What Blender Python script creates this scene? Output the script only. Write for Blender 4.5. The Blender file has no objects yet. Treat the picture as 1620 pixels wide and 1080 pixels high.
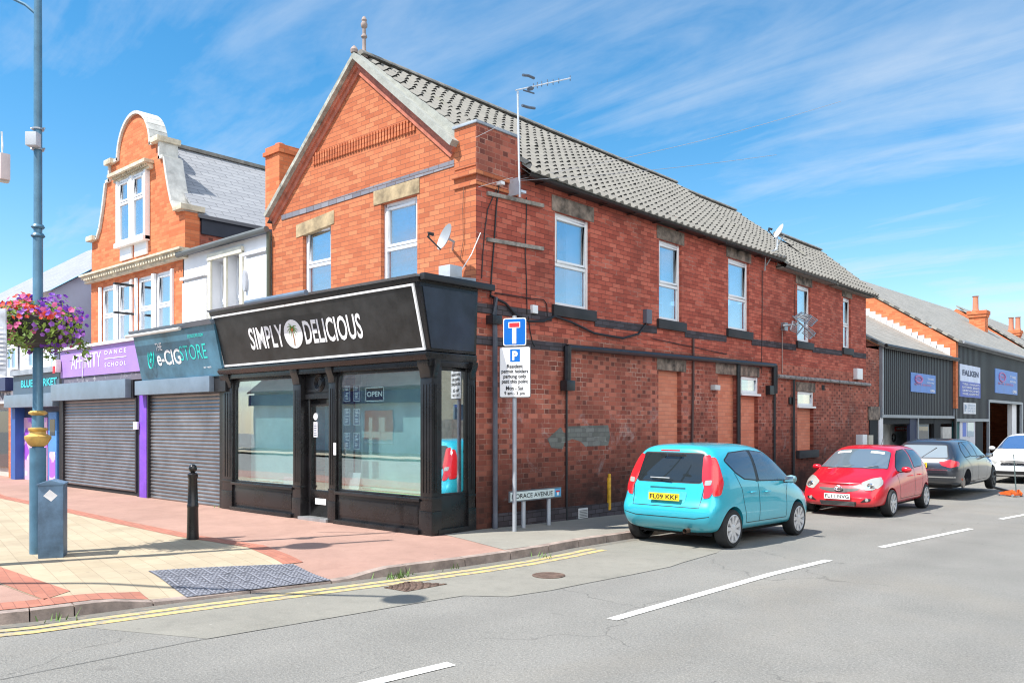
import bpy, bmesh, math, random
from mathutils import Vector, Matrix
from mathutils.bvhtree import BVHTree
R = math.radians
rnd = random.Random(7)
SC = bpy.context.scene
COL = SC.collection
# ---------------------------------------------------------------- camera
EYE = 1.65
CX, CY = 8.95, -9.19
YAW = 41.77
FW = (-math.sin(R(YAW)), math.cos(R(YAW)))
RT = (math.cos(R(YAW)), math.sin(R(YAW)))
FPX, HZ = 1321.0, 668.0
cd = bpy.data.cameras.new("camera"); cam = bpy.data.objects.new("camera", cd); COL.objects.link(cam)
cam.location = (CX, CY, EYE); cam.rotation_euler = (R(90), 0, R(YAW))
cd.sensor_width = 36; cd.lens = 36 * FPX / 1620; cd.shift_y = (HZ - 540) / 1620
cd.clip_start = .1; cd.clip_end = 2000
SC.camera = cam
SC.render.engine = 'CYCLES'; SC.cycles.filter_width = 1.15
# ---------------------------------------------------------------- light
SUN_EL = 57.0
sdir = Vector((.38, .925, 0)).normalized() * math.cos(R(SUN_EL)) + Vector((0, 0, -math.sin(R(SUN_EL))))
sd = bpy.data.lights.new("sun", 'SUN'); sun = bpy.data.objects.new("sun", sd); COL.objects.link(sun)
sd.energy = 4.4; sd.angle = R(.5); sd.color = (1, .955, .88)
sun.rotation_euler = (-sdir).to_track_quat('Z', 'Y').to_euler(); sun.location = (-20, -30, 40)
SC.view_settings.view_transform = 'Standard'; SC.view_settings.look = 'None'
SC.view_settings.gamma = 1; SC.view_settings.use_curve_mapping = False
SC.view_settings.exposure = .84
w = bpy.data.worlds.new("World"); SC.world = w; w.use_nodes = True
nt = w.node_tree; N = nt.nodes; L = nt.links
N.clear()
out = N.new('ShaderNodeOutputWorld'); bg = N.new('ShaderNodeBackground'); L.new(bg.outputs[0], out.inputs[0])
sky = N.new('ShaderNodeTexSky'); sky.sky_type = 'NISHITA'; sky.sun_disc = False
sky.sun_elevation = R(SUN_EL); sky.sun_rotation = math.atan2(-sdir.x, -sdir.y)
sky.air_density = 1.0; sky.dust_density = .3; sky.ozone_density = 2.2
bg.inputs[1].default_value = .15
# thin high cloud: real directions on the sky, white over the blue
tc = N.new('ShaderNodeTexCoord')
sep = N.new('ShaderNodeSeparateXYZ'); L.new(tc.outputs['Generated'], sep.inputs[0])
def wm(op, a, b=None, clamp=False):
    n = N.new('ShaderNodeMath'); n.operation = op; n.use_clamp = clamp
    for i, v in enumerate((a, b)):
        if v is None: continue
        if isinstance(v, (int, float)): n.inputs[i].default_value = v
        else: L.new(v, n.inputs[i])
    return n.outputs[0]
zz = wm('MAXIMUM', sep.outputs[2], .03)
zz = wm('ADD', zz, .12)
px_ = wm('DIVIDE', sep.outputs[0], zz); py_ = wm('DIVIDE', sep.outputs[1], zz)
cmb = N.new('ShaderNodeCombineXYZ'); L.new(px_, cmb.inputs[0]); L.new(py_, cmb.inputs[1])
def wnoise(rotz, sx, sy, scale, det, dist, off):
    mp = N.new('ShaderNodeMapping'); mp.inputs['Rotation'].default_value = (0, 0, R(rotz)); mp.inputs['Scale'].default_value = (sx, sy, 1)
    mp.inputs['Location'].default_value = off
    L.new(cmb.outputs[0], mp.inputs[0])
    n = N.new('ShaderNodeTexNoise'); n.inputs['Scale'].default_value = scale; n.inputs['Detail'].default_value = det
    n.inputs['Roughness'].default_value = .6; n.inputs['Distortion'].default_value = dist
    L.new(mp.outputs[0], n.inputs['Vector']); return n.outputs[0]
n1 = wnoise(35, .75, 1.25, .75, 10, .35, (3.4, 2.3, 0)); n2 = wnoise(25, .5, 2.0, 1.6, 11, .9, (7, 2, 0))
cl = wm('ADD', wm('MULTIPLY', n1, .72), wm('MULTIPLY', n2, .4))
cl = wm('MULTIPLY', wm('SUBTRACT', cl, .515), 4.4, True)
hz = wm('SUBTRACT', 1.0, wm('MULTIPLY', sep.outputs[2], 2.6), True)       # more cloud low down
cl = wm('MULTIPLY', cl, wm('ADD', wm('MULTIPLY', hz, .40), .56), True)
vein = wm('MULTIPLY', wm('POWER', hz, 2.2), .35)
cl = wm('MAXIMUM', cl, vein)
sat = N.new('ShaderNodeHueSaturation'); sat.inputs['Hue'].default_value = .490; sat.inputs['Saturation'].default_value = 1.36; sat.inputs['Value'].default_value = .78
L.new(sky.outputs[0], sat.inputs['Color'])
mx = N.new('ShaderNodeMix'); mx.data_type = 'RGBA'; L.new(cl, mx.inputs[0]); L.new(sat.outputs[0], mx.inputs[6])
mx.inputs[7].default_value = (3.1, 3.4, 3.75, 1)
# a bank of unseen bright cloud, added behind the viewer to fill the shaded wall
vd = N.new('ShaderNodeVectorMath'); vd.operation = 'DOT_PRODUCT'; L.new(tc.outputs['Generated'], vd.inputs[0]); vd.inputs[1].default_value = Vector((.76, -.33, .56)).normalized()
fill_bank = wm('MULTIPLY', wm('SUBTRACT', wm('ADD', vd.outputs['Value'], wm('MULTIPLY', wm('SUBTRACT', n1, .5), .5)), .76), 6.0, True)
mx2 = N.new('ShaderNodeMix'); mx2.data_type = 'RGBA'; L.new(fill_bank, mx2.inputs[0]); L.new(mx.outputs[2], mx2.inputs[6]); mx2.inputs[7].default_value = (9.3, 9.1, 8.9, 1)
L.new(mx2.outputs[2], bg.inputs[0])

# ---------------------------------------------------------------- pixel to world helpers
def ray(px, py):
    t = (px - 810) / FPX
    return FW[0] + RT[0] * t, FW[1] + RT[1] * t, (HZ - py) / FPX
def gp(px, py, z=0.0):
    a, b, c = ray(px, py); s = (z - EYE) / c
    return (CX + a * s, CY + b * s)
def S(px, py, x=0.0):
    a, b, c = ray(px, py); s = (x - CX) / a
    return (CY + b * s, EYE + c * s)          # (y, z)
def F(px, py, y=0.0):
    a, b, c = ray(px, py); s = (y - CY) / b
    return (CX + a * s, EYE + c * s)          # (x, z)
def sm(t):
    t = max(0, min(1, t)); return t * t * (3 - 2 * t)
def gslope(y): return -.02 * max(0, min(8, y))
def dip(x, y): return -.075 * sm((x + .1) / 1.3) * sm((y + 6.0) / .6) * sm((-3.0 - y) / .6)
def zp(x, y): return gslope(y) + dip(x, y)
def zr(x, y): return gslope(y) - .10

# ---------------------------------------------------------------- materials
def new_mat(name):
    m = bpy.data.materials.new(name); m.use_nodes = True
    nt = m.node_tree; b = nt.nodes['Principled BSDF']; return m, nt, b
class NT:
    def __init__(s, nt): s.nt = nt
    def n(s, t, **kw):
        x = s.nt.nodes.new(t)
        for k, v in kw.items(): setattr(x, k, v)
        return x
    def l(s, a, b): s.nt.links.new(a, b)
    def m(s, op, a, b=None, c=None, clamp=False):
        x = s.n('ShaderNodeMath', operation=op, use_clamp=clamp)
        for i, v in enumerate((a, b, c)):
            if v is None: continue
            if isinstance(v, (int, float)): x.inputs[i].default_value = v
            else: s.l(v, x.inputs[i])
        return x.outputs[0]
    def mix(s, f, a, b, blend='MIX'):
        x = s.n('ShaderNodeMix', data_type='RGBA', blend_type=blend)
        for i, v in ((0, f), (6, a), (7, b)):
            if isinstance(v, (int, float)): x.inputs[i].default_value = v
            elif isinstance(v, tuple): x.inputs[i].default_value = v if len(v) == 4 else v + (1,)
            else: s.l(v, x.inputs[i])
        return x.outputs[2]
    def noise(s, vec, scale, det=4, rough=.6, dist=0):
        x = s.n('ShaderNodeTexNoise'); x.inputs['Scale'].default_value = scale; x.inputs['Detail'].default_value = det
        x.inputs['Roughness'].default_value = rough; x.inputs['Distortion'].default_value = dist
        if vec is not None: s.l(vec, x.inputs['Vector'])
        return x.outputs[0]
    def ramp(s, f, stops, interp='LINEAR'):
        x = s.n('ShaderNodeValToRGB'); cr = x.color_ramp; cr.interpolation = interp
        while len(cr.elements) < len(stops): cr.elements.new(.5)
        for e, (p, c) in zip(cr.elements, stops):
            e.position = p; e.color = c if len(c) == 4 else tuple(c) + (1,)
        s.l(f, x.inputs[0]); return x.outputs[0]
    def bump(s, h, strength, dist, nrm_to):
        x = s.n('ShaderNodeBump'); x.inputs['Strength'].default_value = strength; x.inputs['Distance'].default_value = dist
        s.l(h, x.inputs['Height']); s.l(x.outputs[0], nrm_to); return x
MATS = {}
def pm(name, col, rough=.6, metal=0, var=.12, vs=2.5, bump=0, bs=40, coat=0, spec=None, fine=0):
    """plain paint / stone / metal with a little wear in it"""
    if name in MATS: return MATS[name]
    m, nt, b = new_mat(name); g = NT(nt)
    tc = g.n('ShaderNodeTexCoord').outputs['Object']
    n = g.noise(tc, vs, 6, .65)
    lo = tuple(c * (1 - var * 1.6) for c in col); hi = tuple(min(1, c * (1 + var)) for c in col)
    c = g.ramp(n, [(.3, lo), (.7, hi)])
    if fine:
        n2 = g.noise(tc, bs, 3, .7); c = g.mix(g.m('MULTIPLY', n2, fine), c, tuple(x * .35 for x in col))
    g.l(c, b.inputs['Base Color'])
    r = g.m('ADD', g.m('MULTIPLY', n, .25), rough - .12, clamp=True); g.l(r, b.inputs['Roughness'])
    b.inputs['Metallic'].default_value = metal; b.inputs['Coat Weight'].default_value = coat
    b.inputs['Coat Roughness'].default_value = .03
    if spec is not None: b.inputs['Specular IOR Level'].default_value = spec
    if bump: g.bump(g.noise(tc, bs, 4, .7), bump, .01, b.inputs['Normal'])
    MATS[name] = m; return m
def uvs(g): return g.n('ShaderNodeUVMap', uv_map='UVMap').outputs[0]
def brick(name, stretch, head, mortar, course=.0815, bl=.235, flemish=False, grime=.35, mj=.011, base=None, white=0, mortar_hi=None, soot=0):
    m, nt, b = new_mat(name); g = NT(nt)
    uv = uvs(g); s = g.n('ShaderNodeSeparateXYZ'); g.l(uv, s.inputs[0]); u, v = s.outputs[0], s.outputs[1]
    P = bl * 1.5 if flemish else bl
    rv = g.m('DIVIDE', v, course); row = g.m('FLOOR', rv); fv = g.m('SUBTRACT', rv, row)
    sh = g.m('MULTIPLY', g.m('MODULO', g.m('ABSOLUTE', row), 2), .5)
    ru = g.m('ADD', g.m('DIVIDE', u, P), sh); colu = g.m('FLOOR', ru); fu = g.m('SUBTRACT', ru, colu)
    jv = mj / course; ju = mj / P
    e1 = g.m('LESS_THAN', fv, jv); e2 = g.m('LESS_THAN', fu, ju); mort = g.m('MAXIMUM', e1, e2)
    ids = g.n('ShaderNodeCombineXYZ'); g.l(row, ids.inputs[1])
    if flemish:
        ish = g.m('GREATER_THAN', fu, .665)
        e3 = g.m('MULTIPLY', ish, g.m('LESS_THAN', fu, .665 + ju)); mort = g.m('MAXIMUM', mort, e3)
        g.l(g.m('ADD', colu, g.m('MULTIPLY', ish, .5)), ids.inputs[0])
    else: g.l(colu, ids.inputs[0])
    wn = g.n('ShaderNodeTexWhiteNoise', noise_dimensions='2D'); g.l(ids.outputs[0], wn.inputs['Vector'])
    r = wn.outputs['Value']
    c = g.ramp(r, stretch, 'LINEAR')
    if flemish: c = g.mix(ish, c, g.ramp(r, head, 'LINEAR'))
    # blotches inside a brick and over the wall
    n_f = g.noise(uv, 55, 4, .7); c = g.mix(g.m('MULTIPLY', n_f, .35), c, g.mix(.5, c, (.1, .03, .02)))
    n_b = g.noise(uv, .8, 8, .68, .6)
    gr = g.m('MULTIPLY', g.m('SUBTRACT', n_b, .45), 4, clamp=True)
    c = g.mix(g.m('MULTIPLY', gr, grime), c, g.mix(.8, c, (.06, .035, .03)))
    mn = g.noise(uv, 2.1, 5, .6)
    mc = g.mix(g.m('MULTIPLY', g.m('SUBTRACT', mn, .52), 9, clamp=True), mortar, mortar_hi or mortar)
    c = g.mix(mort, c, mc)
    if white:
        wn2 = g.noise(uv, 1.7, 8, .7, .6); wmk = g.m('MULTIPLY', g.m('SUBTRACT', wn2, .565), 7, clamp=True)
        mp = g.n('ShaderNodeMapRange'); mp.inputs[1].default_value = 2.4; mp.inputs[2].default_value = .6; g.l(v, mp.inputs[0])
        c = g.mix(g.m('MULTIPLY', g.m('MULTIPLY', wmk, mp.outputs[0]), white), c, (.62, .56, .55))
    if soot:   # old smoke staining towards the foot of the wall: dirt of its own
        mp = g.n('ShaderNodeMapRange'); mp.inputs[1].default_value = 1.7; mp.inputs[2].default_value = .35; g.l(v, mp.inputs[0])
        dn = g.noise(uv, 1.1, 6, .65)
        c = g.mix(g.m('MULTIPLY', g.m('MULTIPLY', mp.outputs[0], g.m('ADD', dn, .42, clamp=True)), soot), c, (.035, .018, .015))
    g.l(c, b.inputs['Base Color']); b.inputs['Roughness'].default_value = .85; b.inputs['Specular IOR Level'].default_value = .25
    h = g.m('SUBTRACT', g.m('MULTIPLY', n_f, .3), mort); g.bump(h, .6, .008, b.inputs['Normal'])
    MATS[name] = m; return m
def strips(name, colA, colB, axis, period, duty, rough=.5, metal=0, bumpd=.01, var=.1):
    """ribbed sheet; only used where the ribs are too fine to model"""
    m, nt, b = new_mat(name); g = NT(nt); uv = uvs(g); s = g.n('ShaderNodeSeparateXYZ'); g.l(uv, s.inputs[0])
    f = g.m('FRACT', g.m('DIVIDE', s.outputs[axis], period))
    k = g.m('LESS_THAN', f, duty); c = g.mix(k, colA, colB)
    n = g.noise(uv, 1.5, 5); c = g.mix(g.m('MULTIPLY', n, var * 2), c, tuple(x * .5 for x in colA))
    g.l(c, b.inputs['Base Color']); b.inputs['Roughness'].default_value = rough; b.inputs['Metallic'].default_value = metal
    g.bump(g.m('PINGPONG', g.m('DIVIDE', s.outputs[axis], period), .5), .8, bumpd, b.inputs['Normal'])
    MATS[name] = m; return m
def slate(name, c1, c2, rw=.3, rh=.2, line=(.02, .02, .022), moss=0):
    m, nt, b = new_mat(name); g = NT(nt); uv = uvs(g)
    t = g.n('ShaderNodeTexBrick'); t.inputs['Scale'].default_value = 1; t.inputs['Brick Width'].default_value = rw; t.inputs['Row Height'].default_value = rh
    t.inputs['Mortar Size'].default_value = .009; t.inputs['Mortar Smooth'].default_value = .1; t.inputs['Bias'].default_value = 0
    t.inputs['Color1'].default_value = c1 + (1,); t.inputs['Color2'].default_value = c2 + (1,); t.inputs['Mortar'].default_value = line + (1,)
    g.l(uv, t.inputs['Vector'])
    c = t.outputs['Color']; n = g.noise(uv, 3, 7, .7)
    c = g.mix(g.m('MULTIPLY', n, .35), c, tuple(x * .45 for x in c1))
    if moss: c = g.mix(g.m('MULTIPLY', g.m('SUBTRACT', g.noise(uv, 1.2, 8, .75), .55), 5, clamp=True), c, (.33, .3, .24))
    g.l(c, b.inputs['Base Color']); b.inputs['Roughness'].default_value = .6
    s = g.n('ShaderNodeSeparateXYZ'); g.l(uv, s.inputs[0])
    saw = g.m('FRACT', g.m('DIVIDE', s.outputs[1], rh))
    g.bump(g.m('ADD', g.m('MULTIPLY', saw, -1), g.m('MULTIPLY', n, .4)), .7, .02, b.inputs['Normal'])
    MATS[name] = m; return m
def glassy(name, base, metal=.55, rough=.02, wave=.0, spec=.8):
    m, nt, b = new_mat(name); g = NT(nt)
    b.inputs['Base Color'].default_value = base + (1,); b.inputs['Metallic'].default_value = metal; b.inputs['Roughness'].default_value = rough
    b.inputs['Specular IOR Level'].default_value = spec
    if wave:
        tc = g.n('ShaderNodeTexCoord').outputs['Object']; g.bump(g.noise(tc, 1.6, 2), wave, .02, b.inputs['Normal'])
    MATS[name] = m; return m
def clear_glass(name, refl=.3, tint=(.85, .95, .95), wave=.05):
    m, nt, b = new_mat(name); g = NT(nt); nt.nodes.remove(b)
    o = nt.nodes['Material Output']
    t = g.n('ShaderNodeBsdfTransparent'); t.inputs[0].default_value = tint + (1,)
    gl = g.n('ShaderNodeBsdfGlossy'); gl.inputs['Roughness'].default_value = .01; gl.inputs[0].default_value = (.95, .97, 1, 1)
    fr = g.n('ShaderNodeLayerWeight')
    f = g.m('ADD', g.m('MULTIPLY', g.m('POWER', fr.outputs['Facing'], 3.5), 1.0), refl, clamp=True)
    mxs = g.n('ShaderNodeMixShader'); g.l(f, mxs.inputs[0]); g.l(t.outputs[0], mxs.inputs[1]); g.l(gl.outputs[0], mxs.inputs[2])
    tc = g.n('ShaderNodeTexCoord').outputs['Object']; g.bump(g.noise(tc, .9, 2), wave, .02, gl.inputs['Normal'])
    g.l(mxs.outputs[0], o.inputs[0]); MATS[name] = m; return m
def car_paint(name, col, metal=.3, rough=.3):
    m, nt, b = new_mat(name); g = NT(nt)
    tc = g.n('ShaderNodeTexCoord').outputs['Object']; n = g.noise(tc, 3, 5, .7)
    s = g.n('ShaderNodeSeparateXYZ'); g.l(tc, s.inputs[0])
    dirt = g.m('MULTIPLY', g.m('SUBTRACT', .5, s.outputs[2], clamp=True), g.m('ADD', n, .2), clamp=True)
    g.l(g.mix(g.m('MULTIPLY', dirt, .9), col, (.22, .2, .17)), b.inputs['Base Color'])
    b.inputs['Metallic'].default_value = metal; b.inputs['Roughness'].default_value = rough
    b.inputs['Coat Weight'].default_value = .9; b.inputs['Coat Roughness'].default_value = .03
    MATS[name] = m; return m

# ---------------------------------------------------------------- mesh builder
class PL:
    """a wall plane: a runs along the wall, d out from it, z up"""
    def __init__(s, kind, off=0.0): s.k = kind; s.o = off
    def P(s, a, d, z): return Vector((s.o + d, a, z)) if s.k == 's' else Vector((a, s.o - d, z))
SW, FWL = PL('s'), PL('f')
class MB:
    def __init__(s): s.b = bmesh.new()
    def v(s, p): return s.b.verts.new(p)
    def face(s, pts):
        try: return s.b.faces.new([s.b.verts.new(p) for p in pts])
        except ValueError: return None
    def hexa(s, p):       # p: 8 points, bottom ring then top ring
        v = [s.b.verts.new(q) for q in p]
        for f in ((3, 2, 1, 0), (4, 5, 6, 7), (0, 1, 5, 4), (1, 2, 6, 5), (2, 3, 7, 6), (3, 0, 4, 7)): s.b.faces.new([v[i] for i in f])
        return s
    def box(s, x0, x1, y0, y1, z0, z1):
        return s.hexa([(x0, y0, z0), (x1, y0, z0), (x1, y1, z0), (x0, y1, z0), (x0, y0, z1), (x1, y0, z1), (x1, y1, z1), (x0, y1, z1)])
    def pb(s, pl, a0, a1, d0, d1, z0, z1, z0b=None, z1b=None):
        """box on a wall plane; z0b, z1b: heights at the a1 end"""
        z0b = z0 if z0b is None else z0b; z1b = z1 if z1b is None else z1b
        return s.hexa([pl.P(a0, d0, z0), pl.P(a1, d0, z0b), pl.P(a1, d1, z0b), pl.P(a0, d1, z0), pl.P(a0, d0, z1), pl.P(a1, d0, z1b), pl.P(a1, d1, z1b), pl.P(a0, d1, z1)])
    def prism(s, pts, vec):
        vec = Vector(vec); a = [s.b.verts.new(p) for p in pts]; c = [s.b.verts.new(Vector(p) + vec) for p in pts]
        s.b.faces.new(a[::-1]); s.b.faces.new(c)
        n = len(a)
        for i in range(n): s.b.faces.new((a[i], a[(i + 1) % n], c[(i + 1) % n], c[i]))
        return s
    def lathe(s, prof, c=(0, 0, 0), seg=20, axis='z', cap=True):
        c = Vector(c); rings = []
        for r, h in prof:
            ring = []
            for k in range(seg):
                a = 2 * math.pi * k / seg
                p = (r * math.cos(a), r * math.sin(a), h)
                if axis == 'y': p = (p[0], p[2], p[1])
                if axis == 'x': p = (p[2], p[0], p[1])
                ring.append(s.b.verts.new(c + Vector(p)))
            rings.append(ring)
        for a, b_ in zip(rings, rings[1:]):
            for k in range(seg): s.b.faces.new((a[k], a[(k + 1) % seg], b_[(k + 1) % seg], b_[k]))
        if cap: s.b.faces.new(rings[0][::-1]); s.b.faces.new(rings[-1])
        return s
    def tube(s, path, r, seg=8, cap=True):
        path = [Vector(p) for p in path]; rings = []
        for i, p in enumerate(path):
            t = (path[min(i + 1, len(path) - 1)] - path[max(i - 1, 0)]).normalized()
            u = t.cross(Vector((0, 0, 1)))
            if u.length < .05: u = t.cross(Vector((0, 1, 0)))
            u.normalize(); w_ = t.cross(u)
            rr = r[i] if isinstance(r, (list, tuple)) else r
            rings.append([s.b.verts.new(p + u * rr * math.cos(2 * math.pi * k / seg) + w_ * rr * math.sin(2 * math.pi * k / seg)) for k in range(seg)])
        for a, b_ in zip(rings, rings[1:]):
            for k in range(seg): s.b.faces.new((a[k], a[(k + 1) % seg], b_[(k + 1) % seg], b_[k]))
        if cap: s.b.faces.new(rings[0][::-1]); s.b.faces.new(rings[-1])
        return s
    def holes(s, pl, a0, a1, z0, z1, holes, reveal=.1, d=0.0):
        """wall face with rectangular openings (a0,a1,z0,z1) and reveals"""
        A = sorted({a0, a1} | {h[0] for h in holes} | {h[1] for h in holes}); Z = sorted({z0, z1} | {h[2] for h in holes} | {h[3] for h in holes})
        for i in range(len(A) - 1):
            for j in range(len(Z) - 1):
                am, zm = (A[i] + A[i + 1]) / 2, (Z[j] + Z[j + 1]) / 2
                if any(h[0] < am < h[1] and h[2] < zm < h[3] for h in holes): continue
                s.face([pl.P(A[i], d, Z[j]), pl.P(A[i + 1], d, Z[j]), pl.P(A[i + 1], d, Z[j + 1]), pl.P(A[i], d, Z[j + 1])])
        for h in holes:
            q = [(h[0], h[2]), (h[1], h[2]), (h[1], h[3]), (h[0], h[3])]
            for k in range(4):
                (p, z), (p2, z2) = q[k], q[(k + 1) % 4]
                s.face([pl.P(p, d, z), pl.P(p2, d, z2), pl.P(p2, d - reveal, z2), pl.P(p, d - reveal, z)])
        return s
    def build(s, name, mat, parent=None, bevel=0, smooth=False, sharp=35, local=False, recalc=True, weld=True):
        b = s.b
        if weld: bmesh.ops.remove_doubles(b, verts=b.verts[:], dist=1e-5)
        if recalc: bmesh.ops.recalc_face_normals(b, faces=b.faces[:])
        if bevel:
            ed = [e for e in b.edges if len(e.link_faces) == 2 and e.calc_face_angle(0) > R(40)]
            bmesh.ops.bevel(b, geom=ed, offset=bevel, segments=2, affect='EDGES', profile=.7, clamp_overlap=True)
        uv = b.loops.layers.uv.new('UVMap'); b.normal_update()
        for f in b.faces:
            n = f.normal; ax = max(range(3), key=lambda i: abs(n[i]))
            f.smooth = smooth or bool(bevel)
            for lp in f.loops:
                c = lp.vert.co
                lp[uv].uv = (c.y, c.z) if ax == 0 else (c.x, c.z) if ax == 1 else (c.x, c.y)
        me = bpy.data.meshes.new(name); b.to_mesh(me); b.free()
        if smooth or bevel:
            try: me.set_sharp_from_angle(angle=R(sharp))
            except Exception: pass
        return link(name, me, mat, parent, local)
def link(name, me, mat, parent=None, local=False):
    o = bpy.data.objects.new(name, me); COL.objects.link(o)
    if mat is not None:
        for m_ in (mat if isinstance(mat, (list, tuple)) else [mat]): me.materials.append(m_)
    if parent is not None:
        o.parent = parent
        if not local and parent.type == 'EMPTY': o.matrix_parent_inverse = Matrix.Translation(-Vector(parent.location))
    return o
def tag(o, label, cat, group=None):
    o['label'] = label; o['category'] = cat
    if group: o['group'] = group
    return o
def thing(name, label, cat, loc=(0, 0, 0), rz=0, group=None):
    o = bpy.data.objects.new(name, None); COL.objects.link(o); o.location = loc; o.rotation_euler = (0, 0, rz); o.empty_display_size = .3
    return tag(o, label, cat, group)
def struct(o): o['kind'] = 'structure'; return o
def text(s, P0, U, V, mat, parent, name='lettering', out=.004, ext=.003, bold=0, local=False, keep=False):
    """letters stretched over the rectangle P0, P0+U, P0+V"""
    cu = bpy.data.curves.new('t', 'FONT'); cu.body = s; cu.size = 1; cu.extrude = 0; cu.offset = bold; cu.resolution_u = 3; cu.align_x = 'LEFT'
    ob = bpy.data.objects.new('t', cu); me = bpy.data.meshes.new_from_object(ob)
    bpy.data.objects.remove(ob)
    xs = [v.co.x for v in me.vertices]; ys = [v.co.y for v in me.vertices]
    x0, x1, y0, y1 = min(xs), max(xs), min(ys), max(ys); P0, U, V = Vector(P0), Vector(U), Vector(V); n = U.cross(V).normalized()
    if keep: U = U.normalized() * V.length / (y1 - y0) * (x1 - x0)
    for v in me.vertices: v.co = P0 + U * ((v.co.x - x0) / (x1 - x0)) + V * ((v.co.y - y0) / (y1 - y0)) + n * out
    me.name = name; me.materials.clear()
    return link(name, me, mat, parent, local)
def flat(name, pts, dz, mat, zf=zp, fine=False, thick=0):
    """ground sheet that follows the ground's shape"""
    b = bmesh.new(); b.faces.new([b.verts.new((p[0], p[1], 0)) for p in pts])
    cuts = [('y', 0), ('y', 8)]
    if fine: cuts += [('x', -.2 + .2 * k) for k in range(11)] + [('y', -6.2 + .2 * k) for k in range(18)]
    for ax, c in cuts:
        bmesh.ops.bisect_plane(b, geom=b.verts[:] + b.edges[:] + b.faces[:], plane_co=(c, c, 0), plane_no=(1, 0, 0) if ax == 'x' else (0, 1, 0))
    for v in b.verts: v.co.z = zf(v.co.x, v.co.y) + dz
    bmesh.ops.recalc_face_normals(b, faces=b.faces[:])
    for f in b.faces:
        if f.normal.z < 0: f.normal_flip()
    uv = b.loops.layers.uv.new('UVMap')
    for f in b.faces:
        for lp in f.loops: lp[uv].uv = (lp.vert.co.x, lp.vert.co.y)
    me = bpy.data.meshes.new(name); b.to_mesh(me); b.free(); return link(name, me, mat)

# palette
B_FRONT = brick('brick_front', [(0, (.44, .125, .056)), (.5, (.53, .165, .074)), (1, (.61, .215, .10))], None, (.27, .10, .06), grime=.12, mj=.009)
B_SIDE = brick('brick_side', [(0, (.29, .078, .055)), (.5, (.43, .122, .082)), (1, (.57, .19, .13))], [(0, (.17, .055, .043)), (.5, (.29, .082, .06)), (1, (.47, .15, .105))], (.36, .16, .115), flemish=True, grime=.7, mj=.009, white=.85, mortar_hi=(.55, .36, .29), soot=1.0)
B_PLAIN = brick('brick_side_upper', [(0, (.34, .074, .05)), (.5, (.48, .112, .075)), (1, (.60, .165, .11))], None, (.15, .05, .04), grime=.45, mj=.009, mortar_hi=(.42, .26, .21))
B_INFILL = brick('brick_infill', [(0, (.64, .22, .135)), (1, (.74, .29, .185))], None, (.44, .21, .16), grime=.15, mj=.007)
B_BLUE = brick('brick_blue', [(0, (.16, .17, .21)), (1, (.27, .28, .32))], None, (.12, .08, .07), course=.1, bl=.235, grime=.2)
B_DARK = brick('brick_band', [(0, (.045, .042, .05)), (1, (.09, .085, .10))], None, (.035, .03, .03), grime=.2)
B_ORANGE = brick('brick_orange', [(0, (.58, .15, .06)), (1, (.76, .25, .11))], None, (.42, .17, .09), grime=.12, mj=.008)
STONE = pm('sandstone', (.42, .32, .19), .85, var=.4, vs=3, bump=.4, bs=60)
STONE_D = pm('sooty_stone', (.21, .165, .135), .85, var=.75, vs=4, bump=.4, bs=60)
BLACKP = pm('black_gloss_paint', (.014, .014, .016), .28, var=.3, vs=3, bump=.15, bs=30, fine=.3)
BLACKM = pm('black_plastic', (.02, .02, .022), .4, var=.2)
WHITE_U = pm('white_upvc', (.82, .83, .85), .35, var=.04)
PANE = glassy('window_pane', (.36, .52, .70), .8, .03, .08)
DARKP = glassy('dark_pane', (.03, .04, .05), .2, .03, .05)
GREYM = pm('galvanised', (.42, .45, .48), .4, .6, var=.15)
TILE = pm('concrete_tile', (.28, .265, .235), .8, var=.2, vs=5, bump=.3, bs=50, fine=.25)
TILE_L = pm('verge_mortar', (.33, .34, .31), .8, var=.15, vs=6, bump=.3)
LEAD = pm('lead_flashing', (.33, .37, .42), .5, .1, var=.2)
WHITE_R = pm('white_render', (.80, .80, .82), .8, var=.06, vs=1.5, bump=.15, bs=25)
BLACK_FLAT = pm('dark_interior', (.012, .012, .014), .8)
SHOPG = clear_glass('shop_glass', .26)
CABLE = pm('cable_rubber', (.012, .012, .014), .5)
# ================================================================ ground
m, nt, b = new_mat('asphalt'); g = NT(nt); uv = uvs(g)
n1 = g.noise(uv, 55, 3, .85); n2 = g.noise(uv, .7, 8, .65, .3); n3 = g.noise(uv, 14, 5, .7)
c = g.ramp(n2, [(.3, (.165, .162, .150)), (.7, (.225, .219, .203))])
n4 = g.noise(uv, 26, 4, .9)
c = g.mix(g.m('MULTIPLY', g.m('SUBTRACT', n1, .46), 3.5, clamp=True), c, (.36, .35, .32))
c = g.mix(g.m('MULTIPLY', g.m('SUBTRACT', n4, .54), 5, clamp=True), c, (.10, .098, .09))
c = g.mix(g.m('MULTIPLY', g.m('SUBTRACT', g.noise(uv, .28, 6, .6, 1.2), .52), 3, clamp=True), c, g.mix(.35, c, (.30, .26, .20)))
c = g.mix(g.m('MULTIPLY', g.m('SUBTRACT', n3, .5), 1.3, clamp=True), c, (.17, .165, .155))
vo = g.n('ShaderNodeTexVoronoi', feature='DISTANCE_TO_EDGE'); vo.inputs['Scale'].default_value = .33
nn = g.n('ShaderNodeTexNoise'); nn.inputs['Scale'].default_value = 2.2; nn.inputs['Detail'].default_value = 6; g.l(uv, nn.inputs['Vector'])
vm = g.n('ShaderNodeVectorMath', operation='MULTIPLY_ADD'); g.l(nn.outputs['Color'], vm.inputs[0]); vm.inputs[1].default_value = (.5, .5, .5); g.l(uv, vm.inputs[2])
g.l(vm.outputs[0], vo.inputs['Vector'])
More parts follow.
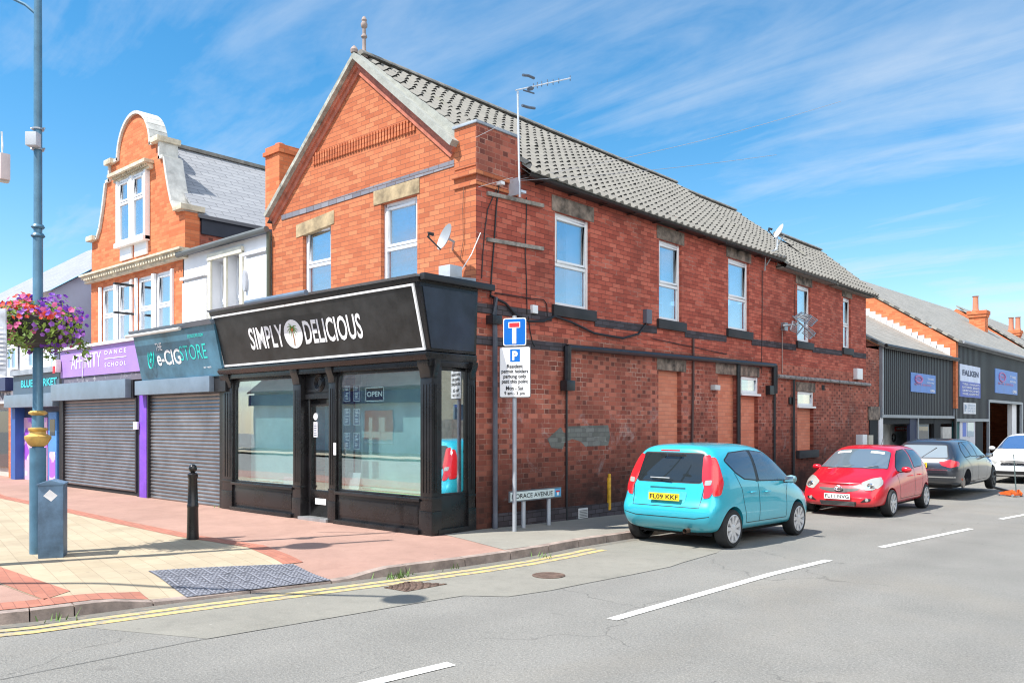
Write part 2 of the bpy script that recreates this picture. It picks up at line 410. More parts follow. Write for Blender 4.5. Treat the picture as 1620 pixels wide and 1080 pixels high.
crack = g.m('MULTIPLY', g.m('LESS_THAN', vo.outputs['Distance'], .0022), g.m('GREATER_THAN', g.noise(uv, .35, 3), .49))
c = g.mix(g.m('MULTIPLY', crack, .35), c, (.05, .05, .05))
# worn wheel tracks along the side street and a few oil drips
sx_ = g.n('ShaderNodeSeparateXYZ'); g.l(uv, sx_.inputs[0])
trk = g.m('MULTIPLY', g.m('ADD', g.m('SINE', g.m('MULTIPLY', g.m('ADD', sx_.outputs[0], g.m('MULTIPLY', g.noise(uv, .15, 2), .8)), 3.4)), -.2, clamp=True), .30)
c = g.mix(g.m('MULTIPLY', trk, g.noise(uv, .6, 4)), c, (.10, .098, .092))
vo2 = g.n('ShaderNodeTexVoronoi'); vo2.inputs['Scale'].default_value = .8; g.l(vm.outputs[0], vo2.inputs['Vector'])
c = g.mix(g.m('MULTIPLY', g.m('MULTIPLY', g.m('SUBTRACT', .10, vo2.outputs['Distance']), 14, clamp=True), .4), c, (.08, .075, .07))
g.l(c, b.inputs['Base Color']); b.inputs['Roughness'].default_value = .88
g.bump(g.m('SUBTRACT', g.m('ADD', g.m('MULTIPLY', n1, .5), g.m('MULTIPLY', n4, .6)), crack), .8, .02, b.inputs['Normal'])
ASPH = m
def gum(g, uv, c):      # trodden gum and spots
    v_ = g.n('ShaderNodeTexVoronoi'); v_.inputs['Scale'].default_value = 2.3; g.l(uv, v_.inputs['Vector'])
    d_ = g.m('MULTIPLY', g.m('SUBTRACT', .055, v_.outputs['Distance']), 60, clamp=True)
    c = g.mix(g.m('MULTIPLY', d_, .45), c, (.12, .10, .09))
    v2 = g.n('ShaderNodeTexVoronoi'); v2.inputs['Scale'].default_value = 3.7; g.l(uv, v2.inputs['Vector'])
    d2 = g.m('MULTIPLY', g.m('SUBTRACT', .05, v2.outputs['Distance']), 60, clamp=True)
    return g.mix(g.m('MULTIPLY', d2, .35), c, (.5, .46, .42))
def grit(name, c1, c2, spk, fs=80, bl=.9, patch=.35):
    m, nt, b = new_mat(name); g = NT(nt); uv = uvs(g)
    c = g.ramp(g.noise(uv, bl, 8, .68, .4), [(.32, c1), (.68, c2)])
    c = g.mix(g.m('MULTIPLY', g.m('SUBTRACT', g.noise(uv, fs, 3, .8), .45), 2, clamp=True), c, spk)
    c = g.mix(g.m('MULTIPLY', g.m('SUBTRACT', g.noise(uv, 5, 6, .7), .5), patch * 5, clamp=True), c, tuple(x * .72 for x in c1))
    c = gum(g, uv, c); g.l(c, b.inputs['Base Color']); b.inputs['Roughness'].default_value = .88
    g.bump(g.noise(uv, fs, 3, .8), .4, .008, b.inputs['Normal']); return m
RED_TAR = grit('red_tarmac', (.27, .155, .122), (.37, .22, .175), (.46, .33, .27), patch=.3)
GREY_TAR = grit('grey_tarmac', (.21, .20, .175), (.26, .25, .215), (.34, .32, .28), patch=.2)
PATCH = grit('road_patch', (.18, .175, .152), (.235, .226, .196), (.34, .32, .28), fs=60)
def pavers(name, cols, joint, w_, h_, rot=0):
    m, nt, b = new_mat(name); g = NT(nt); uv = uvs(g)
    mp = g.n('ShaderNodeMapping'); mp.inputs['Rotation'].default_value = (0, 0, R(rot)); g.l(uv, mp.inputs[0])
    s = g.n('ShaderNodeSeparateXYZ'); g.l(mp.outputs[0], s.inputs[0])
    rv = g.m('DIVIDE', s.outputs[1], h_); row = g.m('FLOOR', rv); fv = g.m('SUBTRACT', rv, row)
    ru = g.m('ADD', g.m('DIVIDE', s.outputs[0], w_), g.m('MULTIPLY', g.m('MODULO', g.m('ABSOLUTE', row), 2), .5)); cu = g.m('FLOOR', ru); fu = g.m('SUBTRACT', ru, cu)
    jt = g.m('MAXIMUM', g.m('LESS_THAN', fv, .006 / h_), g.m('LESS_THAN', fu, .006 / w_))
    ids = g.n('ShaderNodeCombineXYZ'); g.l(cu, ids.inputs[0]); g.l(row, ids.inputs[1])
    wn = g.n('ShaderNodeTexWhiteNoise', noise_dimensions='2D'); g.l(ids.outputs[0], wn.inputs['Vector'])
    c = g.ramp(wn.outputs['Value'], [(i / (len(cols) - 1), q) for i, q in enumerate(cols)])
    n = g.noise(uv, 1.3, 8, .7); c = g.mix(g.m('MULTIPLY', g.m('SUBTRACT', n, .42), 3.0, clamp=True), c, g.mix(.33, c, (.15, .12, .09)))
    c = g.mix(g.m('MULTIPLY', g.noise(uv, 70, 3, .8), .3), c, g.mix(.5, c, (.1, .09, .08)))
    c = gum(g, uv, g.mix(g.m('MULTIPLY', jt, .8), c, joint))
    g.l(c, b.inputs['Base Color']); b.inputs['Roughness'].default_value = .85
    g.bump(g.m('SUBTRACT', g.m('MULTIPLY', n, .2), jt), .4, .006, b.inputs['Normal']); return m
CREAM = pavers('cream_paving', [(.40, .33, .225), (.435, .36, .25), (.46, .385, .27)], (.24, .19, .13), .4, .2, 12)
REDBR = pavers('red_block_paving', [(.36, .13, .085), (.44, .165, .11)], (.18, .08, .06), .2, .1, 12)
KERB = pm('granite_kerb', (.34, .27, .235), .85, var=.3, vs=5, bump=.5, bs=50, fine=.3)
TACT = pm('slate_tactile', (.12, .125, .15), .8, var=.25, vs=5, bump=.3, bs=60)
def worn(name, col, thr=.38, under=(.22, .22, .21)):
    m, nt, b = new_mat(name); g = NT(nt); uv = uvs(g)
    n = g.noise(uv, 9, 7, .75); k = g.m('MULTIPLY', g.m('SUBTRACT', n, thr), 6, clamp=True)
    c = g.mix(k, under, col); c = g.mix(g.m('MULTIPLY', g.noise(uv, 80, 3), .3), c, under)
    g.l(c, b.inputs['Base Color']); b.inputs['Roughness'].default_value = .8; g.bump(n, .3, .005, b.inputs['Normal']); return m
WPAINT = worn('white_road_paint', (.78, .78, .75), .30)
YPAINT = worn('yellow_road_paint', (.60, .44, .15), .37)

struct(flat('road', [(-160, -60), (160, -60), (160, 200), (-160, 200)], 0, ASPH, zr))
KL = [(-40, -8.3), (-8, -8.0), (-3, -7.85), (-1.2, -7.75), (-.2, -7.55), (.45, -7.25), (.78, -6.95), (.93, -6.55), (.99, -6.2), (1.1, -5.53), (1.27, -4.6), (1.45, -3.73), (1.63, -2.82), (1.77, -2.0), (1.85, -1.26), (1.86, -.5), (1.83, .2), (1.79, 1.6), (1.74, 4), (1.70, 8), (1.65, 18), (1.6, 60)]
KL = [(x - .0, y) for x, y in KL]
def offset(pl_, d):
    o_ = []
    for i, p in enumerate(pl_):
        a = Vector(pl_[max(i - 1, 0)]); c_ = Vector(pl_[min(i + 1, len(pl_) - 1)]); t = (c_ - a).normalized()
        o_.append((p[0] + t.y * d, p[1] - t.x * d))
    return o_
def resamp(pts, step):
    o_ = [Vector(pts[0])]
    for a, b_ in zip(pts, pts[1:]):
        a, b_ = Vector(a), Vector(b_); n = max(1, round((b_ - a).length / step))
        for k in range(1, n + 1): o_.append(a + (b_ - a) * k / n)
    return o_
inner = offset(KL, -.13)
struct(flat('pavement', [(p[0], p[1]) for p in inner] + [(-1, 60), (-1, 45), (-1, .5), (-40, .5)], 0, RED_TAR, zp, True))
kb = MB()
ko, ki = KL, inner
segs = []
for i in range(1, len(KL) - 2):
    a, b_ = Vector(KL[i]), Vector(KL[i + 1]); n = max(1, round((b_ - a).length / .915)); ia, ib = Vector(inner[i]), Vector(inner[i + 1])
    for k in range(n):
        q0, q1 = k / n + .006 / (b_ - a).length, (k + 1) / n - .006 / (b_ - a).length
        segs.append((a.lerp(b_, q0), a.lerp(b_, q1), ia.lerp(ib, q0), ia.lerp(ib, q1)))
for o0, o1, i0, i1 in segs:
    def kp(p, dz, rz=zp): return (p.x, p.y, rz(p.x, p.y) + dz)
    j = rnd.uniform(-.002, .002)
    for q in range(4):
        I0, I1, O0, O1 = i0.lerp(i1, q / 4), i0.lerp(i1, (q + 1) / 4), o0.lerp(o1, q / 4), o0.lerp(o1, (q + 1) / 4)
        kb.hexa([kp(I0, -.02, zr), kp(I1, -.02, zr), kp(O1, -.02, zr), kp(O0, -.02, zr), kp(I0, .006 + j), kp(I1, .006 + j), kp(O1.lerp(I1, .12), .002 + j), kp(O0.lerp(I0, .12), .002 + j)])
struct(kb.build('kerb', KERB))
# grey tarmac of the side pavement, cream paving and red block borders
bnd = [gp(693, 843), gp(735, 853, -.0), gp(798, 869.5, 0)]
struct(flat('side_pavement', [(-.3, bnd[0][1] + .1), bnd[0], bnd[1], bnd[2]] + [p for p in inner if p[1] > -1.0] + [(-1, 60), (-1, 2), (-.6, 2)], .004, GREY_TAR, zp, True))
st = [gp(0, 785.5), gp(102, 806.6), gp(200, 828), gp(295, 847.5), gp(404, 864), gp(464, 888)]
tact_c = [gp(234, 904), gp(464, 889), (1.43, -3.72), (1.10, -5.2)]
kin = offset(KL, -.5)
crm = st + [(1.33, -3.72)] + [p for p in inner if -6.0 < p[1] < -3.75][::-1] + [(.8, -6.3), (-4, -6.35), (-12, -6.4), st[0]]
crm = crm[:-1]
struct(flat('cream_paving', [(-14, st[0][1] - .0)] + crm[:-1] + [(-14, -6.4)], .004, CREAM, zp, True))
def strip(name, pts, d0, d1, dz, mat, zf=zp, fine=True):
    a = offset(pts, d0); c_ = offset(pts, d1)
    return flat(name, a + c_[::-1], dz, mat, zf, fine)
struct(strip('red_block_border', [(-14, st[0][1] + .3)] + st, -.12, .12, .008, REDBR))
struct(strip('red_block_edging', [p for p in KL if -7.0 < p[1] < -4.9], -.48, -.14, .008, REDBR))
struct(flat('red_block_band', [(-14, -5.98), (.3, -5.98), (.5, -6.25), (.55, -6.3), (-14, -6.3)], .008, REDBR, zp, True))
# tactile slab: blisters are modelled
A, B_, C_, D_ = [Vector(q) for q in tact_c]
tb = MB()
me_o = flat('tactile_slab', [tuple(A), tuple(B_), tuple(C_), tuple(D_)], .012, TACT, zp, True); struct(me_o)
for i in range(36):
    for j in range(14):
        u_, v_ = (i + .5) / 36, (j + .5) / 14
        if (i % 4) == (j // 5) % 4: continue
        p = A.lerp(B_, u_).lerp(D_.lerp(C_, u_), v_); z = zp(p.x, p.y) + .013
        tb.lathe([(.017, 0), (.012, .007)], (p.x, p.y, z), 6)
for i in range(36):
    for j in range(3):
        if (i % 4) != j % 4: continue
        u_ = (i + .5) / 36; p, q = [A.lerp(B_, u_).lerp(D_.lerp(C_, u_), (j * 5 + k) / 15) for k in (.3, 4.7)]
        w2 = (B_ - A).normalized() * .010
        tb.face([(*(p - w2), zp(*p) + .018), (*(p + w2), zp(*p) + .018), (*(q + w2), zp(*q) + .018), (*(q - w2), zp(*q) + .018)])
struct(tb.build('tactile_blisters', pm('tactile_tops', (.23, .24, .28), .7), smooth=True))
# asphalt patch beside the kerb, with its sealed seam
seam = [gp(560, 971, -.1), gp(640, 957, -.1), gp(733, 942, -.1), gp(804, 943.6, -.1), gp(870, 934, -.1), gp(930, 922, -.1), gp(1000, 910, -.11), gp(1060, 899, -.12), gp(1134, 876, -.14)]
lk = offset(KL, .0)
struct(flat('road_patch', [gp(330, 1010, -.1)] + seam + [(2.2, 5)] + [p for p in KL if -6.6 < p[1] < 4.5][::-1], .002, PATCH, zr))
SEAM = pm('bitumen_seam', (.07, .07, .068), .7, var=.4)
struct(strip('road_seam', [gp(0, 1075, -.1), gp(300, 1015, -.1)] + seam, -.004, .004, .004, SEAM, zr, False))
# yellow lines
for d in (.20, .37):
    ys = [p for p in KL if p[1] < .5]
    struct(strip('yellow_line', ys, d, d + .10, .006, YPAINT, zr, False))
struct(strip('gutter_grit', [p for p in KL if -7 < p[1] < 6], .0, .15, .004, worn('gutter_dirt', (.26, .21, .16), .5, (.15, .145, .13)), zr, False))
# white dashes
def dash(p, q, w_=.055):
    a, b_ = Vector(p), Vector(q); n = Vector(((b_ - a).y, -(b_ - a).x)).normalized() * w_
    struct(flat('road_marking', [tuple(a - n), tuple(b_ - n), tuple(b_ + n), tuple(a + n)], .006, WPAINT, zr))
dash(gp(560, 1087, -.1), gp(714, 1050, -.1)); dash(gp(968, 980, -.1), gp(1311, 887, -.14)); dash(gp(1393, 869, -.2), gp(1536, 835.5, -.24)); dash(gp(1583, 821, -.26), gp(1680, 803, -.26))
dash(gp(0, 1200, -.1), gp(400, 1125, -.1))
# grates
RUST = pm('rusty_iron', (.17, .115, .09), .7, .3, var=.4, vs=8, bump=.6, bs=60)
gq = [gp(607, 930, -.1), gp(645, 920, -.1), gp(708, 924, -.1), gp(643, 936, -.1)]
o = flat('drain_cover', gq, .006, RUST, zr); tag(o, 'rusty rectangular drain cover in the road by the yellow lines', 'drain cover')
gb = MB(); A, B_, C_, D_ = [Vector(q) for q in gq]
for i in range(10):
    for j in range(10):
        if (i + j) % 2: continue
        q = [A.lerp(B_, (i + a) / 10).lerp(D_.lerp(C_, (i + a) / 10), (j + c_) / 10) for a, c_ in ((.1, .1), (.9, .1), (.9, .9), (.1, .9))]
        gb.prism([(p.x, p.y, zr(*p) + .006) for p in q], (0, 0, .006))
gb.build('grip_pattern', RUST, o)
cc = gp(868, 913, -.12)
o = MB().lathe([(.19, 0), (.19, .006), (.165, .008), (.16, .004), (0.01, .004)], (cc[0], cc[1], zr(*cc) + .004), 20).build('manhole_cover', RUST); tag(o, 'small rusty round manhole cover set in the road patch', 'manhole cover')
cc = gp(955, 1005, -.1)
0 and struct(flat('repaired_patch', [(cc[0] + .35 * math.cos(a) * (1 + .25 * math.sin(3 * a)), cc[1] + .3 * math.sin(a) * (1 + .2 * math.cos(5 * a))) for a in [k * math.pi / 9 for k in range(18)]], .003, grit('dark_patch', (.14, .13, .12), (.2, .19, .17), (.1, .09, .085)), zr))
# weeds in the gutter
GR = pm('weed_leaf', (.12, .22, .05), .7, var=.3)
for k, (px, py, n) in enumerate(((625, 911, 50), (703, 896, 30), (640, 907, 25), (358, 801, 25), (95, 978, 12), (860, 879, 14))):
    wb = MB(); c0 = gp(px, py, -.08 if px != 358 else 0)
    for i in range(n):
        x = c0[0] + rnd.gauss(0, .07); y = c0[1] + rnd.gauss(0, .09); z0 = (zr if px != 358 else zp)(x, y); h = rnd.uniform(.03, .10); a = rnd.uniform(0, 6.28); w2 = .008
        dx, dy = math.cos(a), math.sin(a); t = (x + dx * h * .6, y + dy * h * .6, z0 + h)
        wb.face([(x - dy * w2, y + dx * w2, z0), (x + dy * w2, y - dx * w2, z0), t])
    o = wb.build('weed_tuft', GR, recalc=False)
    tag(o, ['wide tuft of green weeds in the gutter beside the tactile slab kerb', 'small bright weed tuft against the kerb face', 'thin weed sprig beside the wide gutter tuft', 'little weed at the foot of the shop pilaster', 'sparse weed under the leftmost kerb stones', 'tiny weed in the gutter near the grey pavement'][k], 'weed', 'weeds along the kerb')
# ================================================================ the corner shop building
BL = 17.1
corner = thing('corner_shop_building', 'two storey red brick corner building with a black shopfront and long tiled roof', 'building', (-2.8, 8, 0))
XL = -5.65
def px_side(x0, x1, yt0, yt1, yb0, yb1):
    """rectangle on the side wall from its pixel outline: (y0,y1,z0,z1)"""
    a0, za = S(x0, yb0); _, zb = S(x0, yt0); a1, zc = S(x1, yb1); _, zd = S(x1, yt1)
    return (a0, a1, (za + zc) / 2, (zb + zd) / 2)
def px_front(x0, x1, yt0, yt1, yb0, yb1, y=0):
    a0, za = F(x0, yb0, y); _, zb = F(x0, yt0, y); a1, zc = F(x1, yb1, y); _, zd = F(x1, yt1, y)
    return (a0, a1, (za + zc) / 2, (zb + zd) / 2)
def window(pl, r, parent, ratio=.46, rec=.09, mat=WHITE_U, pane=PANE, fw=.065, curtain=True, label=None, opener=False, sillm=None, cols=1):
    a0, a1, z0, z1 = r
    f = MB(); d0, d1 = -rec - .05, -rec + .01
    f.pb(pl, a0, a0 + fw, d0, d1, z0, z1); f.pb(pl, a1 - fw, a1, d0, d1, z0, z1)
    f.pb(pl, a0 + fw, a1 - fw, d0, d1, z0, z0 + fw); f.pb(pl, a0 + fw, a1 - fw, d0, d1, z1 - fw, z1)
    rows = [(z0 + fw, z1 - fw)]
    if ratio:
        zm = z0 + (z1 - z0) * ratio; f.pb(pl, a0 + fw, a1 - fw, d0, d1, zm - fw * .5, zm + fw * .5); rows = [(z0 + fw, zm - fw * .5), (zm + fw * .5, z1 - fw)]
        fi = .045; (q0, q1) = rows[1]; e = d1 + .012    # the opening light sits in its own sash
        f.pb(pl, a0 + fw, a0 + fw + fi, d0, e, q0, q1); f.pb(pl, a1 - fw - fi, a1 - fw, d0, e, q0, q1)
        f.pb(pl, a0 + fw + fi, a1 - fw - fi, d0, e, q0, q0 + fi); f.pb(pl, a0 + fw + fi, a1 - fw - fi, d0, e, q1 - fi, q1)
    for k in range(1, cols):
        am = a0 + (a1 - a0) * k / cols; f.pb(pl, am - .03, am + .03, d0, d1 + .003, z0 + fw, z1 - fw)
    w_ = f.build('window', mat, parent, bevel=.006)
    if label: w_['label'] = label
    for q0, q1 in rows: MB().pb(pl, a0 + fw * .5, a1 - fw * .5, d0 + .01, d0 + .03, q0 - .01, q1 + .01).build('pane', pane, w_)
    return w_
# windows with net curtains behind real glass
CURT = pm('net_curtain', (.74, .76, .78), .9, var=.12, vs=6)
GLS = clear_glass('clear_pane', .40, (.75, .85, .95), .09)
def curtain(pl, r, parent, kind='half'):
    a0, a1, z0, z1 = r; c_ = MB()
    def fold(b0, b1, n):
        pts = [(b0 + (b1 - b0) * k / n, -.32 + .02 * math.sin(k * 2.1)) for k in range(n + 1)]
        for p, q in zip(pts, pts[1:]): c_.face([pl.P(p[0], p[1], z0 - .1), pl.P(q[0], q[1], z0 - .1), pl.P(q[0], q[1], z1 + .1), pl.P(p[0], p[1], z1 + .1)])
    if kind == 'half': fold(a0 - .1, a0 + (a1 - a0) * .45, 14)
    elif kind == 'right': fold(a0 + (a1 - a0) * .7, a1 + .1, 9)
    else: fold(a0 - .1, a1 + .1, 24)
    c_.build('curtain', CURT, parent, smooth=True, recalc=False)
    MB().pb(pl, a0 - .2, a1 + .2, -.75, -.7, z0 - .3, z1 + .3).build('room_behind', pm('room_dark', (.05, .055, .065), .9), parent)

SWIN = [px_side(877.8, 933.9, 335.6, 349.4, 482.2, 491.5), px_side(1042.5, 1078.3, 378.6, 387.8, 503.7, 511.1), px_side(1151.9, 1185, 408.4, 414.9, 518.6, 526.4),
        px_side(1261.3, 1282.3, 449.9, 454.3, 539, 542.7), px_side(1333.9, 1345.9, 469.8, 472.4, 549.7, 552)]
SMALL = [px_side(1172, 1199.5, 595, 597, 621, 624), px_side(1261.5, 1287, 618, 621, 641, 643.5)]
BLK = [px_side(1041.5, 1078, 585, 588, 790, 780), px_side(1135.5, 1166, 592, 594, 775, 770), (SMALL[0][0], SMALL[0][1], -.2, SMALL[0][2] - .06), (SMALL[1][0], SMALL[1][1], S(1270, 712)[1], SMALL[1][2] - .06)]
EAVE = 5.86
y_s = 10.87
sd_holes = SWIN + SMALL + BLK
def vary(z): return z
lo = [h for h in sd_holes if h[3] < 3.2]; hi = [h for h in sd_holes if h[3] >= 3.2]
ZB = 3.12
wl_ = MB().holes(SW, 0, BL, -.35, ZB, lo, .12); wl_.pb(SW, BL, 18.25, -.3, 0, -.35, 3.95)
wl_.build('side_wall', B_SIDE, corner, recalc=False)
wu = MB().holes(SW, 0, BL, ZB, EAVE - .14, hi, .12); wu.face([(-.01, BL, ZB), (-5.6, BL, ZB), (-5.6, BL, EAVE - .2), (-.01, BL, EAVE - .2)])
wu.face([(0, BL, ZB), (-5.6, BL, ZB), (-5.6, BL, EAVE - .2), (0, BL, EAVE - .2)])
wu.build('upper_side_wall', B_PLAIN, corner, recalc=False)
for h in BLK: MB().pb(SW, h[0], h[1], -.25, -.10, h[2], h[3]).build('bricked_up_opening', B_INFILL, corner)
for i, h in enumerate(SWIN):
    w_ = window(SW, h, corner, .45, .07, pane=GLS); curtain(SW, h, w_, ['right', 'right', 'right', 'all', 'all'][i])
for h in SMALL:
    w_ = window(SW, h, corner, 0, .03, fw=.07, pane=GLS); curtain(SW, h, w_, 'all')
    MB().pb(SW, h[0] - .03, h[1] + .06, -.05, .05, h[2] - .05, h[2]).build('sill', WHITE_U, w_, bevel=.006)
def lintel(pl, x0, x1, t0, t1, b0, b1, mat, parent, fn, d=.012):
    a0, za = fn(x0, b0); _, zb = fn(x0, t0); a1, zc = fn(x1, b1); _, zd = fn(x1, t1)
    m1, m2 = (za + zc) / 2, (zb + zd) / 2
    MB().pb(pl, a0, a1, -.1, d, m1, m2).build('lintel', mat, parent, bevel=.008)
for h in SWIN:
    wd = h[1] - h[0]
    MB().pb(SW, h[0] - .09, h[1] + .10, -.1, .012, h[3] + .002, h[3] + .27).build('lintel', STONE_D, corner, bevel=.012)
    MB().pb(SW, h[0] - .09, h[1] + .12, -.07, .06, h[2] - .19, h[2] - .002).build('sill', pm('black_sill', (.03, .028, .03), .6, var=.4), corner, bevel=.008)
for a, b_, z in ((BLK[0][0] - .06, BLK[0][1] + .18, BLK[0][3]), (BLK[1][0] - .1, SMALL[0][1] + .05, max(BLK[1][3], SMALL[0][3]) + .004), (SMALL[1][0] - .1, SMALL[1][1] + .1, SMALL[1][3])):
    MB().pb(SW, a, b_, -.13, .014, z + .002, z + .25).build('lintel', STONE_D, corner, bevel=.012)
MB().pb(SW, BLK[3][0] - .1, BLK[3][1] + .15, -.1, .10, BLK[3][2] - .2, BLK[3][2] - .002).build('sill', pm('black_sill', (.03, .028, .03)), corner, bevel=.01)
# string courses (dark blue brick), one at sill height, one over the ground floor
def band(x0, y0, x1, y1, th, mat, pl=SW, fn=S, d=.012):
    a0, z0 = fn(x0, y0); a1, z1 = fn(x1, y1)
    m = MB(); m.pb(pl, a0, a1, -.05, d, z0 - th / 2, z0 + th / 2, z1 - th / 2, z1 + th / 2); return m.build('string_course', mat, corner)
segs = [(754, 486, 876, 502)]
zs = [(S(754, 485)[0], S(754, 485)[1])]
sl = [(0, 3.16), (SWIN[0][0] - .1, 3.46)]
b0 = S(781, 489.6)[1]; b1 = S(1127, 533)[1]
def zband(y): return b0 + (b1 - b0) * (y - S(781, 489)[0]) / (S(1127, 533)[0] - S(781, 489)[0])
edges = [0.002] + [q for h in SWIN for q in (h[0] - .095, h[1] + .125)] + [BL]
for a, b_ in zip(edges[::2], edges[1::2]):
    n = max(1, int((b_ - a) / .12)); 
    MB().pb(SW, a, b_, -.05, .012, zband(a) - .075, zband(a) + .075, zband(b_) - .075, zband(b_) + .075).build('string_course', B_DARK, corner)
l0 = S(757, 537.8); l1 = S(890, 548.9)
MB().pb(SW, .002, l1[0] + .1, -.05, .012, l0[1] - .07, l0[1] + .07, l1[1] - .07, l1[1] + .07).build('string_course', B_DARK, corner)
# plinth in dark engineering brick
MB().pb(SW, .35, BLK[0][0] + 0, -.05, .03, -.4, .22, -.4, .14).build('plinth', B_DARK, corner)
# oversailing brick courses under the eaves
MB().pb(SW, .97, 10.66, -.05, .03, EAVE - .16, EAVE - .08).pb(SW, .97, 10.66, -.05, .06, EAVE - .08, EAVE).build('eaves_course', B_PLAIN, corner)
MB().pb(SW, 10.67, BL, -.05, .03, EAVE - .30, EAVE - .22).pb(SW, 10.67, BL, -.05, .05, EAVE - .22, EAVE - .15).build('eaves_course', B_PLAIN, corner)
# painted-over arrow on the bricks
GP = brick('old_grey_paint', [(0, (.12, .13, .12)), (.5, (.17, .185, .17)), (1, (.24, .25, .24))], [(0, (.11, .12, .11)), (1, (.2, .21, .2))], (.13, .13, .125), flemish=True, grime=.5, mortar_hi=(.3, .3, .29))
def sp(px, py, d=0): a, z = S(px, py); return SW.P(a, d, z)
ar = [(866, 694), (887, 675), (891, 683), (897, 686), (897, 674), (930, 673), (962, 672), (965, 690), (962, 704), (926, 706), (918, 698), (905, 694), (893, 700), (890, 710), (872, 708)]
MB().prism([sp(x, y, -.001) for x, y in ar], (.004, 0, 0)).build('painted_arrow', GP, corner)
# end doorway
r_ = (17.4, 18.05, -.3, S(1378, 664)[1])
MB().pb(SW, 17.35, 18.1, -.02, .03, -.3, r_[3]).build('doorway', BLACK_FLAT, corner)
MB().pb(SW, 17.25, 18.24, -.02, .05, r_[3], r_[3] + .42).build('lintel', STONE_D, corner, bevel=.01)

# ---- front wall: two storeys with a steep gable
FW1 = px_front(479, 523.5, 361, 348.5, 479, 470); FW2 = px_front(602.5, 660, 322, 308.5, 456, 447)
FW1 = (FW1[0], FW1[1], 3.55, FW1[3]); FW2 = (FW2[0], FW2[1], 3.55, FW2[3])
AP = (-2.86, 8.03)
fw_ = MB().holes(FWL, XL, 0, 3.0, 5.72, [FW1, FW2], .12)
fw_.face([(XL, 0, 5.72), (-.3, 0, 5.72), (-.3, 0, 5.9), AP_ := (AP[0], 0, AP[1]), (XL, 0, 5.75)])
fw_.face([(-.3, 0, 5.72), (0, 0, 5.72), (0, 0, 5.75), (-.3, 0, 5.75)])
fw_.build('front_wall', B_FRONT, corner, recalc=False)
for h in (FW1, FW2):
    w_ = window(FWL, h, corner, (F(510, 415)[1] - 3.55) / (h[3] - 3.55), .09, pane=GLS); curtain(FWL, h, w_, 'half')
for r0, r1, t0, t1 in ((469, 529, 356, 332), (591.5, 664, 303, 281)):
    a0, za = F(r0, t0); a1, zb = F(r1, t1)
    MB().pb(FWL, a0, a1, -.1, .014, za - .25, za - .002, zb - .25, zb - .002).build('lintel', STONE, corner, bevel=.012)
# grey-blue brick band between the springing of the gable
a0, za = F(446, 345); a1, zb = F(719, 258)
MB().pb(FWL, a0, a1, -.05, .012, za - .05, za + .05, zb - .05, zb + .05).build('string_course', B_BLUE, corner)
# vertical brick rib row
a0, za = F(496, 253); a1, zb = F(664, 194.5); rb = MB(); n = 38
rb.pb(FWL, a0 + .05, a1 - .12, -.05, .004, za - .12, za + .08, zb - .12, zb + .04)
for k in range(n):
    u0, u1 = a0 + (a1 - a0) * (k + .15) / n, a0 + (a1 - a0) * (k + .75) / n; zc = za + (zb - za) * (k + .5) / n
    h0 = .105
    lim = AP[1] - .37 - abs((u0 + u1) / 2 - AP[0]) * (AP[1] - 5.9) / 2.75
    zt = min(zc + h0, lim); zb0 = zc - h0
    if zt > zb0 + .03: rb.pb(FWL, u0, u1, 0, .03, zb0, zt)
rb.build('brick_rib_row', B_FRONT, corner)
# sloping corbel and verge on both sides of the gable
def rake(side, off, wid, d0, d1, name, mat, ext0=0, ext1=0):
    foot = Vector((XL - .02, 5.72)) if side < 0 else Vector((-.40, 5.98)); ap = Vector((AP[0], AP[1] + .02))
    t = (ap - foot).normalized(); n_ = Vector((-t.y, t.x)) * (1 if side < 0 else -1)
    f0 = foot - t * ext0; f1 = ap + t * ext1
    p = [f0 + n_ * (off), f1 + n_ * off, f1 + n_ * (off + wid), f0 + n_ * (off + wid)]
    # meet in the middle on a plumb line
    def cutx(q, ref): 
        k = (AP[0] - q.x) / t.x; return q + t * k
    p[1] = cutx(p[0], 0); p[2] = cutx(p[3], 0)
    if side < 0 and False: pass
    MB().prism([(q.x, -d0, q.y) for q in p], (0, -(d1 - d0), 0)).build(name, mat, corner, recalc=True)
RBD = pm('red_moulding', (.50, .155, .095), .7, var=.25, vs=6, bump=.3)
for s_ in (-1, 1):
    rake(s_, -.21, .09, -.02, .03, 'gable_moulding', RBD); rake(s_, -.12, .09, -.02, .07, 'gable_moulding', RBD)
    rake(s_, -.03, .075 if s_ < 0 else .10, -.05, .16, 'verge_board', pm('weathered_verge', (.40, .40, .35), .8, var=.4, vs=6, bump=.3) if s_ < 0 else TILE_L)
# corner pier rising through the eaves
pr = MB(); PX0, PY1 = -.46, .96; PZ = 6.24
pr.box(PX0, .012, -.012, PY1, 5.6, PZ); pr.box(PX0 - .03, .045, -.045, PY1 + .03, 5.46, 5.52); pr.box(PX0 - .01, .025, -.025, PY1, 5.3, 5.35)
pr.build('corner_pier', B_FRONT, corner); 
# its flank is the wall's darker brick
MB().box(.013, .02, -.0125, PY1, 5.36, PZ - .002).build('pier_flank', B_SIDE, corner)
MB().box(PX0 - .03, .05, -.04, PY1 + .03, PZ, PZ + .045).build('pier_coping', LEAD, corner, bevel=.01)
